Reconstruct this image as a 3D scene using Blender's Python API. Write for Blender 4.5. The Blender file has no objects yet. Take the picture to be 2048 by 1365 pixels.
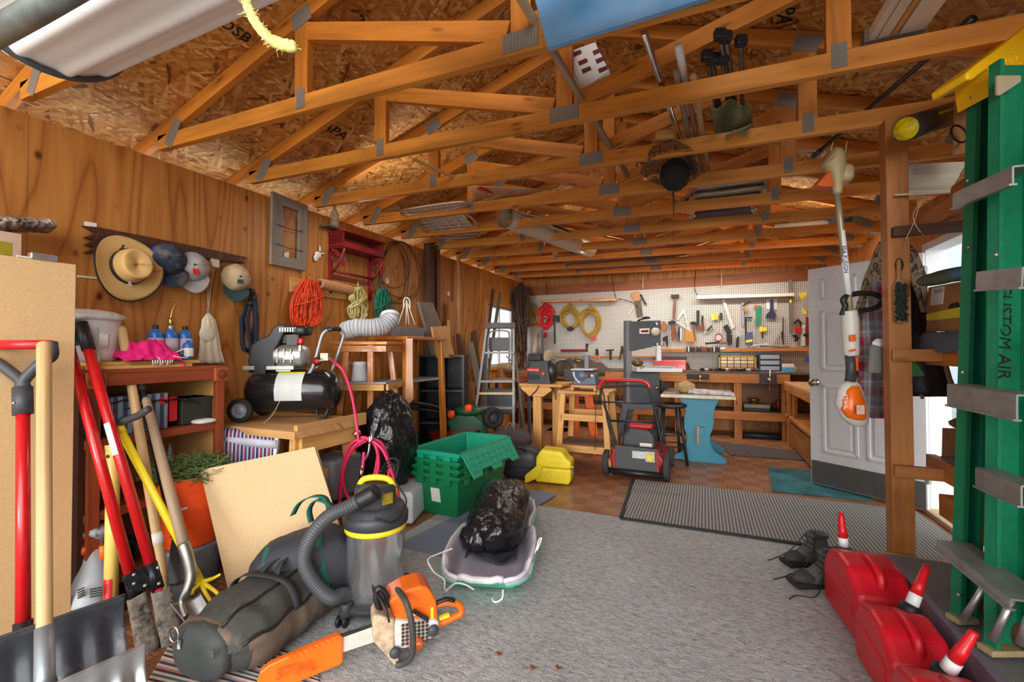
import bpy,math,random
from mathutils import Vector,Matrix,noise,Euler
V=Vector
C=bpy.context.scene.collection
rnd=random.Random(7)
PI=math.pi
FP,TH,ROLL,PITCH,HC=883.0,0.4095,0.003,0.0188,1.28
_c,_s=math.cos(TH),math.sin(TH)
_cp,_sp=math.cos(PITCH),math.sin(PITCH)
_cr,_sr=math.cos(ROLL),math.sin(ROLL)
def ray(px,py):
 x=(px-1024)/FP
 y=(682.5-py)/FP
 x,y=x*_cr+y*_sr,-x*_sr+y*_cr
 zc=_cp-_sp*y
 yc=_sp+_cp*y
 return (x*_c-zc*_s,x*_s+zc*_c,yc)
def P(px,py,X=None,Y=None,Z=None,d=None):
 """point seen at a pixel of the photograph, on the plane X= / Y= / Z= or at distance d along the view"""
 r=ray(px,py)
 if X is not None:
  t=X/r[0]
 elif Y is not None:
  t=Y/r[1]
 elif Z is not None:
  t=(Z-HC)/r[2]
 else :
  t=d/(-r[0]*_s+r[1]*_c)
 return V((r[0]*t,r[1]*t,r[2]*t+HC))
def depth(p):
 return -p[0]*_s+p[1]*_c
FWD=V((-_s,_c,0))
RGT=V((_c,_s,0))
UP=V((0,0,1))
def frame(o,x,z=UP):
 """4x4 with origin o, local x along x, local z near z"""
 x=V(x).normalized()
 z=V(z)
 y=z.cross(x)
 if y.length<1e-5:
  y=V((0,1,0)).cross(x) if abs(x.y)<.9 else V((1,0,0)).cross(x)
 y.normalize()
 z=x.cross(y)
 m=Matrix((x,y,z)).transposed().to_4x4()
 m.translation=V(o)
 return m
def rotz(o,a):
 return Matrix.Translation(V(o))@Matrix.Rotation(a,4,'Z')
INV={}
class MB:
 def __init__(s):
  s.v,s.f,s.uv,s.sm=[],[],[],[]
 def add(s,vs,fs,sm=False,uvs=None):
  b=len(s.v)
  s.v+=[V(p) for p in vs]
  for i,f in enumerate(fs):
   s.f.append([b+k for k in f])
   s.uv.append(uvs[i] if uvs else None)
   s.sm.append(sm)
  return s
 def box(s,c,d,R=None):
  """box of size d centred on c; R a Matrix 3x3/4x4 or an angle about z"""
  if isinstance(R,(int,float)):
   R=Matrix.Rotation(R,3,'Z')
  c=V(c)
  h=[q/2 for q in d]
  pts=[]
  for x in (-1,1):
   for y in (-1,1):
    for z in (-1,1):
     p=V((x*h[0],y*h[1],z*h[2]))
     pts.append(p)
  ax=max(range(3),key=lambda i:d[i])
  o=[i for i in range(3) if i!=ax]
  off=(rnd.random()*9,rnd.random()*9)
  fs=[(0,1,3,2),(4,6,7,5),(0,4,5,1),(2,3,7,6),(0,2,6,4),(1,5,7,3)]
  uvs=[[(pts[k][ax]+off[0],pts[k][o[0]]+pts[k][o[1]]*1.0+off[1]) for k in f] for f in fs]
  if R is not None:
   R=R.to_3x3()
   pts=[R@p for p in pts]
  return s.add([p+c for p in pts],fs,False,uvs)
 def bb(s,x0,x1,y0,y1,z0,z1):
  return s.box(((x0+x1)/2,(y0+y1)/2,(z0+z1)/2),(abs(x1-x0),abs(y1-y0),abs(z1-z0)))
 def beam(s,p0,p1,w,h,up=UP):
  """bar from p0 to p1, h thick towards up, w thick sideways"""
  p0,p1=V(p0),V(p1)
  L=(p1-p0).length
  m=frame((p0+p1)/2,p1-p0,up)
  return s.box(m.translation,(L,w,h),m)
 def tube(s,pts,r,n=8,closed=False,cap=True):
  pts=[V(p) for p in pts]
  m=len(pts)
  rs=r if isinstance(r,(list,tuple)) else [r]*m
  vs,fs=[],[]
  nrm=None
  for i in range(m):
   a=pts[(i-1)%m] if (closed or i>0) else pts[0]
   b=pts[(i+1)%m] if (closed or i<m-1) else pts[-1]
   t=(b-a)
   t=t.normalized() if t.length>1e-9 else V((0,0,1))
   if nrm is None:
    nrm=t.orthogonal().normalized()
   else :
    nrm=nrm-t*nrm.dot(t)
    nrm=nrm.normalized() if nrm.length>1e-6 else t.orthogonal().normalized()
   bn=t.cross(nrm)
   for k in range(n):
    a_=2*PI*k/n
    vs.append(pts[i]+(nrm*math.cos(a_)+bn*math.sin(a_))*rs[i])
  for i in range(m if closed else m-1):
   j=(i+1)%m
   for k in range(n):
    l=(k+1)%n
    fs.append((i*n+k,i*n+l,j*n+l,j*n+k))
  if cap and not closed:
   fs.append(tuple(range(n-1,-1,-1)))
   fs.append(tuple((m-1)*n+k for k in range(n)))
  acc=[0.0]
  for i in range(1,m):
   acc.append(acc[-1]+(pts[i]-pts[i-1]).length)
  o=rnd.random()*9
  uvs=[[((acc[min(q//n,m-1)])+o,(q%n)*.02+o) for q in f] for f in fs]
  return s.add(vs,fs,True,uvs)
 def cyl(s,p0,p1,r0,r1=None,n=16):
  return s.tube([p0,p1],[r0,r0 if r1 is None else r1],n)
 def lathe(s,prof,o=(0,0,0),ax=UP,n=24,a0=0,a1=2*PI,cap=True):
  """prof: list of (radius, height along ax)"""
  ax=V(ax).normalized()
  u=ax.orthogonal().normalized()
  w=ax.cross(u)
  o=V(o)
  vs,fs=[],[]
  full=abs(a1-a0-2*PI)<1e-6
  nn=n if full else n+1
  for r,z in prof:
   for k in range(nn):
    a=a0+(a1-a0)*k/n
    vs.append(o+ax*z+(u*math.cos(a)+w*math.sin(a))*max(r,1e-4))
  for i in range(len(prof)-1):
   for k in range(n):
    l=(k+1)%nn
    fs.append((i*nn+k,i*nn+l,(i+1)*nn+l,(i+1)*nn+k))
  if full and cap:
   if prof[0][0]>1e-3:
    fs.append(tuple(range(nn-1,-1,-1)))
   if prof[-1][0]>1e-3:
    fs.append(tuple((len(prof)-1)*nn+k for k in range(nn)))
  return s.add(vs,fs,True)
 def prism(s,pts,m,d,sm=False):
  """outline pts (x, z) in the plane of matrix m (its x and z axes), d thick along its y (centred)"""
  n=len(pts)
  vs=[m@V((x,-d/2,z)) for x,z in pts]+[m@V((x,d/2,z)) for x,z in pts]
  uv=[(x,z) for x,z in pts]*2
  if (max(p[1] for p in pts)-min(p[1] for p in pts))>(max(p[0] for p in pts)-min(p[0] for p in pts)):
   uv=[(b,a) for a,b in uv]
  fs=[tuple(range(n)),tuple(range(2*n-1,n-1,-1))]
  for i in range(n):
   j=(i+1)%n
   fs.append((j,i,i+n,j+n))
  return s.add(vs,fs,sm,[[uv[k] for k in f] for f in fs])
 def ell(s,c,r,R=None,n=16,e=1.0,fn=None,flat=None):
  """(super)ellipsoid; e < 1 is boxier; fn(p_unit) -> scale; flat = lowest local z fraction"""
  c=V(c)
  nu,nv=n*2,n
  vs,fs=[],[]
  def pw(x):
   return math.copysign(abs(x)**e,x)
  for j in range(nv+1):
   b=-PI/2+PI*j/nv
   for i in range(nu):
    a=2*PI*i/nu
    p=V((pw(math.cos(b))*pw(math.cos(a)),pw(math.cos(b))*pw(math.sin(a)),pw(math.sin(b))))
    k=fn(p) if fn else 1.0
    q=V((p.x*r[0],p.y*r[1],p.z*r[2]))*k
    if flat is not None and q.z<flat*r[2]:
     q.z=flat*r[2]
    if R is not None:
     q=R.to_3x3()@q
    vs.append(c+q)
  for j in range(nv):
   for i in range(nu):
    l=(i+1)%nu
    fs.append((j*nu+i,j*nu+l,(j+1)*nu+l,(j+1)*nu+i))
  return s.add(vs,fs,True)
 def grid(s,fn,nu,nv,t=0.0,sm=True):
  """surface fn(u, v) over 0..1; t thick"""
  vs=[V(fn(i/nu,j/nv)) for j in range(nv+1) for i in range(nu+1)]
  w=nu+1
  fs=[(j*w+i,j*w+i+1,(j+1)*w+i+1,(j+1)*w+i) for j in range(nv) for i in range(nu)]
  uvs=[[((k%w)/nu,(k//w)/nv) for k in f] for f in fs]
  if t:
   nr=[V((0,0,0)) for _ in vs]
   for f in fs:
    q=(vs[f[2]]-vs[f[0]]).cross(vs[f[3]]-vs[f[1]])
    for k in f:
     nr[k]+=q
   N=len(vs)
   vs=vs+[v-n.normalized()*t if n.length>1e-12 else v for v,n in zip(vs,nr)]
   f2=[tuple(k+N for k in reversed(f)) for f in fs]
   edge=[i for i in range(nu+1)]+[j*w+nu for j in range(1,nv+1)]+[nv*w+i for i in range(nu-1,-1,-1)]+[j*w for j in range(nv-1,0,-1)]
   f3=[]
   for k in range(len(edge)):
    a,b=edge[k],edge[(k+1)%len(edge)]
    f3.append((b,a,a+N,b+N))
   uvs=uvs+[list(reversed(u)) for u in uvs]+[[(0,0)]*4]*len(f3)
   fs=fs+f2+f3
  return s.add(vs,fs,sm,uvs)
 def ribbon(s,pts,w,t=.003,side=None):
  """flat strap along pts; side = direction of its width"""
  pts=[V(p) for p in pts]
  sd=V(side).normalized() if side is not None else None
  def fn(u,v):
   x=u*(len(pts)-1)
   i=min(int(x),len(pts)-2)
   p=pts[i].lerp(pts[i+1],x-i)
   a=pts[min(i+1,len(pts)-1)]-pts[i]
   d=sd if sd is not None else a.cross(UP).normalized()
   return p+d*(v-.5)*w
  return s.grid(fn,(len(pts)-1)*2,1,t)
 def xf(s,m):
  s.v=[m@p for p in s.v]
  return s
 def build(s,name,m,parent=None,bev=0,seg=2,sub=0,label=None):
  me=bpy.data.meshes.new(name)
  if parent is None:
   xs=[p.x for p in s.v]
   ys=[p.y for p in s.v]
   zs=[p.z for p in s.v]
   o=V(((min(xs)+max(xs))/2,(min(ys)+max(ys))/2,min(zs)))
   M=Matrix.Translation(-o)
  else :
   M=INV[parent.name]
  me.from_pydata([M@p for p in s.v],[],s.f)
  ul=me.uv_layers.new(name='UV')
  li=0
  for f,u in zip(s.f,s.uv):
   for k in range(len(f)):
    if u:
     ul.data[li].uv=u[k]
    li+=1
  for p,q in zip(me.polygons,s.sm):
   p.use_smooth=q
  ms=m if isinstance(m,(list,tuple)) else [m]
  for q in ms:
   me.materials.append(q)
  me.update()
  ob=bpy.data.objects.new(name,me)
  C.objects.link(ob)
  if parent is None:
   ob.location=o
   INV[ob.name]=M
  else :
   ob.parent=parent
   INV[ob.name]=INV[parent.name]
  if bev:
   b=ob.modifiers.new('bevel','BEVEL')
   b.width=bev
   b.segments=seg
   b.limit_method='ANGLE'
   b.angle_limit=.6
   b.harden_normals=False
  if sub:
   b=ob.modifiers.new('subdivision','SUBSURF')
   b.levels=b.render_levels=sub
  if label:
   ob['label']=label
  return ob
def tag(o,label,cat,group=None,kind=None):
 o['label']=label
 o['category']=cat
 if group:
  o['group']=group
 if kind:
  o['kind']=kind
 return o
def thing(name,label,cat,loc,group=None,kind=None):
 o=bpy.data.objects.new(name,None)
 o.empty_display_size=.05
 C.objects.link(o)
 o.location=V(loc)
 INV[o.name]=Matrix.Translation(-V(loc))
 return tag(o,label,cat,group,kind)
def struct(mb,name,m,parent=None,**k):
 o=mb.build(name,m,parent,**k)
 if parent is None:
  o['kind']='structure'
 return o
def one(mb,name,m,label,cat,group=None,**k):
 return tag(mb.build(name,m,None,**k),label,cat,group)
def dup(root,delta,label,group=None):
 """copy of a thing with its parts and their sub-parts, moved by delta"""
 def cp(o,par):
  c=o.copy()
  C.objects.link(c)
  if par is not None:
   c.parent=par
  for ch in o.children:
   cp(ch,c)
  return c
 r=cp(root,None)
 r.location=root.location+V(delta)
 r['label']=label
 if group:
  r['group']=group
 return r
def text(body,m,parent,name,mtx,size,mat_depth=.001,align='CENTER'):
 """lettering as a child; mtx: local x along the writing, local z up the letters, facing -y"""
 cu=bpy.data.curves.new(name,'FONT')
 cu.body=body
 cu.size=size
 cu.extrude=mat_depth
 cu.align_x=align
 cu.align_y='CENTER'
 cu.resolution_u=2
 cu.materials.append(m)
 tmp=bpy.data.objects.new(name+'_outline',cu)
 C.objects.link(tmp)
 bpy.context.view_layer.update()
 me=bpy.data.meshes.new_from_object(tmp)
 bpy.data.objects.remove(tmp)
 me.materials.clear()
 me.materials.append(m)
 me.transform(INV[parent.name]@mtx@Matrix.Rotation(PI/2,4,'X'))
 o=bpy.data.objects.new(name,me)
 C.objects.link(o)
 o.parent=parent
 return o
def cr(pts,n=6,closed=False):
 """Catmull-Rom through pts"""
 pts=[V(p) for p in pts]
 out=[]
 m=len(pts)
 for i in range(m if closed else m-1):
  g=(lambda k:pts[k%m]) if closed else (lambda k:pts[max(0,min(m-1,k))])
  a,b,c,d=g(i-1),g(i),g(i+1),g(i+2)
  for j in range(n):
   t=j/n
   out.append(.5*((2*b)+(c-a)*t+(2*a-5*b+4*c-d)*t*t+(3*b-a-3*c+d)*t**3))
 if not closed:
  out.append(pts[-1])
 return out
def crumple(seed,amp,freq,ridge=True):
 o=V((seed*3.17,seed*1.93,seed*2.41))
 def fn(p):
  a=noise.noise(p*freq+o)
  if ridge:
   a=1-2*abs(a)
  b=noise.noise(p*freq*2.3+o)
  b=1-2*abs(b)
  return 1+amp*(a*.6+b*.4)
 return fn
MATS={}
def nodes(name):
 m=bpy.data.materials.new(name)
 m.use_nodes=True
 nt=m.node_tree
 b=nt.nodes['Principled BSDF']
 def N(t,**k):
  n=nt.nodes.new(t)
  for a,q in k.items():
   if hasattr(n,a) and a not in n.inputs:
    setattr(n,a,q)
   else :
    n.inputs[a].default_value=q
  return n
 def L(a,bb):
  nt.links.new(a,bb)
 return m,b,N,L
def rgb(r,g,b):
 """sRGB 0..255 -> linear"""
 def f(x):
  x/=255
  return x/12.92 if x<=.04045 else ((x+.055)/1.055)**2.4
 return (f(r),f(g),f(b),1)
def sc(c,k):
 return (min(1,c[0]*k),min(1,c[1]*k),min(1,c[2]*k),1)
def ramp(N,L,src,stops):
 r=N('ShaderNodeValToRGB')
 e=r.color_ramp.elements
 while len(e)<len(stops):
  e.new(.5)
 for q,(p,c) in zip(e,stops):
  q.position=p
  q.color=c
 L(src,r.inputs['Fac'])
 return r
def coords(N,L,out,scale=(1,1,1),rot=(0,0,0)):
 t=N('ShaderNodeTexCoord')
 mp=N('ShaderNodeMapping')
 mp.inputs['Scale'].default_value=scale
 mp.inputs['Rotation'].default_value=rot
 L(t.outputs[out],mp.inputs['Vector'])
 return mp.outputs['Vector']
def bump(N,L,b,src,strength,dist=.01):
 n=N('ShaderNodeBump',Strength=strength,Distance=dist)
 L(src,n.inputs['Height'])
 L(n.outputs['Normal'],b.inputs['Normal'])
def mat(name,c,rough=.5,metal=0,var=.12,scale=18,bmp=0,bsc=None,coat=0,alpha=1,trans=0,dirt=None):
 """plain surface with a little unevenness; dirt = (colour, amount) speckles of grime"""
 if name in MATS:
  return MATS[name]
 m,b,N,L=nodes(name)
 v=coords(N,L,'Object',(scale,)*3)
 n=N('ShaderNodeTexNoise',Scale=1.0,Detail=5.0,Roughness=.6)
 L(v,n.inputs['Vector'])
 r=ramp(N,L,n.outputs['Fac'],[(.3,sc(c,1-var)),(.7,sc(c,1+var))])
 out=r.outputs['Color']
 if dirt:
  n3=N('ShaderNodeTexNoise',Scale=.35,Detail=8.0,Roughness=.7)
  L(v,n3.inputs['Vector'])
  r3=ramp(N,L,n3.outputs['Fac'],[(.62-dirt[1]*.4,(0,0,0,1)),(.75-dirt[1]*.2,(1,1,1,1))])
  mx=N('ShaderNodeMixRGB')
  L(r3.outputs['Color'],mx.inputs['Fac'])
  L(out,mx.inputs['Color1'])
  mx.inputs['Color2'].default_value=dirt[0]
  out=mx.outputs['Color']
 L(out,b.inputs['Base Color'])
 b.inputs['Roughness'].default_value=rough
 b.inputs['Metallic'].default_value=metal
 if coat:
  b.inputs['Coat Weight'].default_value=coat
  b.inputs['Coat Roughness'].default_value=.08
 if alpha<1:
  b.inputs['Alpha'].default_value=alpha
 if trans:
  b.inputs['Transmission Weight'].default_value=trans
 if bmp:
  n2=N('ShaderNodeTexNoise',Scale=1.0,Detail=4.0)
  q=bsc or scale*4
  L(coords(N,L,'Object',(q,)*3),n2.inputs['Vector'])
  bump(N,L,b,n2.outputs['Fac'],bmp,.01)
 MATS[name]=m
 return m
def wood(name,c,dark=.55,rough=.55,gs=26,knots=True,coat=0):
 """boards with the grain along UV u"""
 if name in MATS:
  return MATS[name]
 m,b,N,L=nodes(name)
 v=coords(N,L,'UV',(1.6,gs,1))
 n=N('ShaderNodeTexNoise',Scale=1.0,Detail=6.0,Roughness=.65,Distortion=.6)
 L(v,n.inputs['Vector'])
 r=ramp(N,L,n.outputs['Fac'],[(.28,sc(c,dark)),(.5,c),(.75,sc(c,1.25))])
 out=r.outputs['Color']
 n2=N('ShaderNodeTexNoise',Scale=2.2,Detail=2.0)
 L(coords(N,L,'UV',(.8,3,1)),n2.inputs['Vector'])
 r2=ramp(N,L,n2.outputs['Fac'],[(.3,(.72,.66,.6,1)),(.65,(1.0,1.0,1.0,1))])
 mx=N('ShaderNodeMixRGB',blend_type='MULTIPLY')
 mx.inputs['Fac'].default_value=.8
 L(out,mx.inputs['Color1'])
 L(r2.outputs['Color'],mx.inputs['Color2'])
 out=mx.outputs['Color']
 if knots:
  vo=N('ShaderNodeTexVoronoi',Scale=1.0)
  L(coords(N,L,'UV',(3.1,11,1)),vo.inputs['Vector'])
  r3=ramp(N,L,vo.outputs['Distance'],[(.05,(.25,.16,.1,1)),(.16,(1,1,1,1))])
  mx2=N('ShaderNodeMixRGB',blend_type='MULTIPLY')
  mx2.inputs['Fac'].default_value=.75
  L(out,mx2.inputs['Color1'])
  L(r3.outputs['Color'],mx2.inputs['Color2'])
  out=mx2.outputs['Color']
 L(out,b.inputs['Base Color'])
 b.inputs['Roughness'].default_value=rough
 if coat:
  b.inputs['Coat Weight'].default_value=coat
 bump(N,L,b,n.outputs['Fac'],.15,.004)
 MATS[name]=m
 return m
def stripes(name,cols,n,axis='u',rough=.8,bmp=0):
 """repeating hard bands of colours along UV u or v, n repeats per unit"""
 if name in MATS:
  return MATS[name]
 m,b,N,L=nodes(name)
 t=N('ShaderNodeTexCoord')
 s=N('ShaderNodeSeparateXYZ')
 L(t.outputs['UV'],s.inputs['Vector'])
 ml=N('ShaderNodeMath',operation='MULTIPLY')
 ml.inputs[1].default_value=n
 L(s.outputs['X' if axis=='u' else 'Y'],ml.inputs[0])
 fr=N('ShaderNodeMath',operation='FRACT')
 L(ml.outputs[0],fr.inputs[0])
 k=len(cols)
 r=ramp(N,L,fr.outputs[0],[(i/k,c) for i,c in enumerate(cols)])
 r.color_ramp.interpolation='CONSTANT'
 L(r.outputs['Color'],b.inputs['Base Color'])
 b.inputs['Roughness'].default_value=rough
 MATS[name]=m
 return m
TRUSS=wood('truss pine',rgb(222,146,54),.66,.5,22)
TRUSS2=wood('web pine',rgb(214,134,46),.64,.5,20)
PINE=wood('pine',rgb(222,170,98),.72,.6,24)
OLDWOOD=wood('old board',rgb(120,92,66),.6,.8,24)
GREYWOOD=wood('grey weathered board',rgb(140,130,118),.6,.85,30)
DARKWOOD=wood('dark board',rgb(84,52,32),.5,.7,24)
REDWOOD=wood('cherry wood',rgb(150,70,38),.6,.4,24,False)
ORANGEWOOD=wood('varnished orange wood',rgb(206,128,50),.65,.3,22,False,.3)
TOOLWOOD=wood('tool handle wood',rgb(216,180,128),.75,.5,60,False)
GREYHANDLE=wood('weathered handle wood',rgb(170,146,118),.7,.7,60,False)
POSTWOOD=wood('post pine',rgb(190,122,56),.62,.5,24)
BENCHWOOD=wood('bench pine',rgb(196,126,62),.62,.6,24)
STEEL=mat('galvanized steel',rgb(172,172,166),.45,.7,.2,60)
ALU=mat('aluminium',rgb(196,198,200),.38,.85,.12,20,.05)
CHROME=mat('chrome',rgb(215,215,218),.12,1,.03)
DARKSTEEL=mat('dark steel',rgb(70,68,66),.45,.8,.2,30)
BLACK=mat('black plastic',rgb(30,31,33),.45,0,.15)
BLACKM=mat('black rubber',rgb(34,34,35),.75,0,.2,40,.1)
CHAR=mat('charcoal plastic',rgb(62,64,68),.5,0,.12,30,.05)
GREYP=mat('grey plastic',rgb(150,156,164),.45,0,.06)
WHITEP=mat('white plastic',rgb(228,230,232),.4,0,.03)
WHITEPAINT=mat('white paint',rgb(226,228,230),.45,0,.03)
CREAM=mat('cream paint',rgb(222,208,176),.6,0,.06)
RED=mat('red plastic',rgb(206,24,34),.35,0,.06)
REDPAINT=mat('red paint',rgb(196,22,28),.3,0,.08,coat=.4)
DARKRED=mat('dark red paint',rgb(122,18,24),.45,0,.12)
YELLOW=mat('yellow plastic',rgb(240,216,40),.42,0,.08)
ORANGE=mat('orange plastic',rgb(240,108,22),.35,0,.06)
GREEN=mat('green plastic',rgb(20,132,84),.4,0,.08)
BLUE=mat('blue label',rgb(36,86,170),.4,0,.1)
PAPER=mat('paper label',rgb(232,230,224),.7,0,.03)
CARD=mat('cardboard',rgb(176,126,78),.85,0,.06)
GLASS=mat('pane glass',rgb(250,252,252),.03,0,0,alpha=.12)
INK=mat('black ink',rgb(28,24,22),.7,0,.05)
MAROON=mat('maroon',rgb(110,30,40),.7,0,.1)
def plywood():
 m,b,N,L=nodes('plywood sheets')
 v=coords(N,L,'Object',(1,1,1))
 n0=N('ShaderNodeTexNoise',Scale=1.0,Detail=1.5,Roughness=.45)
 L(coords(N,L,'Object',(3.4,3.4,.42)),n0.inputs['Vector'])
 mu=N('ShaderNodeMath',operation='MULTIPLY')
 mu.inputs[1].default_value=24
 L(n0.outputs['Fac'],mu.inputs[0])
 w=N('ShaderNodeMath',operation='PINGPONG')
 w.inputs[1].default_value=1
 L(mu.outputs[0],w.inputs[0])
 r=ramp(N,L,w.outputs[0],[(.0,rgb(166,100,40)),(.22,rgb(194,128,58)),(.9,rgb(206,144,72))])
 n1=N('ShaderNodeTexNoise',Scale=1.0,Detail=6.0)
 L(coords(N,L,'Object',(40,40,2.5)),n1.inputs['Vector'])
 r1=ramp(N,L,n1.outputs['Fac'],[(.3,(.78,.74,.7,1)),(.65,(1.06,1.04,1.0,1))])
 mx=N('ShaderNodeMixRGB',blend_type='MULTIPLY')
 mx.inputs['Fac'].default_value=.8
 L(r.outputs['Color'],mx.inputs['Color1'])
 L(r1.outputs['Color'],mx.inputs['Color2'])
 sp=N('ShaderNodeSeparateXYZ')
 L(v,sp.inputs['Vector'])
 ad=N('ShaderNodeMath',operation='ADD')
 L(sp.outputs['X'],ad.inputs[0])
 L(sp.outputs['Y'],ad.inputs[1])
 dv=N('ShaderNodeMath',operation='DIVIDE')
 dv.inputs[1].default_value=1.22
 L(ad.outputs[0],dv.inputs[0])
 fl=N('ShaderNodeMath',operation='FLOOR')
 L(dv.outputs[0],fl.inputs[0])
 wn=N('ShaderNodeTexWhiteNoise',noise_dimensions='1D')
 L(fl.outputs[0],wn.inputs['W'])
 rs=ramp(N,L,wn.outputs['Value'],[(0,(.78,.72,.66,1)),(1,(1.08,1.06,1.04,1))])
 fr=N('ShaderNodeMath',operation='FRACT')
 L(dv.outputs[0],fr.inputs[0])
 r2=ramp(N,L,fr.outputs[0],[(0,(.3,.24,.2,1)),(.004,(1,1,1,1))])
 mx2=N('ShaderNodeMixRGB',blend_type='MULTIPLY')
 mx2.inputs['Fac'].default_value=1
 L(mx.outputs['Color'],mx2.inputs['Color1'])
 L(rs.outputs['Color'],mx2.inputs['Color2'])
 mx3=N('ShaderNodeMixRGB',blend_type='MULTIPLY')
 mx3.inputs['Fac'].default_value=1
 L(mx2.outputs['Color'],mx3.inputs['Color1'])
 L(r2.outputs['Color'],mx3.inputs['Color2'])
 vo=N('ShaderNodeTexVoronoi',Scale=1.0)
 L(coords(N,L,'Object',(5.2,5.2,3.4)),vo.inputs['Vector'])
 r3=ramp(N,L,vo.outputs['Distance'],[(.03,(.12,.06,.03,1)),(.06,(.45,.3,.2,1)),(.085,(.8,.7,.6,1)),(.12,(1,1,1,1))])
 mx4=N('ShaderNodeMixRGB',blend_type='MULTIPLY')
 mx4.inputs['Fac'].default_value=.95
 L(mx3.outputs['Color'],mx4.inputs['Color1'])
 L(r3.outputs['Color'],mx4.inputs['Color2'])
 L(mx4.outputs['Color'],b.inputs['Base Color'])
 b.inputs['Roughness'].default_value=.55
 bump(N,L,b,n1.outputs['Fac'],.08,.004)
 return m
def osb():
 m,b,N,L=nodes('strand board')
 layers=[]
 for k,rot in enumerate((.5,-.75,1.5)):
  dn=N('ShaderNodeTexNoise',Scale=3.0,Detail=2.0)
  v0=coords(N,L,'Object',(1,1,1),(0,0,rot))
  L(v0,dn.inputs['Vector'])
  ma=N('ShaderNodeMixRGB',blend_type='ADD')
  ma.inputs['Fac'].default_value=.06
  L(v0,ma.inputs['Color1'])
  L(dn.outputs['Color'],ma.inputs['Color2'])
  mp=N('ShaderNodeMapping')
  mp.inputs['Scale'].default_value=(8+2*k,46+8*k,1)
  mp.inputs['Location'].default_value=(k*3.7,k*1.3,0)
  L(ma.outputs['Color'],mp.inputs['Vector'])
  vo=N('ShaderNodeTexVoronoi',Scale=1.0,voronoi_dimensions='2D')
  L(mp.outputs['Vector'],vo.inputs['Vector'])
  sep=N('ShaderNodeSeparateColor')
  L(vo.outputs['Color'],sep.inputs['Color'])
  layers.append((sep,vo))
 def mth(op,a,bb):
  q=N('ShaderNodeMath',operation=op)
  L(a,q.inputs[0])
  L(bb,q.inputs[1])
  return q.outputs[0]
 g1=mth('GREATER_THAN',layers[0][0].outputs['Green'],layers[1][0].outputs['Green'])
 m1=N('ShaderNodeMix',data_type='FLOAT')
 L(g1,m1.inputs[0])
 L(layers[1][0].outputs['Red'],m1.inputs[2])
 L(layers[0][0].outputs['Red'],m1.inputs[3])
 h1=mth('MAXIMUM',layers[0][0].outputs['Green'],layers[1][0].outputs['Green'])
 g2=mth('GREATER_THAN',layers[2][0].outputs['Green'],h1)
 m2=N('ShaderNodeMix',data_type='FLOAT')
 L(g2,m2.inputs[0])
 L(m1.outputs[0],m2.inputs[2])
 L(layers[2][0].outputs['Red'],m2.inputs[3])
 r=ramp(N,L,m2.outputs[0],[(.0,rgb(116,68,26)),(.08,rgb(176,114,48)),(.45,rgb(204,144,70)),(.8,rgb(218,164,90)),(1,rgb(242,204,134))])
 nz=N('ShaderNodeTexNoise',Scale=30.0,Detail=5.0)
 L(coords(N,L,'Object'),nz.inputs['Vector'])
 r2=ramp(N,L,nz.outputs['Fac'],[(.34,(.72,.66,.6,1)),(.5,(1,1,1,1))])
 mx=N('ShaderNodeMixRGB',blend_type='MULTIPLY')
 mx.inputs['Fac'].default_value=.8
 L(r.outputs['Color'],mx.inputs['Color1'])
 L(r2.outputs['Color'],mx.inputs['Color2'])
 L(mx.outputs['Color'],b.inputs['Base Color'])
 b.inputs['Roughness'].default_value=.6
 bump(N,L,b,m2.outputs[0],.3,.004)
 return m
def parquet():
 m,b,N,L=nodes('parquet pattern vinyl')
 mpv=N('ShaderNodeMapping')
 mpv.inputs['Location'].default_value=(0,0,.07)
 L(coords(N,L,'Object'),mpv.inputs['Vector'])
 v=mpv.outputs['Vector']
 ck=N('ShaderNodeTexChecker',Scale=6.56)
 L(v,ck.inputs['Vector'])
 cols=[]
 for rot in (0,PI/2):
  w=N('ShaderNodeTexNoise',Scale=1.0,Detail=4.0)
  L(coords(N,L,'Object',(6,60,1),(0,0,rot)),w.inputs['Vector'])
  wv=N('ShaderNodeTexWave',wave_type='BANDS',bands_direction='Y',Scale=10.4)
  L(coords(N,L,'Object',(1,1,1),(0,0,rot)),wv.inputs['Vector'])
  r=ramp(N,L,w.outputs['Fac'],[(.2,rgb(128,82,54) if rot else rgb(142,94,64)),(.8,rgb(168,116,82) if rot else rgb(188,136,98))])
  r2=ramp(N,L,wv.outputs['Fac'],[(.0,(.45,.4,.36,1)),(.16,(1,1,1,1))])
  mx=N('ShaderNodeMixRGB',blend_type='MULTIPLY')
  mx.inputs['Fac'].default_value=1
  L(r.outputs['Color'],mx.inputs['Color1'])
  L(r2.outputs['Color'],mx.inputs['Color2'])
  cols.append(mx.outputs['Color'])
 mm=N('ShaderNodeMixRGB')
 L(ck.outputs['Fac'],mm.inputs['Fac'])
 L(cols[0],mm.inputs['Color1'])
 L(cols[1],mm.inputs['Color2'])
 L(mm.outputs['Color'],b.inputs['Base Color'])
 b.inputs['Roughness'].default_value=.38
 return m
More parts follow.
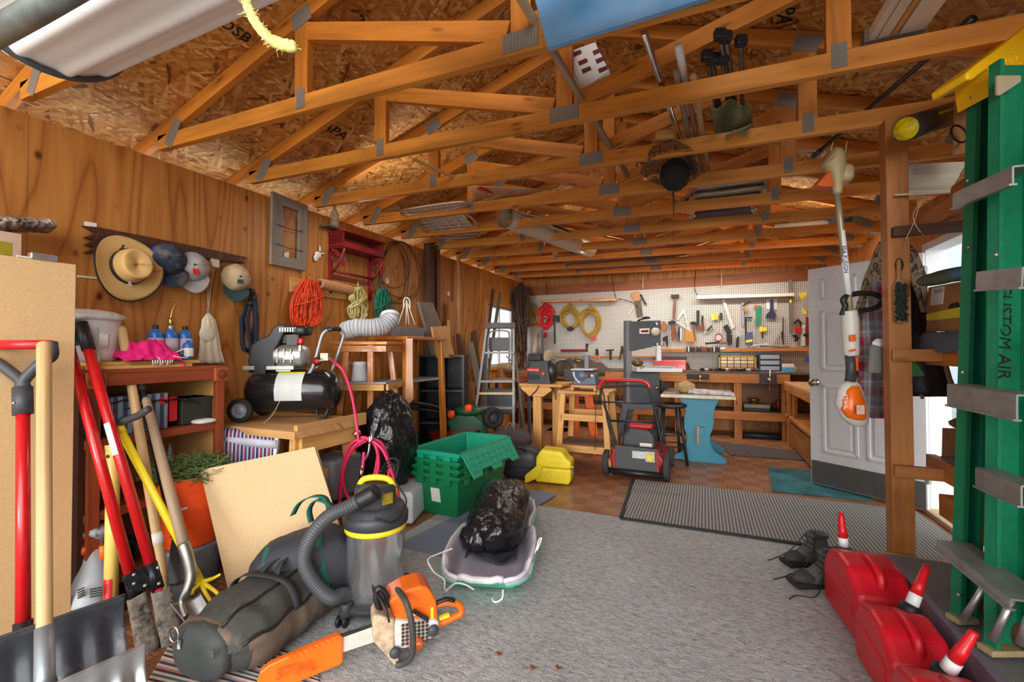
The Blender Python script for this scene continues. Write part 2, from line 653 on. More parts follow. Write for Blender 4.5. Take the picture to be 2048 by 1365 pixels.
def carpet():
 m,b,N,L=nodes('grey loop carpet')
 v=coords(N,L,'Object')
 n=N('ShaderNodeTexNoise',Scale=170.0,Detail=2.0,Roughness=.6)
 L(v,n.inputs['Vector'])
 w=N('ShaderNodeTexNoise',Scale=1.0,Detail=3.0,Roughness=.6,Distortion=.9)
 L(coords(N,L,'Object',(26,64,1),(0,0,.35)),w.inputs['Vector'])
 mx=N('ShaderNodeMixRGB')
 mx.inputs['Fac'].default_value=.5
 L(n.outputs['Fac'],mx.inputs['Color1'])
 L(w.outputs['Fac'],mx.inputs['Color2'])
 r=ramp(N,L,mx.outputs['Color'],[(.34,rgb(112,116,120)),(.46,rgb(168,170,172)),(.56,rgb(196,197,197)),(.7,rgb(228,228,226))])
 n2=N('ShaderNodeTexNoise',Scale=1.3,Detail=4.0)
 L(v,n2.inputs['Vector'])
 r2=ramp(N,L,n2.outputs['Fac'],[(.35,(.84,.83,.82,1)),(.65,(1,1,1,1))])
 m3=N('ShaderNodeMixRGB',blend_type='MULTIPLY')
 m3.inputs['Fac'].default_value=1
 L(r.outputs['Color'],m3.inputs['Color1'])
 L(r2.outputs['Color'],m3.inputs['Color2'])
 L(m3.outputs['Color'],b.inputs['Base Color'])
 b.inputs['Roughness'].default_value=.95
 bump(N,L,b,mx.outputs['Color'],.7,.01)
 return m
def ribbed_mat(name,dark,light,nx,ny):
 m,b,N,L=nodes(name)
 t=N('ShaderNodeTexCoord')
 s=N('ShaderNodeSeparateXYZ')
 L(t.outputs['Object'],s.inputs['Vector'])
 fac=[]
 for ax,k,lo in (('X',nx,.0),('Y',ny,.0)):
  q=N('ShaderNodeMath',operation='MULTIPLY')
  q.inputs[1].default_value=k
  L(s.outputs[ax],q.inputs[0])
  f=N('ShaderNodeMath',operation='PINGPONG')
  f.inputs[1].default_value=.5
  L(q.outputs[0],f.inputs[0])
  fac.append(f.outputs[0])
 a=N('ShaderNodeMath',operation='MULTIPLY_ADD')
 a.inputs[1].default_value=.35
 L(fac[1],a.inputs[0])
 L(fac[0],a.inputs[2])
 r=ramp(N,L,a.outputs[0],[(.18,dark),(.5,light)])
 L(r.outputs['Color'],b.inputs['Base Color'])
 b.inputs['Roughness'].default_value=.9
 bump(N,L,b,a.outputs[0],.6,.01)
 return m
def pegmat():
 m,b,N,L=nodes('white pegboard')
 t=N('ShaderNodeTexCoord')
 mp=N('ShaderNodeMapping')
 mp.inputs['Scale'].default_value=(1/.0254,)*3
 L(t.outputs['Object'],mp.inputs['Vector'])
 s=N('ShaderNodeSeparateXYZ')
 L(mp.outputs['Vector'],s.inputs['Vector'])
 cm=N('ShaderNodeCombineXYZ')
 for ax in 'XZ':
  f=N('ShaderNodeMath',operation='FRACT')
  L(s.outputs[ax],f.inputs[0])
  d=N('ShaderNodeMath',operation='SUBTRACT')
  d.inputs[1].default_value=.5
  L(f.outputs[0],d.inputs[0])
  L(d.outputs[0],cm.inputs[ax])
 ln=N('ShaderNodeVectorMath',operation='LENGTH')
 L(cm.outputs[0],ln.inputs[0])
 r=ramp(N,L,ln.outputs['Value'],[(.27,rgb(48,42,36)),(.33,rgb(212,206,196))])
 L(r.outputs['Color'],b.inputs['Base Color'])
 b.inputs['Roughness'].default_value=.5
 return m
PLY,OSB=plywood(),osb()
MDF=mat('particle board',rgb(222,184,132),.8,0,.10,130)
MDF2=mat('fine particle board',rgb(206,174,130),.8,0,.12,150)
def zr(x):
 """underside of the roof sheathing"""
 return 3.47-.333*abs(x+.67)-.018*(x+.67)
def zb(x):
 """underside of the truss bottom chords"""
 return 2.467-.024*x
XL,XR,YB=-3.12,1.62,7.69
mb=MB()
mb.bb(XL-.1,XR+.1,-.6,YB+.1,-.12,0)
struct(mb,'floor',parquet())
mb=MB()
mb.bb(-12,14,-14,-.6,-.16,-.02)
mb.bb(1.72,14,-.6,14,-.16,-.02)
struct(mb,'ground',mat('pale concrete',rgb(186,184,180),.9,0,.1,6))
def wall_x(name,x0,x1,y0,y1,ztop,hole,m):
 """wall between x0 and x1 along y with a top given per end and one opening (y0, y1, z0, z1)"""
 b=MB()
 h0,h1,hz0,hz1=hole
 def zt(y):
  return ztop[0]+(ztop[1]-ztop[0])*(y-y0)/(y1-y0)
 def slab(a,c,z0,za,zc):
  vs=[(x,y,z) for x in (x0,x1) for y,z in ((a,z0),(c,z0),(c,zc),(a,za))]
  b.add(vs,[(0,1,2,3),(7,6,5,4),(0,4,5,1),(1,5,6,2),(2,6,7,3),(3,7,4,0)])
 slab(y0,h0,0,zt(y0),zt(h0))
 slab(h1,y1,0,zt(h1),zt(y1))
 slab(h0,h1,hz1,zt(h0),zt(h1))
 if hz0>0:
  slab(h0,h1,0,hz0,hz0)
 return struct(b,name,m)
WY0,WY1,WZ0,WZ1=6.22,7.3,1.0,2.0
wall_x('wall_left',XL-.1,XL,-.6,YB,(2.46,2.53),(WY0,WY1,WZ0,WZ1),PLY)
DY0,DY1,DZ=3.56,4.46,2.05
wall_x('wall_right',XR,XR+.1,-.6,YB,(2.45,2.40),(DY0,DY1,0,DZ),PLY)
mb=MB()
pts=[(XL-.1,0),(XR+.1,0),(XR+.1,2.1),(XR+.5,2.1),(XR+.5,zr(XR+.5)),(-.67,zr(-.67)),(XL-.5,zr(XL-.5)),(XL-.5,2.1),(XL-.1,2.1)]
mb.prism(pts,frame((0,YB+.05,0),(1,0,0)),.1)
struct(mb,'wall_back',PLY)
mb=MB()
for xa,xb in ((XL-.5,-.67),(XR+.5,-.67)):
 n=12
 vs=[]
 for i in range(n+1):
  x=xa+(xb-xa)*i/n
  vs+=[(x,-.5,zr(x)),(x,YB+.3,zr(x)),(x,-.5,zr(x)+.02),(x,YB+.3,zr(x)+.02)]
 fs=[]
 for i in range(n):
  a=4*i
  fs+=[(a,a+1,a+5,a+4),(a+2,a+6,a+7,a+3)]
 mb.add(vs,fs)
struct(mb,'ceiling',OSB)
mb=MB()
mb.bb(XL-.46,XL-.44,-.5,YB,2.3,2.62)
struct(mb,'eave_light_block_1',OLDWOOD)  # unseen eave board, added to keep daylight from leaking over the wall
mb=MB()
mb.bb(XR+.44,XR+.46,-.5,YB,2.25,2.6)
struct(mb,'eave_light_block_2',OLDWOOD)  # unseen board at the right eave, added against the same light leak
mb=MB()
mb.bb(XL+.005,XR-.005,YB-.035,YB-.002,2.27,2.44)
struct(mb,'trim_3',wood('band boards',rgb(150,84,36),.7,.55,12))
mb=MB()
x0,x1=XL-.09,XL+.02
mb.bb(x0,x1,WY0-.07,WY0,WZ0-.07,WZ1+.07)
mb.bb(x0,x1,WY1,WY1+.07,WZ0-.07,WZ1+.07)
mb.bb(x0,x1,WY0,WY1,WZ1,WZ1+.07)
mb.bb(x0,x1+.03,WY0,WY1,WZ0-.05,WZ0)
w=struct(mb,'window_1',TRUSS,bev=.004)
mb=MB()
xm=XL-.06
for a,c_ in ((WY0,WY0+.04),(WY1-.04,WY1),((WY0+WY1)/2-.02,(WY0+WY1)/2+.02)):
 mb.bb(xm-.015,xm+.015,a,c_,WZ0,WZ1)
mb.bb(xm-.015,xm+.015,WY0,WY1,WZ0,WZ0+.04)
mb.bb(xm-.015,xm+.015,WY0,WY1,WZ1-.04,WZ1)
mb.build('sash',WHITEPAINT,w)
mb=MB()
mb.bb(xm-.002,xm+.002,WY0+.04,WY1-.04,WZ0+.04,WZ1-.04)
mb.build('pane',GLASS,w)
mb=MB()
mb.bb(XR-.02,XR+.12,DY0-.05,DY0+.006,0,DZ+.05)
mb.bb(XR-.02,XR+.12,DY1-.006,DY1+.05,0,DZ+.05)
mb.bb(XR-.02,XR+.12,DY0,DY1,DZ-.006,DZ+.05)
struct(mb,'trim_4',WHITEPAINT,bev=.004)
mb=MB()
mb.bb(XR-.06,XR+.2,DY0,DY1,0,.035)
struct(mb,'trim_5',wood('pale sill',rgb(206,178,138),.8,.7,24,False),bev=.004)
hin,fre=V((1.585,4.43,0)),V((.923,4.95,0))
dx=(fre-hin).normalized()
DW,DH=(fre-hin).length,2.0
DM=frame(hin+V((0,0,.025)),dx)
door=bpy.data.objects.new('door_1',None)
C.objects.link(door)
door.location=hin
door['kind']='structure'
INV[door.name]=Matrix.Translation(-hin)
side=1 if (DM.to_3x3()@V((0,1,0))).dot(-FWD)>0 else -1
mb=MB()
mb.box((DW/2,0,DH/2),(DW,.04,DH))
mb.xf(DM)
mb.build('leaf',WHITEPAINT,door,bev=.003)
mb=MB()
for (a,c_) in ((.11,.40),(.46,.75)):
 for (z0,z1) in ((.30,.92),(1.05,1.60),(1.70,1.90)):
  for yy in (side*.02,):
   fr=.028
   u0,u1=a*DW/.86,c_*DW/.86
   for (p,q,r_,t) in ((u0,u1,z0,z0+fr),(u0,u1,z1-fr,z1)):
    mb.box(((p+q)/2,yy,(r_+t)/2),(q-p,.016,t-r_))
   for (p,q) in ((u0,u0+fr),(u1-fr,u1)):
    mb.box(((p+q)/2,yy,(z0+z1)/2),(q-p,.016,z1-z0))
   mb.box(((u0+u1)/2,yy,(z0+z1)/2),(u1-u0-2*fr-.05,.014,z1-z0-2*fr-.05))
mb.xf(DM)
mb.build('panel',WHITEPAINT,door,bev=.006)
mb=MB()
mb.box((DW/2,side*.022,.11),(DW-.02,.006,.21))
mb.xf(DM)
mb.build('kick_plate',mat('grey kick plate',rgb(96,94,90),.6,.2,.15,8),door)
mb=MB()
mb.lathe([(.0,0),(.032,0),(.03,.012),(.014,.018),(.014,.04),(.03,.052),(.034,.07),(.026,.086),(0,.09)],DM@V((DW-.06,side*.02,.94)),DM.to_3x3()@V((0,side,0)))
mb.build('door_knob',mat('brushed nickel',rgb(150,144,136),.3,.9,.05),door)
mb=MB()
for z in (.25,1.05,1.85):
 mb.box((.0,0,z),(.02,.05,.09))
mb.xf(DM)
mb.build('hinge',STEEL,door)
mb=MB()
mb.bb(4.6,4.8,2.5,12,-.1,3.4)
tag(struct(mb,'wall_neighbour',mat('pale blue siding',rgb(196,208,218),.7,0,.05)),'pale blue siding of the next building','wall')
def pebbly():
 m,b,N,L=nodes('pebble dash')
 vo=N('ShaderNodeTexVoronoi',Scale=38.0)
 L(coords(N,L,'Object'),vo.inputs['Vector'])
 r=ramp(N,L,vo.outputs['Color'],[(.1,rgb(120,96,78)),(.4,rgb(214,200,186)),(.9,rgb(238,232,226))])
 L(r.outputs['Color'],b.inputs['Base Color'])
 return m
mb=MB()
mb.lathe([(.3,0),(.26,.4),(.24,2.2),(.2,4.2)],(4.05,9.05,-.05),UP,20)
tag(struct(mb,'trunk_outside',pebbly()),'speckled rough trunk outside the open door','trunk',kind='thing')
plate_m=stripes('toothed nail plate',[rgb(150,144,134),rgb(96,90,82),rgb(160,154,144),rgb(112,106,96)],70,'u',.5)
NAMES=['foremost roof truss, nearest the open front and beside the rolled door','second roof truss from the front, its lower chord carrying the blue painted panel','third roof truss from the front, running just behind the tall white box in the rafters','fourth roof truss from the front, above the top of the wooden shelf post','fifth roof truss from the front, crossed by the black bird net','sixth roof truss from the front, just before the folded grey lounge chair','seventh roof truss from the front, behind the folded grey lounge chair','eighth roof truss from the front, over the machines','ninth roof truss from the front, over the rear of the workshop','tenth roof truss, last but one before the pegboard wall','rearmost roof truss, closest to the pegboard wall']
TY=[1.64+.61*k for k in range(-1,10)]
XH,XQL,XC,XQR,XHR=-2.98,-1.9,-.67,.54,1.5
for k,ty in enumerate(TY):
 y=ty+.019
 t=thing('roof_truss',NAMES[k],'roof truss',(XC,y,zb(XC)),'roof trusses across the shed')
 h,w_=.089,.038
 a,c_=V((XL-.35,y,zb(XL)+h/2)),V((XR+.35,y,zb(XR)+h/2))
 m1=MB()
 m1.beam((XL-.02,y,zb(XL)+h/2),(XR+.02,y,zb(XR)+h/2),w_,h)
 m1.build('bottom_chord',TRUSS,t,bev=.002)
 for xa in (XL-.45,XR+.45):
  m1=MB()
  m1.beam((xa,y,zr(xa)-h/2-.005),(XC,y,zr(XC)-h/2-.012),w_,h)
  m1.build('top_chord',TRUSS2,t,bev=.002)
 for xq in (XQL,XQR):
  m1=MB()
  m1.beam((xq,y,zb(xq)+h),(xq,y,zr(xq)-h-.01),h,w_,(0,1,0))
  m1.build('web',TRUSS2,t,bev=.002)
  m1=MB()
  s_=1 if xq>XC else -1
  m1.beam((XC+s_*.06,y,zb(XC)+h+.02),(xq-s_*.02,y,zr(xq)-h-.06),w_*.98,h)
  m1.build('web',TRUSS2,t,bev=.002)
 m1=MB()
 m1.beam((XC,y,zb(XC)+h),(XC,y,zr(XC)-h-.02),h,w_*.96,(0,1,0))
 m1.build('web',TRUSS2,t,bev=.002)
 yf=y-.0205
 pl=[((XC,zb(XC)+.055),.16,.08,0)]
 pl+=[((x,zb(x)+.07),.055,.105,0) for x in (XQL,XQR)]
 pl+=[((x,zr(x)-.075),.13,.09,(.33 if x<XC else -.35)) for x in (XQL,XQR)]
 pl+=[((XH,zb(XH)+.082),.18,.075,.95),((1.44,zb(1.44)+.085),.18,.075,-.5)]
 for (x,z),ww,hh,ro in pl:
  m1=MB()
  m1.prism([(-ww/2,-hh/2),(ww/2,-hh/2),(ww/2,hh/2),(-ww/2,hh/2)],frame((x,yf,z),(math.cos(ro),0,math.sin(ro))),.003)
  m1.build('nail_plate',plate_m,t)
def Wl(px,py,off=0.0):
 return P(px,py,X=XL+off)
def wallpoly(px,off,t,dst=None):
 """outline given by pixels on the left wall, extruded t out of it"""
 b=dst or MB()
 pts=[Wl(x,y,off) for x,y in px]
 o=pts[0]
 return b.prism([(p.y-o.y,p.z-o.z) for p in pts],frame(V((XL+off+t/2,o.y,o.z)),(0,1,0)),t)
t=thing('hat_rack','long dark bark-edged board with the hats hung along it','hat rack',Wl(320,500))
b=wallpoly([(160,452),(196,456),(300,476),(420,500),(492,516),(480,521),(488,527),(440,522),(300,500),(200,506),(163,507),(186,497),(165,491),(184,481),(163,476),(188,468)],.004,.022)
b.build('backboard',mat('dark stained bark board',rgb(74,40,24),.5,0,.45,24,.5),t,bev=.003)
for q in (232,330,385,430,470):
 b=MB()
 p=Wl(q,500+(q-232)*.1,.02)
 b.tube([p,p+V((.06,0,0)),p+V((.075,0,.02))],.006,8)
 b.build('peg',DARKWOOD,t)
def grow(name,label,cat,px,off,**k):
 return thing(name,label,cat,Wl(px[0],px[1],off),**k)
STRAW=stripes('woven straw',[rgb(222,184,118),rgb(196,152,86),rgb(228,192,128),rgb(206,164,98)],60,'v',.8)
c0=Wl(253,536,.06)
t=thing('straw_hat','wide-brimmed straw hat with a black band hung on the rack','hat',c0)
ax=V((.74,.64,.10)).normalized()
m=frame(c0,(0,1,.0),ax)
b=MB()
def brim(u,v):
 a=2*PI*u
 r=.085+v*.105
 return m@V((math.cos(a)*r*.88,math.sin(a)*r*1.02,.012+.03*v*v*math.cos(2*a)+.004))
b.grid(brim,48,6,.003)
b.build('brim',STRAW,t)
b=MB()
b.tube([brim(i/40,1.0) for i in range(40)],.005,6,True)
b.build('brim_edge',BLACK,t)
b=MB()
b.grid(lambda u,v:m@V((math.cos(2*PI*u)*(.088-.022*v**2)*(1 if v<.86 else 1-(v-.86)*7.1),math.sin(2*PI*u)*(.100-.022*v**2)*(1 if v<.86 else 1-(v-.86)*7.1),.01+.115*min(1,v/.86)-.03*max(0,(v-.86)/.14)*abs(math.sin(2*PI*u))**.5)),40,24,.002)
b.build('crown',STRAW,t)
b=MB()
b.grid(lambda u,v:m@V((math.cos(2*PI*u)*.0905,math.sin(2*PI*u)*.1025,.014+.034*v)),40,1,.002)
b.build('band',BLACK,t)
p=m@V((.03,-.104,.03))
tc_=(V((0,0,HC))-c0).normalized()
td=(tc_-ax*tc_.dot(ax)).normalized()-V((0,0,.75))
td=(td-ax*td.dot(ax)).normalized()
text('Callaway',PAPER,t,'lettering',frame(c0+td*.104+ax*.031,ax.cross(td),ax),.032)
def cap(name,label,px,R,m1,m2,off=.05,tilt=0.0,inside=False,button=BLACK,w=.085):
 c_=Wl(px[0],px[1],off)
 t=thing(name,label,'cap',c_,'caps on the hat rack')
 ax=V((.9,-.25+tilt,.15)).normalized()
 up=V((tilt*.5,tilt,1)).normalized()
 m=frame(c_,ax.cross(up)*-1,up)
 sgn=1 if (m.to_3x3()@V((0,1,0))).dot(ax)>0 else -1
 b=MB()
 def dome(u,v):
  a,e=2*PI*u,v*PI/2
  r=math.cos(e)
  k=1+.05*noise.noise(V((math.cos(a)*2,math.sin(a)*2,v*3+px[0])))
  return m@V((math.cos(a)*R*r*k,sgn*(R*1.0*math.sin(e)*k),math.sin(a)*R*1.02*r*k))
 b.grid(dome,32,12,.002)
 b.build('crown',m1,t)
 b=MB()
 def bill(u,v):
  a=PI*1.5+(u-.5)*1.9
  r=R*(1.0+v*.85*math.cos((u-.5)*1.9)**.5)
  return m@V((math.cos(a)*R*(1+v*.12),sgn*(.012+v*.018-.06*(u-.5)**2*v),math.sin(a)*r))
 b.grid(bill,20,6,.004)
 b.build('bill',m2,t)
 b=MB()
 b.ell(m@V((0,sgn*R,0)),(.007,.007,.007),n=6)
 b.build('button',button,t)
 return t,m,sgn
DENIM=mat('worn navy denim',rgb(50,56,74),.9,0,.3,26,.2,dirt=(rgb(120,112,104),.25))
HICK=stripes('hickory stripe',[rgb(206,202,194),rgb(112,112,116)],46,'u',.9)
KHAKI=mat('khaki cotton',rgb(190,166,130),.9,0,.12,20)
DKGREEN=mat('dark green cotton',rgb(50,74,68),.9,0,.12,20)
cap('baseball_cap','bright blue cap mostly hidden behind the dusty navy cap',(318,512),.062,mat('blue cotton',rgb(34,58,140),.9),mat('blue cotton',rgb(34,58,140)),.035)
cap('baseball_cap','dusty navy denim cap beside the straw hat',(335,520),.098,DENIM,DENIM,.05,-.18)
t,m,sg=cap('baseball_cap','grey pinstriped cap with a red patch on the rack',(384,534),.095,HICK,HICK,.05,-.12)
b=MB()
b.box(m@V((.0,sg*.088,-.042)),(.03,.008,.036),m)
b.build('patch',RED,t)
t,m,sg=cap('baseball_cap','khaki cap with a dark green bill at the end of the rack',(471,556),.096,KHAKI,DKGREEN,.05)
b=MB()
b.box(m@V((.0,sg*.09,-.035)),(.036,.006,.03),m)
b.build('emblem',DKGREEN,t)
t=thing('wooden_tag','small pale wood block hung on the hat rack','tag',Wl(430,527,.05))
b=MB()
b.box(Wl(430,527,.05),(.02,.05,.055))
b.build('block',CREAM,t,bev=.003)
b=MB()
b.tube([Wl(424,516,.055),Wl(416,530,.05),Wl(416,620,.045)],.002,6)
b.tube([Wl(428,540,.055),Wl(421,580,.05),Wl(417,620,.045)],.002,6)
b.build('cord',CREAM,t)
b=MB()
b.box(Wl(416,625,.045),(.012,.012,.05))
b.build('clip',STEEL,t)
t=thing('cotton_hat','cream cotton hat hanging from the cord by a clip','hat',Wl(416,725,.05))
b=MB()
cc=[(627,3),(640,14),(670,19),(700,22),(727,28)]
def hatfn(u,v):
 x=v*(len(cc)-1)
 i=min(int(x),len(cc)-2)
 f=x-i
 y=cc[i][0]*(1-f)+cc[i+1][0]*f
 w_=cc[i][1]*(1-f)+cc[i+1][1]*f
 a=2*PI*u
 return Wl(416+v*6+math.cos(a)*w_,y,.055+.04*math.sin(a)*min(1,v*3)+.008*math.sin(9*a)*v)
b.grid(hatfn,48,16,.002)
b.build('fabric',mat('cream cotton',rgb(222,210,186),.95,0,.05),t)
b=MB()
b.ell(Wl(414,668,.095),(.012,.05,.055),n=10)
b.build('pocket',mat('cream cotton',rgb(222,210,186)),t)
t=thing('strap_bundle','bundle of dark webbing straps hanging past the khaki cap','straps',Wl(498,740,.04))
NAVY=mat('dark webbing',rgb(44,48,60),.85,0,.15)
for i,pts in enumerate(([(505,585),(492,620),(484,680),(488,700),(500,706)],[(508,585),(510,640),(503,690),(495,705),(484,690),(482,640),(498,600)],[(506,590),(494,640),(503,700),(502,745)],[(510,590),(514,640),(513,700),(508,745),(502,746)])):
 b=MB()
 b.ribbon([Wl(x,y,.03+.012*i) for x,y in pts],.032,.004,(0,1,.2))
 b.build('strap',NAVY,t)
b=MB()
for (x,y) in ((504,582),(508,596),(500,606),(513,692)):
 b.box(Wl(x,y,.06),(.03,.035,.03),.4)
b.build('buckle',BLACK,t,bev=.004)
t=thing('picture_frame','grey weathered barnwood frame strung with wires on the plywood wall','frame',Wl(575,540,.02))
oc=[Wl(x,y) for x,y in ((540,384),(611,413),(606,543),(537,529))]
ic=[Wl(x,y) for x,y in ((561,412),(594,424),(592,519),(559,514))]
for i in range(4):
 j=(i+1)%4
 q=[oc[i],oc[j],ic[j],ic[i]]
 b=MB()
 o=q[0]
 b.prism([(p.y-o.y,p.z-o.z) for p in q],frame(V((XL+.018,o.y,o.z)),(0,1,0)),.03)
 b.build('rail',GREYWOOD,t,bev=.002)
for y0,y1 in ((448,464),(487,503)):
 b=MB()
 b.tube([Wl(552,y0,.04),Wl(578,(y0+y1)/2+2,.045),Wl(606,y1,.04)],.003,6)
 b.build('wire',DARKSTEEL,t)
one(wallpoly([(567,506),(577,503),(577,516),(567,518)],.001,.006),'switch_plate',WHITEP,'small white plate on the wall inside the barnwood frame','plate',bev=.002)
one(wallpoly([(169,443),(193,447),(193,457),(170,453)],.001,.003),'barcode_label',PAPER,'white barcode sticker just above the hat rack','label')
one(wallpoly([(155,551),(207,556),(207,560),(155,555)],.001,.008),'trim_strip',CREAM,'thin pale strip on the wall behind the straw hat','strip')
t=thing('bark_slab','rough bark-edged wood slab resting above the tall particle board','slab',P(40,455,X=-2.9))
b=MB()
def slab(u,v):
 a=2*PI*v
 k=1+.25*noise.noise(V((u*14,v*5,1.3)))
 w_=.11*(1-.25*u)
 o=P(-20,448,X=-2.98).lerp(P(96,452,X=-2.98),u)
 return o+V((math.cos(a)*w_*k,.02*noise.noise(V((u*9,v*9,0))),math.sin(a)*.032*k))
b.grid(slab,40,24,0)
b.build('bark',mat('rough bark',rgb(112,98,86),.9,0,.5,34,.8,dirt=(rgb(196,180,160),.3)),t)
q_=P(2,497,X=-2.95)
one(MB().bb(q_.x-.05,q_.x+.05,q_.y-.05,q_.y+.05,0,P(40,468,X=-2.9).z),'support_post',mat('pale board',rgb(206,176,150),.8),'pale post under the bark slab at the wall','post',bev=.002)
one(MB().box(V((-2.634,P(9,507,X=-2.634).y,1.7005)),(.022,.04,.055)),'tin',mat('olive yellow tin',rgb(150,140,40),.4),'small olive yellow tin standing on the tall particle board','tin',bev=.003)
t=thing('particle_board','tall particle board standing on edge at the shelf, behind the red snow shovel','board',(-2.62,.5,0))
b=MB()
b.bb(-2.645,-2.622,-.15,1.05,0,1.672)
b.build('board',MDF,t,bev=.002)
t=thing('metal_bracket','silver metal bracket lying on top of the tall particle board','bracket',(-2.63,.93,1.672))
b=MB()
b.bb(-2.652,-2.615,.90,.985,1.673,1.70)
b.build('clip',ALU,t,bev=.004)
b=MB()
b.bb(-2.65,-2.62,.86,.93,1.673,1.679)
b.build('tab',PAPER,t)
SX=-2.68
t=thing('shelf_unit','cherry-stained wooden shelf unit with carved corner blocks and clutter','shelf',(-2.9,1.46,0))
b=MB()
b.bb(XL+.01,SX,1.10,1.79,1.165,1.185)
b.build('top',REDWOOD,t,bev=.003)
b=MB()
b.bb(SX-.02,SX,1.12,1.72,1.105,1.165)
b.build('apron',REDWOOD,t,bev=.003)
for y in (1.15,1.75):
 b=MB()
 b.bb(SX-.025,SX+.014,y-.04,y+.04,1.095,1.175)
 r=b.build('corner_block',wood('carved block',rgb(176,92,46),.7,.4,24,False),t,bev=.004)
 b=MB()
 b.lathe([(.0,.004),(.012,.006),(.014,.0),(.02,.006),(.024,0),(.03,.006),(.032,0)],(SX+.014,y,1.135),(1,0,0),24)
 b.build('rosette',REDWOOD,r)
 b=MB()
 b.bb(SX-.03,SX,y-.025,y+.025,0,1.1)
 b.build('post',REDWOOD,t,bev=.003)
for z in (.85,.5,.16):
 b=MB()
 b.bb(XL+.01,SX-.01,1.12,1.76,z-.045,z)
 b.build('shelf_board',REDWOOD,t,bev=.003)
b=MB()
b.bb(XL+.02,SX-.03,1.745,1.765,0,1.165)
b.build('side_panel',mat('tan side panel',rgb(206,152,88),.7,0,.06),t)
b=MB()
b.bb(XL+.02,SX-.02,1.10,1.12,0,1.165)
b.build('side_panel',mat('dark side panel',rgb(70,40,26),.7,0,.1),t)
b=MB()
b.bb(XL+.01,XL+.02,1.12,1.76,.05,1.165)
b.build('back_panel',mat('tan back panel',rgb(196,146,88),.7,0,.08),t)
def Ws(px,py,x=SX-.08):
 return P(px,py,X=x)
def sbox(name,m,label,cat,px0,py0,px1,py1,x1,dx_,group=None,bev=.003):
 """box whose face towards the room (at x1) covers a pixel rectangle; dx_ deep"""
 a,c_=P(px0,py1,X=x1),P(px1,py0,X=x1)
 return one(MB().bb(x1-dx_,x1,a.y,c_.y,a.z,c_.z),name,m,label,cat,group,bev=bev)
for i,(y0,y1,x0,z) in enumerate(((1.12,1.6,-3.0,1.186),(1.14,1.66,-2.98,1.205))):
 b=MB()
 b.bb(x0,-2.70-.03*i,y0,y1,z,z+.018)
 one(b,'thin_board',PINE,('lower thin pale board lying on the shelf unit top','upper thin pale board on the shelf unit, under the pink cloth')[i],'board',bev=.002)
t=thing('plastic_pail','white plastic pail with a crumpled bag, teal tape on its side','pail',(-2.9,1.22,1.224))
o=V((-2.9,1.20,1.224))
b=MB()
b.lathe([(.122,0),(.128,.02),(.136,.2),(.142,.215),(.142,.235),(.13,.24),(.12,.05),(0,.04)],o,UP,32)
b.build('body',mat('milky plastic',rgb(222,222,220),.5,0,.06,10,.3),t)
b=MB()
b.ell(o+V((0,0,.225)),(.146,.146,.04),n=20,fn=crumple(3,.12,4))
b.build('bag',mat('milky film',rgb(212,212,208),.3,0,.08,20,.4),t)
an=-1.0
b=MB()
b.grid(lambda u,v:o+V((math.cos(an-.1+u*.55)*(.137+.004*v),math.sin(an-.1+u*.55)*(.137+.004*v),.10+.075*v+.02*math.sin(u*5))),12,4,.001)
b.build('tape',mat('teal tape',rgb(20,150,160),.4,0,.05),t)
b=MB()
b.grid(lambda u,v:o+V((math.cos(an+1.0+u*.3)*.137,math.sin(an+1.0+u*.3)*.137,.07+.07*v)),6,2,.001)
b.build('label',PAPER,t)
PROP=mat('blue enamel',rgb(46,104,178),.3,0,.06)
for i,(px,lab) in enumerate(((311,'blue gas cylinder nearest the pail, one of three in a row on the shelf'),(341,'blue gas cylinder carrying the brass torch head, middle of the row'),(370,'blue gas cylinder at the right end of the row of three on the shelf'))):
 o=Ws(px,706,-2.93)
 o.z=1.224
 t=thing('gas_cylinder',lab,'gas cylinder',o,'blue gas cylinders on the shelf unit')
 b=MB()
 b.lathe([(.034,0),(.038,.006),(.038,.13),(.036,.15),(.026,.17),(.014,.178),(.014,.19)],o,UP,24)
 b.build('body',PROP,t)
 b=MB()
 b.lathe([(.0388,.03),(.0388,.128)],o,UP,24)
 b.build('label',stripes('cylinder label',[rgb(226,228,232),rgb(40,84,160),rgb(232,232,232),rgb(190,60,70)],2.0,'u',.5),t)
 b=MB()
 b.lathe([(.013,.178),(.015,.182),(.015,.2),(.012,.205),(0,.206)],o,UP,12)
 b.build('cap',BLACK if i!=1 else STEEL,t)
 if i==1:
  b=MB()
  b.tube(cr([o+V((0,0,.2)),o+V((0,.0,.25)),o+V((.0,.01,.3)),o+V((0,.03,.345))],5),.006,8)
  b.lathe([(.008,.2),(.014,.21),(.014,.24),(.008,.25)],o,UP,12)
  b.build('torch_head',mat('brass',rgb(176,140,70),.35,.9,.1),t)
o=Ws(376,722,-2.82)
o.z=1.224
t=thing('small_canister','short blue canister with a white label in front of the cylinders','canister',o)
b=MB()
b.lathe([(.026,0),(.028,.004),(.028,.085),(.022,.1),(.012,.104),(.012,.115),(0,.116)],o,UP,20)
b.build('body',PROP,t)
b=MB()
b.lathe([(.0286,.02),(.0286,.07)],o,UP,20,4.2,6.2)
b.build('label',PAPER,t)
o=Ws(303,706,-2.8)
t=thing('pink_cloth','bright pink cloth crumpled over the boards on the shelf unit','cloth',o)
b=MB()
cf=crumple(5,.3,1.6)
def pink(u,v):
 x,y=u-.5,v-.5
 z=.10*max(0,1-(2*x)**2*.8)*max(0,1-(2*y)**2)*(1+.5*noise.noise(V((u*5,v*5,2))))+.016*noise.noise(V((u*13,v*11,4)))
 return V((-2.78+y*.2+.012*noise.noise(V((u*9,v*6,7))),1.415+x*.3,1.226+max(.002,z)-(.05*max(0,u-.85)/.15)))
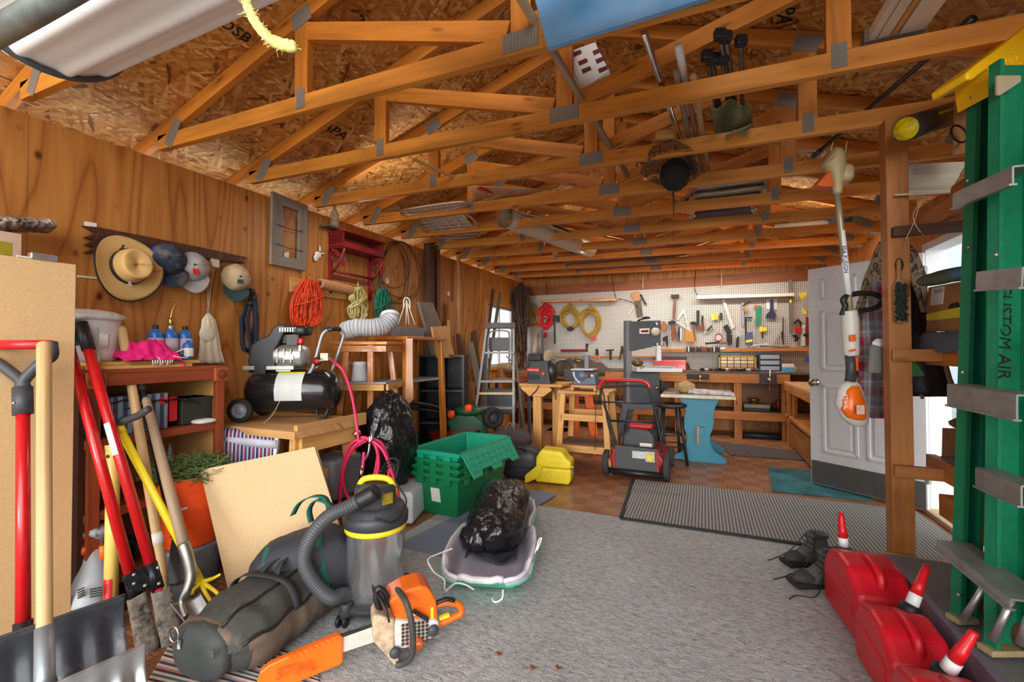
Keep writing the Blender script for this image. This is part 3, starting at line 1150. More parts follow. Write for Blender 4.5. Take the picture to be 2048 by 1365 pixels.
b.grid(pink,44,36,.003)
b.build('cloth',mat('hot pink cotton',rgb(226,20,118),.85,0,.06),t)
t=thing('cord_hank','coil of thin white cord on the edge of the shelf boards','cord',Ws(322,722,-2.70))
b=MB()
o=Ws(322,724,-2.692)
for i in range(12):
 q=o+V((0,-.045+i*.008,.0))
 b.tube([q+V((-.07,.0,.03)),q+V((-.01,.002,.03)),q+V((.012,.004*(i%3),.005)),q+V((.006,.006,-.02+.004*(i%4)))],.0028,6)
b.tube(cr([o+V((-.05,.1,.05)),o+V((-.02,.14,.07)),o+V((0,.13,.02)),o+V((.0,.06,.03))],6),.0028,6)
b.build('cord',mat('white cord',rgb(232,228,216),.8),t)
one(MB().box(Ws(372,737,-2.74)+V((0,.02,.0)),(.05,.12,.012),.2),'folded_paper',PAPER,'folded white paper at the right end of the shelf top','paper')
boxm=stripes('grey striped print',[rgb(130,142,166),rgb(60,70,92)],24,'u',.4)
a,c_=P(222,848,X=SX-.04),P(336,786,X=SX-.04)
t=thing('printed_carton','blue-grey printed carton with a tool pictured on it, on the second shelf','box',(SX-.15,(a.y+c_.y)/2,.852))
b=MB()
b.bb(SX-.26,SX-.04,a.y,c_.y,.852,c_.z)
b.build('carton',boxm,t,bev=.002)
b=MB()
m=frame((SX-.038,(a.y+c_.y)/2,.94),(0,1,0))
b.prism([(-.09,.0),(.0,.02),(.06,.01),(.06,-.01),(.02,-.02),(.02,-.06),(-.02,-.06),(-.03,-.02),(-.09,-.02)],m,.002)
b.build('tool_picture',CHAR,t)
b=MB()
b.prism([(.085,.05),(.115,.04),(.12,.075),(.09,.085)],m,.003)
b.build('red_panel',RED,t)
a,c_=P(363,842,X=SX-.05),P(424,792,X=SX-.05)
t=thing('storage_bin','dark green square bin on the second shelf beside the printed carton','bin',(SX-.15,(a.y+c_.y)/2,.852))
b=MB()
b.bb(SX-.2,SX-.05,a.y,c_.y,.852,c_.z)
b.build('body',mat('dark olive plastic',rgb(48,52,44),.5),t,bev=.006)
b=MB()
b.bb(SX-.205,SX-.045,a.y-.005,c_.y+.005,c_.z-.012,c_.z)
b.build('rim',mat('dark olive plastic',rgb(48,52,44)),t,bev=.003)
sbox('carton_packet',RED,'red and white packet between the carton and the green bin','packet',339,842,355,795,SX-.06,.06)
t=thing('blue_packet','blue packet leaning at the right end of the second shelf','packet',Ws(400,840,SX-.08))
b=MB()
b.box(Ws(400,822,SX-.14),(.1,.09,.07),Matrix.Rotation(.4,3,'X'))
b.build('packet',mat('blue print',rgb(70,140,180),.4,0,.25,60),t)
one(MB().ell(P(400,845,X=SX-.03)+V((0,.02,.004)),(.05,.06,.014),n=10,e=.7),'white_pad',PAPER,'white folded pad lying before the blue packet','pad')
for i,(z,lab) in enumerate(((1.0,'black plastic sheet folded over the printed carton'),(1.03,'crumpled black film lying over the green bin'))):
 b=MB()
 y0=1.3+.17*i
 b.grid(lambda u,v:V((SX-.25+v*.22,y0+(u-.5)*.36,z-.045*i+.02*math.sin(u*3)+.02*noise.noise(V((u*6,v*6,i*5)))-.02*abs(u-.5))),24,16,.003)
 one(b,'plastic_sheet',mat('black film',rgb(26,27,30),.25,0,.1),lab,'plastic sheet')
t=thing('metal_funnel','tall grey metal cone standing on the lower shelf','funnel',Ws(342,905))
o=P(340,905,X=SX-.12)
o.z=.502
b=MB()
b.lathe([(.05,0),(.045,.02),(.02,.1),(.006,.24),(0,.245)],o,UP,20)
b.build('cone',GREYP,t)
one(MB().ell((SX-.12,1.62,.535),(.07,.09,.033),n=12,e=.6),'cloth_bundle',mat('tan cloth',rgb(160,130,96),.9),'tan bundle on the lower shelf behind the cuttings','bundle')
one(MB().bb(SX-.3,SX-.12,1.56,1.72,.502,.56),'flat_tray',GREYWOOD,'flat grey tray at the back of the lower shelf','tray',bev=.004)
t=thing('chain','heap of steel chain in the bottom of the shelf unit, seen between the red handles','chain',(SX-.1,1.30,.16))
r2=random.Random(3)
b=MB()
for i in range(70):
 q=V((SX-.12+r2.uniform(-.1,.06),1.36+r2.gauss(0,.06),.18+r2.random()*.1))
 e=Euler((r2.random()*6,r2.random()*6,r2.random()*6)).to_matrix()
 b.tube([q+e@V((math.cos(a)*.02,math.sin(a)*.011,0)) for a in [2*PI*k/10 for k in range(10)]],.0035,5,True)
b.build('links',DARKSTEEL,t)
def pd(px,py,d):
 return P(px,py,d=d)
def blade(TL,TR,h,out,curl,bottom_z=0.0):
 """curved snow-shovel blade: upper edge TL..TR, falling to the floor and bowing by curl"""
 e=(TR-TL).normalized()
 n=UP.cross(e).normalized()*out
 def fn(u,v):
  p=TL.lerp(TR,u)
  rip=.006*math.cos(u*2*PI*5)*math.sin(v*PI)
  return V((p.x,p.y,bottom_z+(p.z-bottom_z)*(1-v)))+n*(curl*(1-math.cos(v*PI*.62))-.03*math.sin(v*PI)+rip)
 return fn,n
bl1=mat('scuffed black blade',rgb(58,60,66),.32,0,.3,9,.06,dirt=(rgb(150,152,156),.22))
TL,TR=pd(-90,1305,1.36),pd(250,1190,1.68)
TL.z=TR.z=.36
t=thing('snow_shovel','snow shovel with red shaft, D-grip and wide black plastic blade','shovel',TL.lerp(TR,.5)*1)
t.location.z=0
INV[t.name]=Matrix.Translation(-t.location)
fn,n1=blade(TL,TR,.36,1,.16)
side=1 if n1.dot(-FWD+RGT*.6)>0 else -1
fn,n1=blade(TL,TR,.36,side,.15)
b=MB()
b.grid(fn,60,16,.004)
b.build('blade',bl1,t)
b=MB()
b.tube([fn(i/20,0) for i in range(21)],.006,6)
b.build('blade_edge',CHAR,t)
top,bot=pd(46,800,1.75),pd(46,1262,1.585)
ax=(top-bot).normalized()
b=MB()
b.tube([bot,top],.0205,20)
b.build('shaft',REDPAINT,t)
b=MB()
b.tube([bot-ax*.16,bot+ax*.03],.026,16)
b.build('socket',BLACK,t)
gl,gr=pd(-32,690,1.77),pd(103,690,1.80)
mid=pd(45,790,1.752)
b=MB()
b.tube([bot.lerp(top,.93),mid+ax*.03],.03,16)
for q in (gl,gr):
 b.tube(cr([mid+ax*.0,mid+ax*.05,q.lerp(mid,.42)-ax*-.005,q-ax*.05,q-ax*.0,q+ax*.01],5),[.026,.025,.024]+[.02]*23,12)
b.build('yoke',CHAR,t)
b=MB()
b.tube([gl,gl.lerp(gr,.5),gr],.019,16)
b.build('grip',RED,t)
b=MB()
b.ell(mid+(-FWD)*.03+ax*-.03,(.006,.006,.006),n=6)
b.build('rivet',STEEL,t)
TL,TR=pd(15,1385,1.22),pd(292,1268,1.47)
TL.z=TR.z=.32
t=thing('snow_shovel','snow shovel with plain wooden shaft and wide dented aluminium blade','shovel',(TL.x*.5+TR.x*.5,TL.y*.5+TR.y*.5,0))
fn,n1=blade(TL,TR,.32,1,.16)
side=1 if n1.dot(-FWD+RGT*.6)>0 else -1
fn,n1=blade(TL,TR,.32,side,.16)
b=MB()
b.grid(fn,60,16,.003)
b.build('blade',mat('worn aluminium sheet',rgb(186,188,190),.34,.85,.12,7,.04),t)
top,bot=pd(88,686,1.725),pd(89,1318,1.37)
ax=(top-bot).normalized()
b=MB()
b.tube([bot-ax*.05,bot,bot.lerp(top,.5),top-ax*.01,top],[.012,.0195,.0205,.0215,.016],18)
b.build('shaft',TOOLWOOD,t)
b=MB()
b.tube([bot-ax*.08,bot-ax*.05,bot+ax*.09],[.03,.024,.023],18)
b.build('socket',mat('grey steel socket',rgb(150,156,162),.4,.6,.1),t)
t=thing('post_hole_digger','post hole digger with two long red handles and muddy curved blades','digger',(-2.15,1.22,0))
hl=(pd(124,640,2.10),pd(262,1156,1.97))
hr=(pd(163,650,2.11),pd(303,1136,2.0))
for a,c_ in (hl,hr):
 b=MB()
 b.tube([a,c_],.0215,18)
 r=b.build('handle',REDPAINT,t)
 b=MB()
 b.tube([a+(a-c_).normalized()*.01,a.lerp(c_,.11)],.0255,18)
 b.build('grip',BLACK,r)
b=MB()
m=frame(hr[0].lerp(hr[1],.3),(hr[1]-hr[0]))
b.grid(lambda u,v:hr[0].lerp(hr[1],.42+.13*u)+m.to_3x3()@V((0,math.cos(2.2+v*2.2)*.0222,math.sin(2.2+v*2.2)*.0222)),4,10,0)
b.build('label',PAPER,t)
b=MB()
for a,c_ in (hl,hr):
 e=(c_-a).normalized()
 b.tube([c_-e*.02,c_+e*.1],.025,14)
pa,pb=hl[1]+(hl[1]-hl[0]).normalized()*.03,hr[1]+(hr[1]-hr[0]).normalized()*.02
b.beam(pa+FWD*.02,pb+FWD*.02,.014,.09)
b.beam(pa-FWD*.026,pb-FWD*.026,.008,.085)
b.build('pivot',mat('black steel plate',rgb(40,42,48),.35,.5,.15,14),t)
b=MB()
for px,py in ((268,1150),(268,1168),(318,1168),(316,1136),(290,1172)):
 b.cyl(pd(px,py,1.935),pd(px,py,1.92),.007,.007,8)
b.build('bolt',STEEL,t)
MUD=mat('muddy steel',rgb(146,138,126),.8,.1,.4,60,.3,dirt=(rgb(44,42,42),.42))
for (x0,y0,x1,y1,w_,d0,d1,s_) in ((270,1194,294,1312,38,1.95,1.90,1),(318,1180,340,1290,40,1.97,1.955,-1)):
 a,c_=pd(x0,y0,d0),pd(x1,y1,d1)
 e=(c_-a).normalized()
 sd=e.cross(FWD).normalized()
 wd=w_*d0/FP/2
 def bf(u,v):
  k=(u-.5)*2
  return a.lerp(c_,v)+sd*k*wd*(.82+.3*v-(.25*max(0,v-.85)/.15))+FWD*(-.028+.045*k*k)
 b=MB()
 b.grid(bf,14,12,.005)
 b.build('blade',MUD,t)
b=MB()
b.tube([pd(316,1180,1.98),pd(322,1192,1.975)],.016,10)
b.build('red_collar',RED,t)
t=thing('fiberglass_maul','pale yellow fibreglass handle with flared top standing head down','maul',pd(222,1210,2.05))
a,c_=pd(227,890,2.16),pd(222,1200,2.06)
b=MB()
b.tube([a,a.lerp(c_,.03),a.lerp(c_,.12),a.lerp(c_,.5),c_],[.034,.031,.026,.027,.027],20)
b.build('handle',mat('pale yellow fibreglass',rgb(240,206,110),.42,0,.05),t)
b=MB()
q=a.lerp(c_,.07)-FWD*.028
b.cyl(q,q-FWD*.004,.008,.008,10)
b.build('hang_hole',DARKWOOD,t)
b=MB()
m=frame(a.lerp(c_,.9),c_-a)
b.grid(lambda u,v:a.lerp(c_,.86+.12*u)+V((math.cos(-1.9+v*1.6),math.sin(-1.9+v*1.6),0))*.0285,4,10,0)
b.build('red_label',RED,t)
b=MB()
b.box(c_+V((0,0,-.05)),(.07,.15,.07),.6)
b.build('head',DARKSTEEL,t,bev=.008)
t=thing('garden_cultivator','yellow tubular cultivator with black side grip and four curved tines','cultivator',pd(425,1215,2.18))
a,c_=pd(236,852,2.12),pd(402,1165,2.13)
b=MB()
b.tube([a,c_],.0175,16)
b.build('shaft',YELLOW,t)
b=MB()
b.tube(cr([a-(c_-a).normalized()*.01,a+V((0,0,.012)),pd(250,842,2.11),pd(276,832,2.1),pd(298,818,2.09)],5),[.018]*8+[.017]*13,14)
b.build('grip',CHAR,t)
b=MB()
b.tube([a+(c_-a).normalized()*-.006,a+(c_-a).normalized()*.04],.0215,16)
b.build('collar',YELLOW,t)
for pts in ([(402,1165),(425,1158),(440,1150)],[(402,1165),(420,1176),(436,1190),(443,1215)],[(402,1165),(410,1185),(424,1206),(430,1212)],[(404,1163),(396,1172),(388,1180),(384,1190)],[(400,1160),(384,1170)]):
 b=MB()
 q=cr([pd(x,y,2.13-.02*i) for i,(x,y) in enumerate(pts)],5)
 b.tube(q,[.011-.006*i/len(q) for i in range(len(q))],8)
 b.build('tine',YELLOW,t)
t=thing('hoe_handle','pale wooden tool handle with a tapered foot leaning at the shelf','handle',pd(335,1185,2.12))
a,c_=pd(243,654,2.33),pd(333,1180,2.13)
b=MB()
q=[a.lerp(c_,k) for k in (0,.012,.5,.84,.93,1)]
b.tube(q,[.014,.0205,.021,.021,.017,.010],16)
b.build('shaft',TOOLWOOD,t)
b=MB()
b.tube([a.lerp(c_,.80),a.lerp(c_,.84)],.0222,16)
b.build('tape_band',PAPER,t)
t=thing('leaf_rake','black fan rake with long black handle, tines on the floor','rake',pd(355,1270,2.1))
a,c_=pd(264,690,2.36),pd(348,1075,2.22)
b=MB()
b.tube([a,c_],.0135,14)
b.build('shaft',BLACK,t)
b=MB()
b.tube([a,a.lerp(c_,.25)],.0175,14)
b.build('grip',CHAR,t)
b=MB()
for i in range(22):
 u=i/21
 e0=pd(346+6*u,1075+2*u,2.22)
 e1=pd(330+62*u,1190+8*math.sin(u*3),2.19)
 e2=pd(322+84*u,1262+14*math.sin(u*3),2.15)
 e3=pd(318+92*u,1272+14*math.sin(u*3),2.10)
 b.tube([e0,e1,e2,e3],.0042,5)
b.tube([pd(322,1176,2.185),pd(352,1170,2.185),pd(388,1150,2.185)],.006,6)
b.build('tines',BLACK,t)
t=thing('round_shovel','round-point shovel with weathered grey handle and bare steel blade','shovel',pd(385,1270,2.0))
a,c_=pd(291,796,2.28),pd(368,1092,2.08)
b=MB()
q=[a.lerp(c_,k) for k in (0,.02,.1,.6,1)]
b.tube(q,[.012,.018,.0195,.023,.0235],16)
b.build('shaft',GREYHANDLE,t)
b=MB()
sh=cr([c_-(c_-a).normalized()*.01,pd(377,1120,2.06),pd(382,1152,2.03),pd(374,1180,2.0),pd(363,1205,1.98),pd(372,1235,1.95)],5)
b.tube(sh,[.0255]*6+[.025]*5+[.024,.023,.022,.021,.02]+[.019,.018,.016,.014,.012]+[.012]*5,16)
b.build('socket',mat('bare steel',rgb(150,148,144),.38,.85,.15,12),t)
b=MB()
A0,A1=pd(340,1206,1.97),pd(404,1186,2.05)
B0,B1=pd(392,1272,1.93),pd(440,1250,1.99)
def spade(u,v):
 k=(u-.5)*2
 w_=math.sqrt(max(0,1-max(0,v-.5)**2*3.4))
 p0=A0.lerp(A1,.5+k*.5*w_)
 p1=B0.lerp(B1,.5+k*.5*w_)
 return p0.lerp(p1,v)+UP*(.022*k*k-.014)+FWD*-.01*k*k
b.grid(spade,16,14,.003)
b.build('blade',mat('bare steel',rgb(150,148,144)),t)
t=thing('string_trimmer','light grey electric string trimmer with orange trigger standing upside down','trimmer',pd(190,1215,2.1))
TG=mat('light grey plastic',rgb(168,176,184),.45,0,.06)
b=MB()
b.tube([pd(192,655,2.2),pd(190,1035,2.17)],.0155,14)
b.build('pole',mat('white tube',rgb(206,206,206),.4,.3,.06),t)
b=MB()
q=cr([pd(196,1052,2.16),pd(186,1085,2.16),pd(188,1125,2.14),pd(184,1160,2.12),pd(180,1195,2.09),pd(176,1218,2.07)],4)
b.tube(q,[.052,.05,.046,.042,.040,.040,.040,.042,.045,.05,.056,.062,.067,.071,.074,.076,.077,.077,.076,.074,.07],20)
b.build('housing',TG,t)
b=MB()
b.tube(cr([pd(196,1066,2.13),pd(176,1068,2.125),pd(160,1078,2.12),pd(163,1092,2.12),pd(182,1108,2.13)],4),.02,12)
b.build('handle',TG,t)
b=MB()
b.tube([pd(172,1095,2.11),pd(163,1112,2.11),pd(155,1116,2.11)],[.014,.011,.006],8)
b.build('trigger',ORANGE,t)
b=MB()
b.tube([pd(205,1092,2.11),pd(206,1118,2.11)],.014,8)
b.build('trigger',ORANGE,t)
b=MB()
b.tube([pd(190,985,2.18),pd(187,1042,2.17)],.025,14)
b.ell(pd(186,1000,2.16),(.035,.035,.03),n=10)
b.build('coupling',BLACK,t)
b=MB()
for i in range(4):
 b.beam(pd(180,1180+5*i,2.01),pd(203,1176+5*i,2.015),.004,.006)
 b.beam(pd(156,1182+5*i,2.02),pd(168,1176+5*i,2.015),.004,.006)
b.build('vent',BLACK,t)
o=P(380,1180,d=2.44)
o.z=0
t=thing('galvanized_bucket','fluted galvanized bucket standing on the floor under the orange bucket','bucket',o)
b=MB()
prof=[(.12,0),(.125,.02)]
nn=72
vs,fs=[],[]
zs=[0,.02,.21,.23,.235]
rs=[.118,.12,.148,.152,.15]
for r_,z in zip(rs,zs):
 for k in range(nn):
  rr=r_+(.004*math.cos(k*PI) if 0<z<.22 else 0)
  vs.append(o+V((math.cos(2*PI*k/nn)*rr,math.sin(2*PI*k/nn)*rr,z)))
for j in range(4):
 for k in range(nn):
  fs.append((j*nn+k,j*nn+(k+1)%nn,(j+1)*nn+(k+1)%nn,(j+1)*nn+k))
fs.append(tuple(4*nn+k for k in range(nn)))
b.add(vs,fs,True)
b.build('body',mat('dull galvanized',rgb(140,150,156),.5,.55,.18,14),t)
b=MB()
b.tube(cr([o+V((.13,-.05,.2)),o+V((.17,-.1,.15)),o+V((.17,-.12,.08))],6),.004,6)
b.build('bail',DARKSTEEL,t)
o2=o+V((0,0,.238))
t=thing('orange_bucket','orange plastic bucket full of cut green conifer sprigs','bucket',o2)
b=MB()
b.lathe([(.128,0),(.134,.01),(.140,.2),(.147,.22),(.142,.235),(.150,.25),(.144,.27),(.154,.29),(.158,.36),(.162,.372),(.152,.372),(.146,.3),(0,.29)],o2,UP,40)
b.build('body',ORANGE if False else mat('orange red plastic',rgb(240,84,34),.38,0,.05),t)
b=MB()
b.tube([o2+V((math.cos(a)*.1435,math.sin(a)*.1435,.2+.04*math.sin(a+1.2))) for a in [-1.75+.16*k for k in range(8)]],.006,8)
b.build('bail_grip',WHITEP,t)
tag_o=o2+V((0,0,.33))
b=MB()
r2=random.Random(11)
for i in range(1100):
 a,rr=r2.random()*6.28,math.sqrt(r2.random())*.18
 p=tag_o+V((math.cos(a)*rr,math.sin(a)*rr,r2.random()*.11*(1-rr*2)+.02))
 dr=V((r2.uniform(-1,1),r2.uniform(-1,1),r2.uniform(-.25,.45))).normalized()*r2.uniform(.03,.08)
 b.beam(p,p+dr,.004,.003)
 if i%3==0:
  for s_ in (-1,1):
   b.beam(p+dr*.5,p+dr*.8+dr.cross(UP)*.35*s_,.003,.002)
cl=b.build('cuttings',mat('conifer green',rgb(92,112,58),.8,0,.4,30),None)
tag(cl,'heap of green conifer cuttings piled in the orange bucket','cuttings',kind='stuff')
TLb,TRb,BLb=P(400,942,d=2.35),P(632,893,d=2.50),P(462,1206,Z=.0)
ex=(TRb-TLb)
for i,(dxx,off,lab) in enumerate(((0,0,'front sheet of pale particle board leaning at the orange bucket, half behind the black duffel'),(.03,.035,'rear sheet of particle board showing as a rim behind the front one'))):
 n_=ex.cross(TLb-BLb).normalized()
 if n_.dot(FWD)<0:
  n_=-n_
 a=TLb+n_*off+ex*dxx*.3+V((0,0,.004-.008*i))
 c_=BLb+n_*off+ex*dxx*.3
 q=[a,a+ex*.985,c_+ex*.985,c_]
 if i==0:
  q[1]=q[1]+V((0,0,-.005))
  q[2]=q[2]+ex*.04
 b=MB()
 vs=q+[p+n_*.018 for p in q]
 b.add(vs,[(0,3,2,1),(4,5,6,7),(0,1,5,4),(1,2,6,5),(2,3,7,6),(3,0,4,7)])
 one(b,'particle_sheet',MDF2,lab,'board')
a,c_=P(255,1420,Z=.008),P(395,1238,Z=.008)
RUG=[rgb(206,196,190),rgb(70,74,92),rgb(196,150,146),rgb(224,218,210),rgb(92,46,54),rgb(206,198,190),rgb(80,110,100),rgb(216,196,186),rgb(60,62,76),rgb(190,120,120)]
b=MB()
A,B_,C_,D_=P(200,1520,Z=.006),P(375,1232,Z=.006),P(640,1330,Z=.006),P(640,1560,Z=.006)
b.grid(lambda u,v:A.lerp(B_,v).lerp(D_.lerp(C_,v),u)+V((0,0,.003)),60,60,.008)
one(b,'rag_rug',stripes('rag rug weave',RUG,5.5,'v',.95),'multicoloured striped rag rug under the black and brown duffel bag','rug')
t=thing('work_table','pale wooden table under the air compressor, with a drawer knob on its side','table',(-2.65,2.16,0))
LTW=wood('pale table wood',rgb(206,158,100),.7,.55,20)
X0,X1,Y0_,Y1_,ZT=XL+.02,-2.19,1.86,2.46,.80
b=MB()
b.bb(X0,X1,Y0_,Y1_,ZT-.045,ZT)
b.build('tabletop',LTW,t,bev=.003)
b=MB()
b.bb(X1-.03,X1,Y0_+.02,Y1_,ZT,ZT+.035)
b.build('edge_strip',LTW,t,bev=.003)
b=MB()
b.bb(X0,X0+.03,Y0_+.1,Y1_,ZT,ZT+.03)
b.build('edge_strip',LTW,t,bev=.003)
b=MB()
b.bb(X1-.06,X1-.03,Y0_+.08,Y1_-.04,ZT-.15,ZT-.045)
r=b.build('drawer',PINE,t,bev=.003)
b=MB()
b.lathe([(.01,0),(.012,.02),(.026,.03),(.03,.042),(.022,.055),(0,.058)],(X1-.03,2.36,ZT-.095),(1,0,0),20)
b.build('knob',CHROME,r)
for (x,y,x2,y2) in ((X1-.08,Y0_+.09,X1-.08,Y0_+.05),(X1-.08,Y1_-.12,X1-.06,Y1_+.02),(X0+.1,Y0_+.09,X0+.1,Y0_+.05),(X0+.1,Y1_-.1,X0+.1,Y1_)):
 b=MB()
 b.beam((x,y,ZT-.045),(x2,y2,0),.05,.07,(0,1,0))
 b.build('leg',PINE,t,bev=.003)
b=MB()
b.bb(X1-.1,X1-.06,Y0_+.05,Y1_-.02,.44,.51)
b.build('stretcher',PINE,t,bev=.003)
b=MB()
b.bb(X0+.05,X1-.05,Y0_+.05,Y1_,.2,.22)
b.build('lower_board',OLDWOOD,t)
CPHI=.49
CY,CZ=2.194,ZT+.195
CPV=V((-2.753,CY,ZT))
CRM=Matrix.Rotation(CPHI,3,'Z')
def pc(px,py,y=2.194):
 """point on the compressor's own upright plane, in its unturned frame"""
 r_=V(ray(px,py))
 n_=CRM@V((0,1,0))
 k=(CPV+n_*(y-CY)-V((0,0,HC))).dot(n_)/r_.dot(n_)
 return CPV+CRM.inverted()@(V((0,0,HC))+r_*k-CPV)
R_=.15
xl,xr=pc(494,790).x,pc(684,790).x
t=thing('air_compressor','air compressor with black tank, grey motor pump and two wheels on the pale table','compressor',CPV)
t.rotation_euler.z=CPHI
GLOSS=mat('gloss black enamel',rgb(26,27,30),.22,0,.1,8,coat=.5)
b=MB()
lx0=pc(526,780,1.894).x
lx1=pc(584,780,1.894).x-lx0
ec=[(0,0),(.05,.006),(.09,.022),(.12,.045),(.137,.075),(R_,.105)]
prof=ec+[(r_,xr-xl-z) for r_,z in reversed(ec)]
b.lathe(prof,(xl,CY,CZ),(1,0,0),40)
b.build('tank',GLOSS,t)
b=MB()
b.grid(lambda u,v:V((lx0+lx1*u,CY+math.cos(2.75+v*1.45)*(R_+.0015),CZ-math.sin(2.75+v*1.45)*(R_+.0015))),4,12,0)
lab=b.build('warning_label',mat('yellowed label',rgb(206,212,206),.6,0,.06),t)
b=MB()
b.grid(lambda u,v:V((lx0+lx1*u,CY+math.cos(4.08+v*.12)*(R_+.0025),CZ-math.sin(4.08+v*.12)*(R_+.0025))),4,3,0)
b.build('label_header',YELLOW,lab)
for yy in (CY-.165,CY+.165):
 o=V((xl+.04,yy,ZT+.08))
 s_=-1 if yy<CY else 1
 b=MB()
 b.lathe([(.05,-.02),(.076,-.02),(.08,-.012),(.08,.012),(.076,.02),(.05,.02),(.05,-.02)],o,(0,1,0),40,cap=False)
 r=b.build('wheel',BLACKM,t)
 b=MB()
 b.lathe([(.0,.014),(.012,.02),(.018,.014),(.044,.008),(.05,.016),(.05,-.016)],o,(0,s_,0),32)
 b.build('hub',mat('grey hub plastic',rgb(140,144,150),.5,.2,.1),r)
b=MB()
b.cyl((xl+.04,CY-.165,ZT+.08),(xl+.04,CY+.165,ZT+.08),.008)
b.build('axle',DARKSTEEL,t)
for yy in (-.07,.07):
 b=MB()
 b.tube([(xr-.15,CY+yy,CZ-.12),(xr-.14,CY+yy,ZT+.012),(xr-.09,CY+yy,ZT+.012),(xr-.07,CY+yy,CZ-.11)],.011,8)
 b.build('foot',BLACK,t)
b=MB()
b.box((-2.78,CY,CZ+R_+.012),(.34,.16,.03))
b.build('saddle',STEEL,t,bev=.005)
b=MB()
b.box((-2.83,CY-.085,CZ+R_-.01),(.075,.01,.085))
b.build('bracket',BLACK,t,bev=.003)
c0=pc(528,705)
b=MB()
sh=[(508,712),(512,690),(530,678),(545,672),(556,655),(564,650),(580,650),(580,662),(566,690),(560,700),(560,735),(540,738),(508,732),(505,722)]
q=[pc(x,y) for x,y in sh]
b.prism([(p.x,p.z) for p in q],frame((0,CY,0),(1,0,0)),.15)
b.build('shroud',CHAR if False else mat('matt black plastic',rgb(36,37,40),.5,0,.1),t,bev=.014,seg=3)
b=MB()
a,c_=pc(553,712),pc(622,712)
rr=.082
b.lathe([(rr*.8,0),(rr,.01),(rr,(c_-a).length*.4),(rr*.97,(c_-a).length*.45),(rr,(c_-a).length*.5),(rr,(c_-a).length*.8),(rr*.7,(c_-a).length*.93),(0,(c_-a).length*.95)],a,(1,0,0),32)
for k in range(3):
 b.box((a.x+.04+.045*k,CY-rr,a.z),(.01,.012,.1))
b.box((a.x+.07,CY,a.z-.09),(.1,.12,.05))
b.build('motor_casing',mat('cast aluminium',rgb(186,186,180),.4,.75,.12,22,.1),t,bev=.004)
b=MB()
b.box((a.x+.12,CY-rr-.004,a.z-.01),(.06,.004,.03))
b.build('rating_label',PAPER,t)
b=MB()
for k in range(6):
 z0=pc(590,686).z+k*.010
 b.box((pc(588,690).x,CY,z0),(.105,.11,.005))
b.box((pc(588,690).x,CY,pc(588,686).z+.02),(.07,.08,.07))
b.build('cylinder_fins',DARKSTEEL,t)
b=MB()
b.box((pc(590,660).x,CY,pc(590,660).z),(.135,.13,.05))
b.ell((pc(605,662).x+.01,CY-.01,pc(605,662).z),(.05,.075,.036),n=14,e=.6)
b.build('air_filter',BLACK,t,bev=.01)
b=MB()
for k in range(8):
 b.box((pc(570+5*k,662).x,CY-.075,pc(588,662).z+.004),(.009,.01,.03))
b.build('grille',STEEL,t)
b=MB()
b.ell(pc(602,683,2.124),(.018,.018,.024),n=10,e=.7)
b.build('switch_cap',RED,t)
b=MB()
b.box(pc(600,697,2.119),(.014,.012,.04))
b.build('switch_stem',STEEL,t)
b=MB()
hd=cr([pc(570,748,2.124),pc(606,754,2.124),pc(622,742,2.119),pc(632,715,2.114),pc(644,672,2.114),pc(655,660,2.124)],6)
b.tube(hd,.0115,12)
b2=cr([pc(655,660,2.124),pc(668,658,2.194),pc(678,659,2.254)],4)
b.tube(b2,.0115,12)
b.tube(cr([pc(678,659,2.254),pc(687,668,2.274),pc(682,690,2.274),pc(668,730,2.274),pc(662,745,2.274)],6),.0115,12)
b.build('handle',mat('grey steel tube',rgb(164,166,172),.4,.4,.06),t)
b=MB()
b.tube([pc(652,660,2.119),pc(666,658,2.189),pc(679,659,2.254)],.0165,12)
b.build('grip',BLACK,t)
b=MB()
g=pc(634,723,2.104)
b.lathe([(.012,-.03),(.03,-.03),(.03,0),(.027,.004),(0,.004)],g,(.2,-1,0),20)
r=b.build('regulator',BLACK,t)
b=MB()
b.lathe([(.0,.0055),(.024,.005)],g,(.2,-1,0),20)
b.build('gauge',RED,r)
b=MB()
b.tube([g,g+V((.05,.02,.01)),g+V((.09,.02,.012))],.014,10)
b.box(g+V((.045,.03,.03)),(.05,.05,.05))
b.tube([g+V((-.08,.03,-.06)),g+V((-.02,.03,-.05)),g+V((.02,.03,-.02))],.008,8)
b.build('fittings',mat('brass and steel',rgb(150,138,110),.4,.8,.2),t)
b=MB()
b.tube(cr([pc(563,795,2.059),pc(545,830,2.034),pc(520,855,1.954),pc(505,880,1.894),pc(497,920,1.884)],6),.0018,5)
b.build('tie_string',CREAM,t)
hose_m=mat('magenta hose',rgb(206,40,86),.4,0,.06)
HX=-2.30
def ph(px,py,d=2.68):
 return P(px,py,d=d+.17)
t=thing('air_hose','magenta air hose running down from the compressor into hanging loops','hose',ph(735,1045))
b=MB()
p0=CPV+CRM@(g+V((.09,.02,.012))-CPV)
b.tube(cr([p0,ph(672,728,2.78),ph(688,745,2.76),ph(703,790,2.72),ph(712,840,2.68),ph(717,880,2.66),ph(722,885,2.66)],8),.0095,10)
def loop(pts,d):
 b.tube(cr([ph(x,y,d) for x,y in pts],8),.0105,10)
loop([(722,876),(735,878),(765,900),(785,950),(800,1005),(804,1050)],2.62)
loop([(738,876),(712,890),(690,930),(680,990),(684,1020),(706,1040),(722,1020)],2.66)
loop([(740,878),(705,886),(688,925),(679,985),(677,1060),(680,1100)],2.70)
loop([(738,880),(752,895),(757,930),(748,970),(730,1005),(712,985)],2.64)
loop([(742,878),(756,900),(748,955),(736,985),(710,1000),(693,990),(686,950),(700,905),(735,880)],2.67)
loop([(740,876),(765,890),(778,930),(776,965),(778,1000)],2.66)
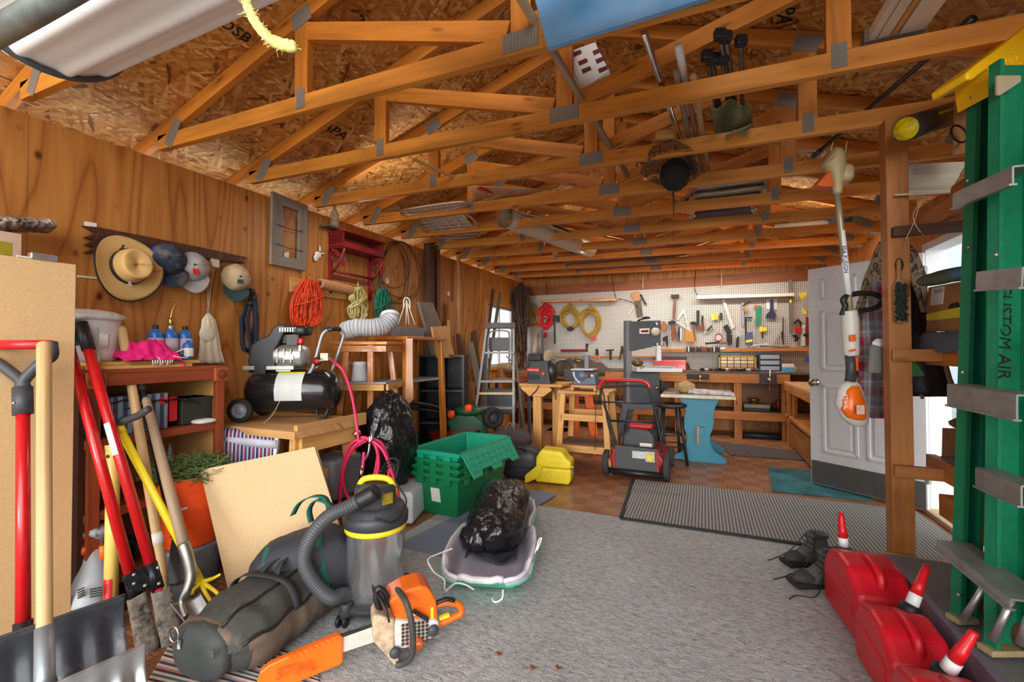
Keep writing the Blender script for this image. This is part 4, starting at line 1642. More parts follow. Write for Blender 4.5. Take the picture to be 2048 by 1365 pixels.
loop([(728,905),(724,945),(712,1000),(700,1060),(698,1075)],2.60)
b.build('hose',hose_m,t)
b=MB()
b.tube(cr([ph(740,872,2.61),ph(737,905,2.6),ph(727,925,2.6),ph(722,945,2.59)],6),.008,8)
b.tube([ph(724,935,2.59),ph(721,960,2.58)],.012,8)
b.tube([ph(742,862,2.60),ph(744,880,2.6),ph(736,890,2.6)],.005,6)
b.build('coupling',CHROME,t)
t=thing('folded_lawn_chair','folded lawn chair with striped webbing and white frame leaning under the table','chair',P(515,960,X=-2.6)*1)
t.location.z=.25
INV[t.name]=Matrix.Translation(-t.location)
web=stripes('striped webbing',[rgb(60,70,130),rgb(220,216,218),rgb(176,60,84),rgb(74,84,146),rgb(206,206,212),rgb(52,60,116)],1,'v',.8)
for i in range(7):
 x=446+15.5*i
 b=MB()
 pts=[P(x+4,862+i*1.5,d=2.800),P(x+2,856+i*1.5,d=2.770),P(x,866+i*1.5,d=2.740),P(x-2,920,d=2.720),P(x-3,985,d=2.720)]
 b.ribbon(pts,.05,.004,RGT)
 b.build('web_strap',web,t)
for i,(y0,y1) in enumerate(((882,890),(930,938))):
 b=MB()
 b.ribbon([P(442,y0,d=2.735),P(500,(y0+y1)/2,d=2.730),P(552,y1,d=2.730)],.05,.004,UP)
 b.build('cross_strap',mat('pale webbing',rgb(200,204,214),.8),t)
b=MB()
b.tube(cr([P(440,860,d=2.800),P(500,862,d=2.785),P(530,868,d=2.780),P(538,880,d=2.780),P(536,960,d=2.760)],6),.011,10)
b.build('frame',WHITEP,t)
b=MB()
b.beam(P(553,868,d=2.770),P(536,985,d=2.700),.035,.05,RGT)
b.build('arm',WHITEP,t,bev=.006)
one(MB().box(P(668,950,d=3.05),(.24,.3,.26),.1),'grey_bin',mat('mid grey plastic',rgb(112,114,118),.6),'grey plastic bin on the lower board at the right of the table','bin',bev=.02)
t=thing('wall_shelf','dark red wall shelf with slatted gallery and scrolled brackets','shelf',Wl(700,500,.1))
ya,yb_=Wl(655,470).y,Wl(738,470).y
z1=Wl(655,463).z
b=MB()
b.bb(XL,XL+.2,ya,yb_+.03,z1-.015,z1)
b.build('top_board',DARKRED,t,bev=.003)
b=MB()
b.bb(XL,XL+.19,ya+.02,yb_,z1-.155,z1-.14)
b.build('shelf_board',DARKRED,t,bev=.003)
for y in (ya+.01,yb_):
 b=MB()
 b.bb(XL,XL+.18,y,y+.016,z1-.14,z1-.11)
 b.bb(XL,XL+.18,y,y+.016,z1-.035,z1-.015)
 for k in range(8):
  b.bb(XL+.004+.023*k,XL+.014+.023*k,y,y+.014,z1-.115,z1-.03)
 b.build('gallery',DARKRED,t)
b=MB()
b.bb(XL+.17,XL+.185,ya+.02,yb_,z1-.14,z1-.1)
b.build('front_rail',DARKRED,t)
b=MB()
b.bb(XL,XL+.015,ya+.02,yb_,z1-.42,z1-.39)
b.build('lower_rail',DARKRED,t)
b=MB()
b.cyl((XL+.05,ya+.02,z1-.36),(XL+.05,yb_,z1-.36),.011)
b.build('towel_bar',DARKRED,t)
for y in (ya+.018,yb_-.002):
 b=MB()
 m=frame((XL,y,z1-.155),(1,0,0))
 b.prism([(0,0),(.035,0),(.035,-.32),(.05,-.33),(.03,-.36),(.04,-.385),(.015,-.42),(0,-.42)],m,.018)
 arc=[V((XL+.02+.15*math.sin(a),y,z1-.32+.15*math.cos(a)*1.0)) for a in [.1*k for k in range(17)]]
 for i in range(16):
  b.beam(arc[i],arc[i+1],.018,.028,V((0,1,0)).cross(arc[i+1]-arc[i]))
 b.tube([V((XL+.075+.035*math.cos(a),y,z1-.24+.035*math.sin(a))) for a in [.45*k for k in range(11)]],.009,8)
 b.tube([V((XL+.185,y,z1-.165)),V((XL+.15,y,z1-.25)),V((XL+.09,y,z1-.33)),V((XL+.04,y,z1-.37))],.012,8)
 b.build('bracket',DARKRED,t)
t=thing('figure_ornament','small white painted figure ornament pinned beside the dark red shelf','ornament',Wl(637,508,.02))
b=MB()
b.ell(Wl(636,510,.02),(.012,.035,.03),n=8)
b.ell(Wl(632,516,.02),(.01,.025,.03),n=8)
b.tube([Wl(640,503,.02),Wl(640,492,.02)],[.01,.004],6)
b.tube([Wl(640,508,.02),Wl(651,507,.02)],[.008,.004],6)
b.build('body',mat('patchy white paint',rgb(224,220,210),.5,0,.2,60),t)
one(MB().lathe([(.0,.004),(.035,.004),(.037,0)],Wl(687,514,0),(1,0,0),24),'round_sticker',mat('round sticker',rgb(190,204,196),.5,0,.4,40),'round pale sticker on the wall between the brackets of the red shelf','sticker')
one(wallpoly([(771,557),(776,556),(778,567),(772,568)],.001,.004),'wall_label',PAPER,'small white label on the wall inside the coil of dark cable','label')
one(wallpoly([(894,584),(898,583),(899,592),(895,592)],.001,.006),'outlet_plate',WHITEP,'tiny white plate on the wall right of the dark timbers','plate')
t=thing('glass_jar','clear jar standing on the wall plate just above the red shelf','jar',Wl(669,450,.04))
b=MB()
o=Wl(669,455,.05)
b.lathe([(.0,0),(.035,0),(.04,.02),(.036,.12),(.016,.17),(.016,.19),(.02,.2)],o,UP,20)
b.build('body',mat('dusty glass',rgb(160,150,130),.15,0,.05,alpha=.55),t)
b=MB()
b.bb(XL+.001,XL+.1,o.y-.12,o.y+.12,o.z-.02,o.z-.002)
b.build('ledge',OLDWOOD,t)
def hank(name,label,cat,top,bottom,w_,m,n,r_,off=.05,group=None,waist=None,seed=1):
 """hanging loops of cord: pixel top, pixel bottom, width in pixels"""
 r3=random.Random(seed)
 t=thing(name,label,cat,Wl(bottom[0],bottom[1],off),group)
 b=MB()
 for i in range(n):
  k=r3.uniform(-1,1)
  k2=k+r3.uniform(-.35,.35)
  ln=r3.uniform(.86,1.0)
  pts=[]
  for j in range(9):
   v=j/8
   env=math.sin(PI*min(1,.06+.80*v))**.55
   if waist and abs(v-waist)<.14:
    env*=.55+.45*abs(v-waist)/.14
   x=top[0]+(bottom[0]-top[0])*v+w_/2*env*(k*(1-v)+k2*v)
   y=top[1]+(bottom[1]-top[1])*v*ln
   pts.append(Wl(x,y,off+.03*math.sqrt(max(0,1-k*k))*(r3.random()*1.2+.1)))
  b.tube(cr(pts,3),r_,6)
 for i in range(n//3):
  a0=r3.uniform(.4,.95)*w_/2
  cx,cyy=(top[0]+bottom[0])/2,bottom[1]-(bottom[1]-top[1])*.2
  pts=[Wl(cx-a0*math.cos(a),cyy+(bottom[1]-cyy)*math.sin(a)*r3.uniform(.95,1),off+.015+.02*r3.random()) for a in [PI*q/8 for q in range(9)]]
  b.tube(cr(pts,2),r_,6)
 b.build('loops',m,t)
 b=MB()
 vm=waist or .45
 y=top[1]+(bottom[1]-top[1])*vm
 ww=w_/2*(.7 if waist else .95)
 b.tube(cr([Wl(top[0]-ww,y+8,off+.02),Wl(top[0],y+2,off+.075),Wl(top[0]+ww,y-10,off+.02)],6),r_*1.15,6)
 b.tube([Wl(top[0],top[1]-12,.01),Wl(top[0],top[1]-2,off)],r_,6)
 b.build('tie',m,t)
 return t
ORC=mat('orange cord',rgb(232,74,30),.45,0,.1)
hank('extension_cord','long orange extension cord hanging in loops above the compressor','cord',(618,560),(610,655),62,ORC,44,.0058,seed=2)
hank('rope_hank','pale yellow rope hank hanging right of the tan rope','rope',(716,575),(716,640),40,mat('pale yellow rope',rgb(204,194,128),.8,0,.12),26,.0065,seed=4,waist=.5)
hank('rope_hank','teal green rope hank hanging over the end of the vent hose','rope',(766,578),(768,650),38,mat('teal rope',rgb(30,126,104),.7,0,.15),30,.0058,seed=5)
t=thing('tan_rope','thick tan rope twisted into a bundle under the dark red shelf','rope',Wl(668,588,.06))
b=MB()
for i in range(9):
 q=[]
 for j in range(40):
  u=j/39
  a=u*9+i*.7
  q.append(Wl(640+62*u,567+14*u+0,.06)+V((.03*math.sin(a),0,.038*math.cos(a)*(1-.3*abs(u-.5)))))
 b.tube(q,.011,8)
b.build('rope',mat('tan rope',rgb(190,136,92),.85,0,.12),t)
b=MB()
b.bb(XL,XL+.02,Wl(578,565).y,Wl(690,575).y,Wl(620,590).z,Wl(620,562).z)
b.build('cleat_board',PINE,t)
t=thing('cable_coil','big loose coil of thin dark cable hung on the wall past the red shelf','cable',Wl(800,590,.03))
b=MB()
for (cx,cy_,rx,ry,tw) in ((785,545,26,60,.05),(800,540,40,55,.3),(800,545,42,62,-.1),(790,530,28,46,-.2)):
 q=[]
 for k in range(28):
  a=2*PI*k/28
  x=math.cos(a)*rx*(1-.25*math.sin(a))
  y=-math.sin(a)*ry
  q.append(Wl(cx+x*math.cos(tw)-y*math.sin(tw)*.3,cy_+y+x*math.sin(tw),.03+.006*math.sin(a*2+rx)))
 b.tube(cr(q,2,True),.0042,6,True)
b.tube(cr([Wl(793,487,.03),Wl(815,540,.03),Wl(812,600,.03),Wl(795,625,.03),Wl(760,610,.03),Wl(745,560,.03)],6),.004,6)
b.build('cable',mat('dark brown cable',rgb(56,40,28),.6),t)
SY=3.0
top=P(735,684,d=3.75)
sz=top.z
sc_=V((top.x,top.y,0))
t=thing('bar_stool','varnished orange wooden stool with round legs and low shelf, the vent hose on it','stool',sc_)
b=MB()
b.bb(sc_.x-.24,sc_.x+.24,sc_.y-.2,sc_.y+.2,sz-.03,sz)
b.xf(rotz(sc_,.35)@Matrix.Translation(-sc_))
b.build('seat',ORANGEWOOD,t,bev=.01,seg=3)
for (px0,px1,py1,dd) in ((696,676,870,3.6),(742,742,850,3.58),(780,798,850,3.85),(728,716,840,4.0)):
 a=P(px0,690,d=dd)
 c_=P(px1,py1,d=dd+(.0))
 e=(c_-a)
 c2=a+e*(a.z/max(.01,a.z-c_.z))
 b=MB()
 b.beam(a,c2,.048,.048,FWD)
 b.build('leg',ORANGEWOOD,t,bev=.004)
for z,k in ((sz-.06,.02),(sz-.37,.04)):
 for (dx_,dy_,lx,ly) in ((0,-.17-k,.44,.02),(.2+k,0,.02,.4),(-.2-k,0,.02,.4)):
  b=MB()
  b.box((sc_.x+dx_,sc_.y+dy_,z),(lx,ly,.05))
  b.xf(rotz(sc_,.35)@Matrix.Translation(-sc_))
  b.build('rail',ORANGEWOOD if z>sz-.2 else PINE,t,bev=.003)
b=MB()
b.box((sc_.x,sc_.y,sz-.335),(.46,.4,.014))
b.xf(rotz(sc_,.35)@Matrix.Translation(-sc_))
b.build('shelf',GREYP,t)
o=P(719,752,d=3.72)
o.z=sz-.328
t=thing('white_cup','white plastic cup standing upside down on the shelf of the orange stool','cup',o)
b=MB()
b.lathe([(.068,0),(.07,.004),(.055,.13),(.058,.133),(.058,.16),(.045,.162),(0,.162)],o,UP,28)
b.build('body',WHITEP,t)
b=MB()
b.tube(cr([o+V((-.05,-.03,.13)),o+V((-.09,-.05,.2)),o+V((-.06,-.04,.26))],5),.004,6)
b.build('wire',CREAM,t)
t=thing('vent_hose','white ribbed flexible vent hose lying across the orange stool','hose',P(735,680,d=3.70))
b=MB()
ctl=cr([P(692,662,d=3.68),P(715,656,d=3.66),P(745,656,d=3.68),P(765,652,d=3.72),P(779,640,d=3.76),P(780,632,d=3.78)],8)
q,rs=[],[]
for i in range(len(ctl)-1):
 for k in range(4):
  q.append(ctl[i].lerp(ctl[i+1],k/4))
  rs.append((.078 if k%4<2 else .07))
b.tube(q,rs,24,False,False)
b.build('duct',stripes('white ribbed film',[rgb(206,208,210),rgb(188,190,194),rgb(150,152,156)],42,'u',.5),t)
b=MB()
b.lathe([(.079,-.012),(.082,0),(.079,.012)],q[-1],(q[-1]-q[-4]),24)
b.lathe([(.0,0),(.072,.0),(.074,.01)],q[0],(q[0]-q[4]),24)
b.build('collar',WHITEP,t)
t=thing('side_bench','reddish brown slim bench against the wall beyond the orange stool','bench',P(830,800,d=4.40))
zt_=P(840,675,d=4.30).z
b=MB()
o=P(838,675,d=4.35)
b.bb(o.x-.25,o.x+.17,o.y-.42,o.y+.25,zt_-.03,zt_)
b.build('top',ORANGEWOOD,t,bev=.004)
for (ax_,ay) in ((-.2,-.36),(.12,-.36),(.12,.2),(-.2,.2)):
 b=MB()
 b.beam((o.x+ax_,o.y+ay,zt_-.03),(o.x+ax_*1.25,o.y+ay*1.15,0),.05,.05,(0,1,0))
 b.build('leg',ORANGEWOOD,t,bev=.004)
b=MB()
b.bb(o.x-.22,o.x+.14,o.y-.38,o.y+.2,zt_-.42,zt_-.40)
b.build('shelf',GREYP,t)
bench2=o
t=thing('wooden_paddle','flat wooden paddle hanging blade down from the slim bench','paddle',P(819,805,d=3.85))
b=MB()
ol=[(812,677),(826,677),(826,755),(827,775),(827,798),(822,806),(815,806),(810,798),(811,775),(812,755)]
pp=[P(x,y,d=3.85) for x,y in ol]
o3=pp[0]
m=frame(o3,RGT)
b.prism([((p-o3).dot(RGT),p.z-o3.z) for p in pp],m,.02)
b.build('paddle',wood('pale paddle wood',rgb(206,152,112),.75,.4,24,False),t,bev=.004)
t=thing('grey_tray','grey angled tray with white cord loops standing on the slim bench','tray',P(818,668,d=4.40))
b=MB()
q0,q1=P(790,668,d=4.30),P(842,668,d=4.55)
mm_=(q0+q1)/2
b.beam(V((q0.x,q0.y,zt_+.06)),V((q1.x,q1.y,zt_+.05)),.12,.1)
b.build('body',mat('mid grey plastic',rgb(112,114,118)),t,bev=.006)
b=MB()
hk=P(813,600,d=4.45)
for x in (796,812,818,830):
 b.tube([hk,P(x,650,d=4.42)],.0045,6)
b.tube(cr([P(807,618,d=4.40),P(808,600,d=4.40),P(813,596,d=4.40),P(819,601,d=4.40),P(820,618,d=4.40)],4),.006,6)
b.build('cord',mat('white cord',rgb(232,228,216)),t)
for i,(x0,y0,x1,y1,w_,th,m,lab,nm) in enumerate(((858,488,860,900,.10,.09,DARKWOOD,'dark square timber standing in the wall recess past the cable coil','timber'),(874,492,876,900,.07,.05,wood('brown post',rgb(110,66,36),.6,.6,20),'brown slimmer timber standing right of the dark square timber','timber'),(917,512,918,880,.05,.03,wood('pale lath',rgb(190,140,88),.7,.6,20),'pale tall lath standing upright against the plywood','lath'),(903,604,908,850,.09,.02,wood('tan offcut',rgb(170,112,60),.6,.6,20),'tan board standing left of the pale tall lath','board'),(897,640,902,850,.05,.02,PINE,'narrow pine strip standing before the tan board','strip'))):
 a=P(x0,y0,X=XL+.05+.03*(i>1))
 c_=P(x1,y1,X=XL+.09+.03*(i>1))
 e=c_-a
 c2=a+e*(a.z/(a.z-c_.z)) if c_.z<a.z-.01 else c_
 b=MB()
 b.beam(a,c2,w_,th,(1,0,0))
 one(b,nm,m,lab,nm,bev=.003)
for (q,off,m,lab,th) in (([(838,604),(866,606),(905,712),(868,712)],.38,GREYWOOD,'weathered grey plank leaning behind the slim bench',.03),([(864,654),(893,652),(910,716),(876,716)],.55,PINE,'light tan board leaning above the black bookcase',.02),([(936,686),(946,684),(972,800),(958,806)],.22,GREYWOOD,'grey split plank leaning left of the stepladder',.02),([(944,665),(952,660),(962,745),(950,800)],.18,DARKWOOD,'dark thin plank in the group behind the stepladder',.02),([(914,668),(920,668),(938,780),(930,790)],.15,DARKWOOD,'dark narrow strip leaning left of the split grey plank',.02)):
 b=MB()
 pts=[P(x,y,X=XL+off+(.0 if i<2 else .04)) for i,(x,y) in enumerate(q)]
 e1,e2=pts[1]-pts[0],pts[3]-pts[0]
 n_=e1.cross(e2).normalized()*th
 b.add(pts+[p+n_ for p in pts],[(0,1,2,3),(7,6,5,4),(0,4,5,1),(1,5,6,2),(2,6,7,3),(3,7,4,0)],False,[[(0,0),(0,.1),(1,.1),(1,0)]]+[[(0,0),(0,.1),(1,.1),(1,0)]]*5)
 one(b,'plank',m,lab,'plank')
for (x0,y0,x1,y1,m,lab) in ((986,580,972,700,DARKWOOD,'left dark stake rising above the stepladder before the window'),(1000,586,983,700,mat('dull green grey stake',rgb(96,92,72),.8),'right grey-green stake rising above the stepladder before the window'),(977,612,974,700,GREYWOOD,'short grey stake rising above the stepladder before the window')):
 b=MB()
 a,c_=P(x0,y0,X=XL+.16),P(x1,y1,X=XL+.24)
 e=c_-a
 b.beam(a,a+e*(a.z/(a.z-c_.z)),.06,.025,(1,0,0))
 one(b,'stake',m,lab,'stake')
t=thing('corner_ropes','dark ropes hung in the rear left corner beside the pegboard','ropes',P(1042,740,d=7.9))
b=MB()
r3=random.Random(5)
for i in range(16):
 x=1042+r3.uniform(-9,9)
 L_=r3.uniform(70,175)
 w_=r3.uniform(4,14)
 d=7.75+r3.uniform(-.05,.1)
 b.tube(cr([P(1043,566,d=7.8),P(x-w_,566+L_*.3,d=d),P(x-w_*.6,566+L_*.85,d=d),P(x,566+L_,d=d),P(x+w_*.6,566+L_*.8,d=d),P(x+w_*.8,566+L_*.3,d=d),P(1044,566,d=7.8)],4),.016,6)
b.build('ropes',mat('dark brown rope',rgb(70,50,36),.8,0,.25),t)
def flat(name,pts,z,th,m,label,cat='rug'):
 b=MB()
 vs=[V((x,y,z)) for x,y in pts]+[V((x,y,z+th)) for x,y in pts]
 n=len(pts)
 b.add(vs,[tuple(range(n-1,-1,-1)),tuple(range(n,2*n))]+[(i,(i+1)%n,(i+1)%n+n,i+n) for i in range(n)])
 return one(b,name,m,label,cat)
flat('carpet',[(-1.95,-.55),(.9,-.55),(.9,3.43),(-1.9,3.40)],0,.006,carpet(),'large grey loop carpet covering the front of the shed floor','carpet')
flat('ribbed_mat',[(-.58,3.38),(1.5,3.40),(1.5,4.43),(-.64,4.43)],.007,.009,ribbed_mat('grey ribbed mat',rgb(92,92,92),rgb(176,174,168),44,70),'long grey ribbed door mat lying before the open white door','mat')
b=MB()
for (p,q) in (((-.58,3.38),(1.5,3.40)),((-.64,4.43),(-.58,3.38))):
 b.beam((p[0],p[1],.012),(q[0],q[1],.012),.03,.012)
one(b,'mat_edging',BLACKM,'black rubber edging along two sides of the long ribbed mat','edging')
flat('blue_rug',[(-1.84,2.35),(-1.42,2.33),(-1.19,3.72),(-1.62,3.75)],.007,.006,mat('blue grey rug',rgb(128,138,158),.95,0,.10,120,.3),'flat blue-grey rug under the sled and beside the green totes')
flat('rear_mat',[(.05,6.75),(1.0,6.45),(1.12,5.95),(.28,5.9)],.002,.008,ribbed_mat('dark ribbed mat',rgb(48,42,42),rgb(110,100,96),40,40),'dark ribbed mat on the parquet before the rear workbench','mat')
flat('teal_mat',[(.62,5.45),(1.3,5.5),(1.3,4.6),(.55,4.55)],.002,.008,mat('teal and black mat',rgb(52,110,116),.95,0,.5,5),'teal and black mat lying under the edge of the open white door','mat')
BAGB=mat('dusty black nylon',rgb(62,62,58),.8,0,.16,14,.15,60,dirt=(rgb(112,102,86),.15))
BAGT=mat('taupe nylon',rgb(112,96,82),.85,0,.10,14,.12,60)
STRAP=mat('black webbing',rgb(46,47,50),.8,0,.12)
o=V((-1.80,1.50,0))
m=rotz(o,.10)
t=thing('duffel_bag','large dusty black and taupe duffel bag lying beside the vacuum cleaner','bag',o)
def duf(u,v,k=1.0):
 """skin of the bag: u along the length, v round"""
 a=2*PI*v
 s_=u*2-1
 en=(1-abs(s_)**5)**.5 if abs(s_)<1 else 0
 en=max(en,.0)
 c_,sn=math.cos(a),math.sin(a)
 x=math.copysign(abs(c_)**.75,c_)*.185*(.35+.65*en)
 z=math.copysign(abs(sn)**.7,sn)*.135*(.25+.75*en)
 y=s_*.40
 p=V((x,y,z))
 w_=noise.noise(p*9)*.014+(1-abs(noise.noise(V((p.x*6,p.y*12,p.z*6)))*2))*.008
 p*=1
 p=p*k+V((c_,0,sn))*w_
 return m@V((p.x,p.y+(0 if sn<0 else .02*s_),max(.006,p.z+.135-.02*abs(s_)*(sn>0))))
b=MB()
b.grid(lambda u,v:duf(u,v),56,56)
b.build('body',BAGB,t)
b=MB()
b.grid(lambda u,v:duf(.08+.84*u,-.16+.2*v,1.015),40,14)
b.build('side_panel',BAGT,t)
b=MB()
b.tube([duf(.06+.88*i/30,.045+.01*math.sin(i),1.03) for i in range(31)],.006,6)
b.tube([duf(.05+.9*i/30,.20+.006*math.sin(i*.5),1.02) for i in range(31)],.006,6)
b.build('zip',BLACK,t)
b=MB()
pk=m@V((-.02,-.395,.125))
b.ell(pk,(.13,.05,.10),m,18,.8,crumple(8,.06,2))
r=b.build('end_pocket',mat('dark green grey nylon',rgb(66,70,68),.75,0,.12,14,.12,60),t)
b=MB()
b.ell(m@V((-.02,-.37,.17)),(.135,.055,.055),m,18,.8,crumple(9,.06,2))
b.build('pocket_top',BAGT,r)
b=MB()
for x in (-.07,.1):
 q=m@V((x,-.45,.17))
 b.box(q,(.012,.006,.03),.3)
b.build('zip_pull',CHROME,r)
for y in (-.12,.12):
 b=MB()
 pts=[]
 for i in range(15):
  v=.02+.46*i/14
  pts.append(duf((y+.4)/.8,v,1.03)+V((0,0,.012)))
 b.ribbon(pts,.04,.004,m.to_3x3()@V((0,1,0)))
 b.build('strap',STRAP,t)
for x,s_ in ((.05,1),(-.05,-1)):
 b=MB()
 pts=[m@V((x,-.12,.27)),m@V((x*.6,-.08,.305)),m@V((x*.2,0,.315)),m@V((x*.6,.08,.305)),m@V((x,.12,.27))]
 b.ribbon(cr(pts,4),.035,.005,m.to_3x3()@V((1,0,.4)))
 b.build('carry_handle',STRAP,t)
b=MB()
b.tube([m@V((-.1+.024*math.cos(a),-.448,.20+.03*math.sin(a))) for a in [2*PI*k/14 for k in range(14)]],.004,6,True)
b.build('ring',CHROME,t)
o=P(612,1150,d=2.19)
o.z=0
t=thing('duffel_bag','smaller black duffel bag with dark green straps leaning at the particle board','bag',o)
GRN=mat('dark green webbing',rgb(30,92,80),.8,0,.1)
Rm=frame(o,RGT*.95+FWD*.25+V((0,0,.22)))
b=MB()
b.ell(o+V((0,0,.21)),(.235,.14,.17),Rm,26,.7,crumple(12,.05,1.6))
b.build('body',mat('black nylon',rgb(48,50,56),.7,0,.16,14,.15,50),t)
def gb(px,py,d):
 return P(px,py,d=d)
bo=o+V((0,0,.21))
for x in (-.12,.10):
 b=MB()
 k=(1-abs(x/.235)**2.8)**.5*1.05
 b.ribbon([bo+Rm.to_3x3()@V((x,math.copysign(abs(math.cos(a))**.7,math.cos(a))*.14*k,math.copysign(abs(math.sin(a))**.7,math.sin(a))*.17*k)) for a in [2*PI*q/32 for q in range(33)]],.045,.006,Rm.to_3x3()@V((1,0,0)))
 b.build('band',GRN,t)
b=MB()
b.ribbon([bo+Rm.to_3x3()@V((-.24+.012*abs(q),-.03+.05*(q/4),.10-.045*(q+4))) for q in range(-4,2)],.045,.006,Rm.to_3x3()@V((0,1,0)))
b.build('end_strap',GRN,t)
for pts in ([(585,1030),(600,1005),(628,992),(652,998),(662,1030)],[(622,1045),(618,1020),(632,1000),(655,1005),(668,1020)]):
 b=MB()
 b.ribbon(cr([gb(x,y,2.15) for x,y in pts],5),.034,.005,FWD+RGT*.3)
 b.build('carry_handle',GRN,t)
one(MB().ell(P(672,1165,d=2.36),(.10,.10,.085),n=18,fn=crumple(15,.16,2)),'rolled_jacket',mat('dark navy cloth',rgb(34,40,58),.75,0,.15),'dark navy jacket rolled up behind the vacuum cleaner','jacket')
o=P(746,1222,Z=0)
o=V((o.x,o.y+.02,0))
t=thing('shop_vacuum','stainless steel shop vacuum with black head, yellow handle and thick grey hose','vacuum cleaner',o)
STAIN=mat('polished stainless',rgb(214,214,214),.2,.88,.06,6)
b=MB()
b.lathe([(.135,.075),(.1385,.08),(.1385,.40),(.14,.405)],o,UP,48)
b.build('tank',STAIN,t)
b=MB()
b.lathe([(.12,.05),(.165,.052),(.17,.075),(.145,.09),(.13,.08)],o,UP,40)
for a in (2.9,4.5,5.8,1.2):
 q=o+V((math.cos(a)*.165,math.sin(a)*.165,0))
 b.cyl(q+V((0,0,.05)),q+V((0,0,.105)),.032,.026)
 b.tube([q+V((0,0,.05)),q+V((math.cos(a)*.02,math.sin(a)*.02,.03))],.014,8)
b.build('base',CHAR,t,bev=.003)
for a in (2.9,4.5,5.8,1.2):
 q=o+V((math.cos(a)*.185,math.sin(a)*.185,.028))
 b=MB()
 e=V((-math.sin(a+.5),math.cos(a+.5),0))
 for k in (-.016,.016):
  b.lathe([(.0,-.009),(.022,-.009),(.027,-.005),(.027,.005),(.022,.009),(0,.009)],q+e*k,e,20)
 b.build('caster',BLACK,t)
b=MB()
b.lathe([(.14,.40),(.1475,.402),(.1475,.424),(.14,.426)],o,UP,48)
b.build('yellow_ring',YELLOW,t)
HEADM=mat('dusty black plastic',rgb(56,58,62),.5,0,.14,10,.05,dirt=(rgb(120,116,108),.12))
b=MB()
b.lathe([(.142,.424),(.155,.43),(.157,.47),(.148,.485),(.14,.49),(.137,.51),(.115,.52),(.105,.525),(.10,.60),(.09,.615),(0,.62)],o,UP,48)
b.build('head',HEADM,t)
b=MB()
hl_=cr([o-RGT*.085+V((0,0,.55)),o-RGT*.082+V((0,0,.60)),o-RGT*.06+V((0,0,.635)),o+RGT*.0+V((0,0,.645)),o+RGT*.06+V((0,0,.635)),o+RGT*.085+V((0,0,.60)),o+RGT*.088+V((0,0,.55))],5)
b.tube(hl_,.0155,12)
b.build('handle',YELLOW,t)
b=MB()
b.box(o-FWD*.102-RGT*.0+V((0,0,.585)),(.06,.02,.016),TH)
b.build('switch_plate',YELLOW,t,bev=.004)
b=MB()
b.box(o-FWD*.075+RGT*.078+V((0,0,.565)),(.05,.012,.05),TH+.8)
b.build('label',mat('dark yellow label',rgb(150,130,30),.5,0,.3,60),t)
b=MB()
hp=cr([o-FWD*.10-RGT*.03+V((0,0,.60)),P(742,988,d=2.06),P(700,1012,d=2.02),P(655,1035,d=2.0),P(622,1075,d=2.0),P(608,1115,d=2.0),P(618,1150,d=2.0),P(640,1180,d=2.0),P(664,1196,d=2.02),P(686,1190,d=2.08),P(700,1190,d=2.12)],8)
q,rs=[],[]
for i in range(len(hp)-1):
 for k in range(4):
  q.append(hp[i].lerp(hp[i+1],k/4))
  rs.append(.0325 if k in (0,1) else .028)
b.tube(q,rs,18)
b.build('hose',mat('grey black hose',rgb(72,74,78),.5,0,.06),t)
b=MB()
b.tube(cr([P(752,984,d=2.02),P(742,990,d=2.02),P(715,1005,d=2.0)],4),.037,16)
b.build('hose_cuff',BLACK,t)
b=MB()
for sgn,k in ((1,0),(-1,.02),(1,.04)):
 b.tube(cr([o+RGT*.02+V((0,0,.63+k)),o+RGT*.05+FWD*.06+V((0,0,.68+k)),o+RGT*.1+FWD*.04*sgn+V((0,0,.69+k*.5)),o+RGT*.1+V((0,0,.62)),o+RGT*.155-FWD*.02+V((0,0,.53)),o+RGT*.12-FWD*.12+V((0,0,.47)),o+RGT*.04-FWD*.152+V((0,0,.5))],6),.0045,6)
b.build('power_cord',BLACK,t)
A=V((-1.16,1.52,0))
Bp=P(520,1375,Z=.03)
ux=V((Bp.x-A.x,Bp.y-A.y,0)).normalized()*-1
nn_=UP.cross(ux).normalized()
if nn_.dot(FWD)>0:
 nn_=-nn_
t=thing('chainsaw','orange and white chainsaw on the carpet with an orange bar cover','chainsaw',A)
def ps(px,py,off=0.0):
 r_=V(ray(px,py))
 o_=A+nn_*off
 k=(o_-V((0,0,HC))).dot(nn_)/r_.dot(nn_)
 return V((0,0,HC))+r_*k
CM=frame(A,ux)
def sprism(px,off,th,m,name,par,bev=.004,**kw):
 q=[ps(x,y,off) for x,y in px]
 c_=A+nn_*(off-th/2)
 b=MB()
 b.prism([((p-A).dot(ux),p.z) for p in q],frame(c_,ux),th)
 return b.build(name,m,par,bev=bev,**kw)
sprism([(806,1185),(818,1180),(842,1173),(856,1176),(866,1190),(873,1205),(876,1240),(860,1247),(840,1245),(812,1243),(790,1240),(778,1208),(782,1200)],.03,.13,ORANGE,'top_cover',t,.018,seg=3)
sprism([(790,1240),(812,1243),(870,1240),(880,1245),(878,1266),(866,1278),(835,1290),(810,1300),(790,1300),(782,1270)],.045,.13,mat('off white casing',rgb(206,204,198),.5,0,.14,30,dirt=(rgb(90,80,66),.2)),'crankcase',t,.012)
sprism([(745,1238),(752,1230),(790,1240),(790,1300),(800,1326),(790,1335),(778,1320),(746,1285)],.05,.10,mat('sawdusty casing',rgb(196,168,138),.8,0,.35,30,.3),'sprocket_cover',t,.01)
gr=MB()
for i in range(7):
 for j in range(6):
  p=ps(806+8*i,1252+7.5*j-i*1.2,.048)
  gr.box(p,(.011,.006,.009),CM)
gr.build('starter_grille',DARKWOOD,t)
b=MB()
b.lathe([(.0,.005),(.028,.004),(.03,0)],ps(832,1290,.05),nn_,20)
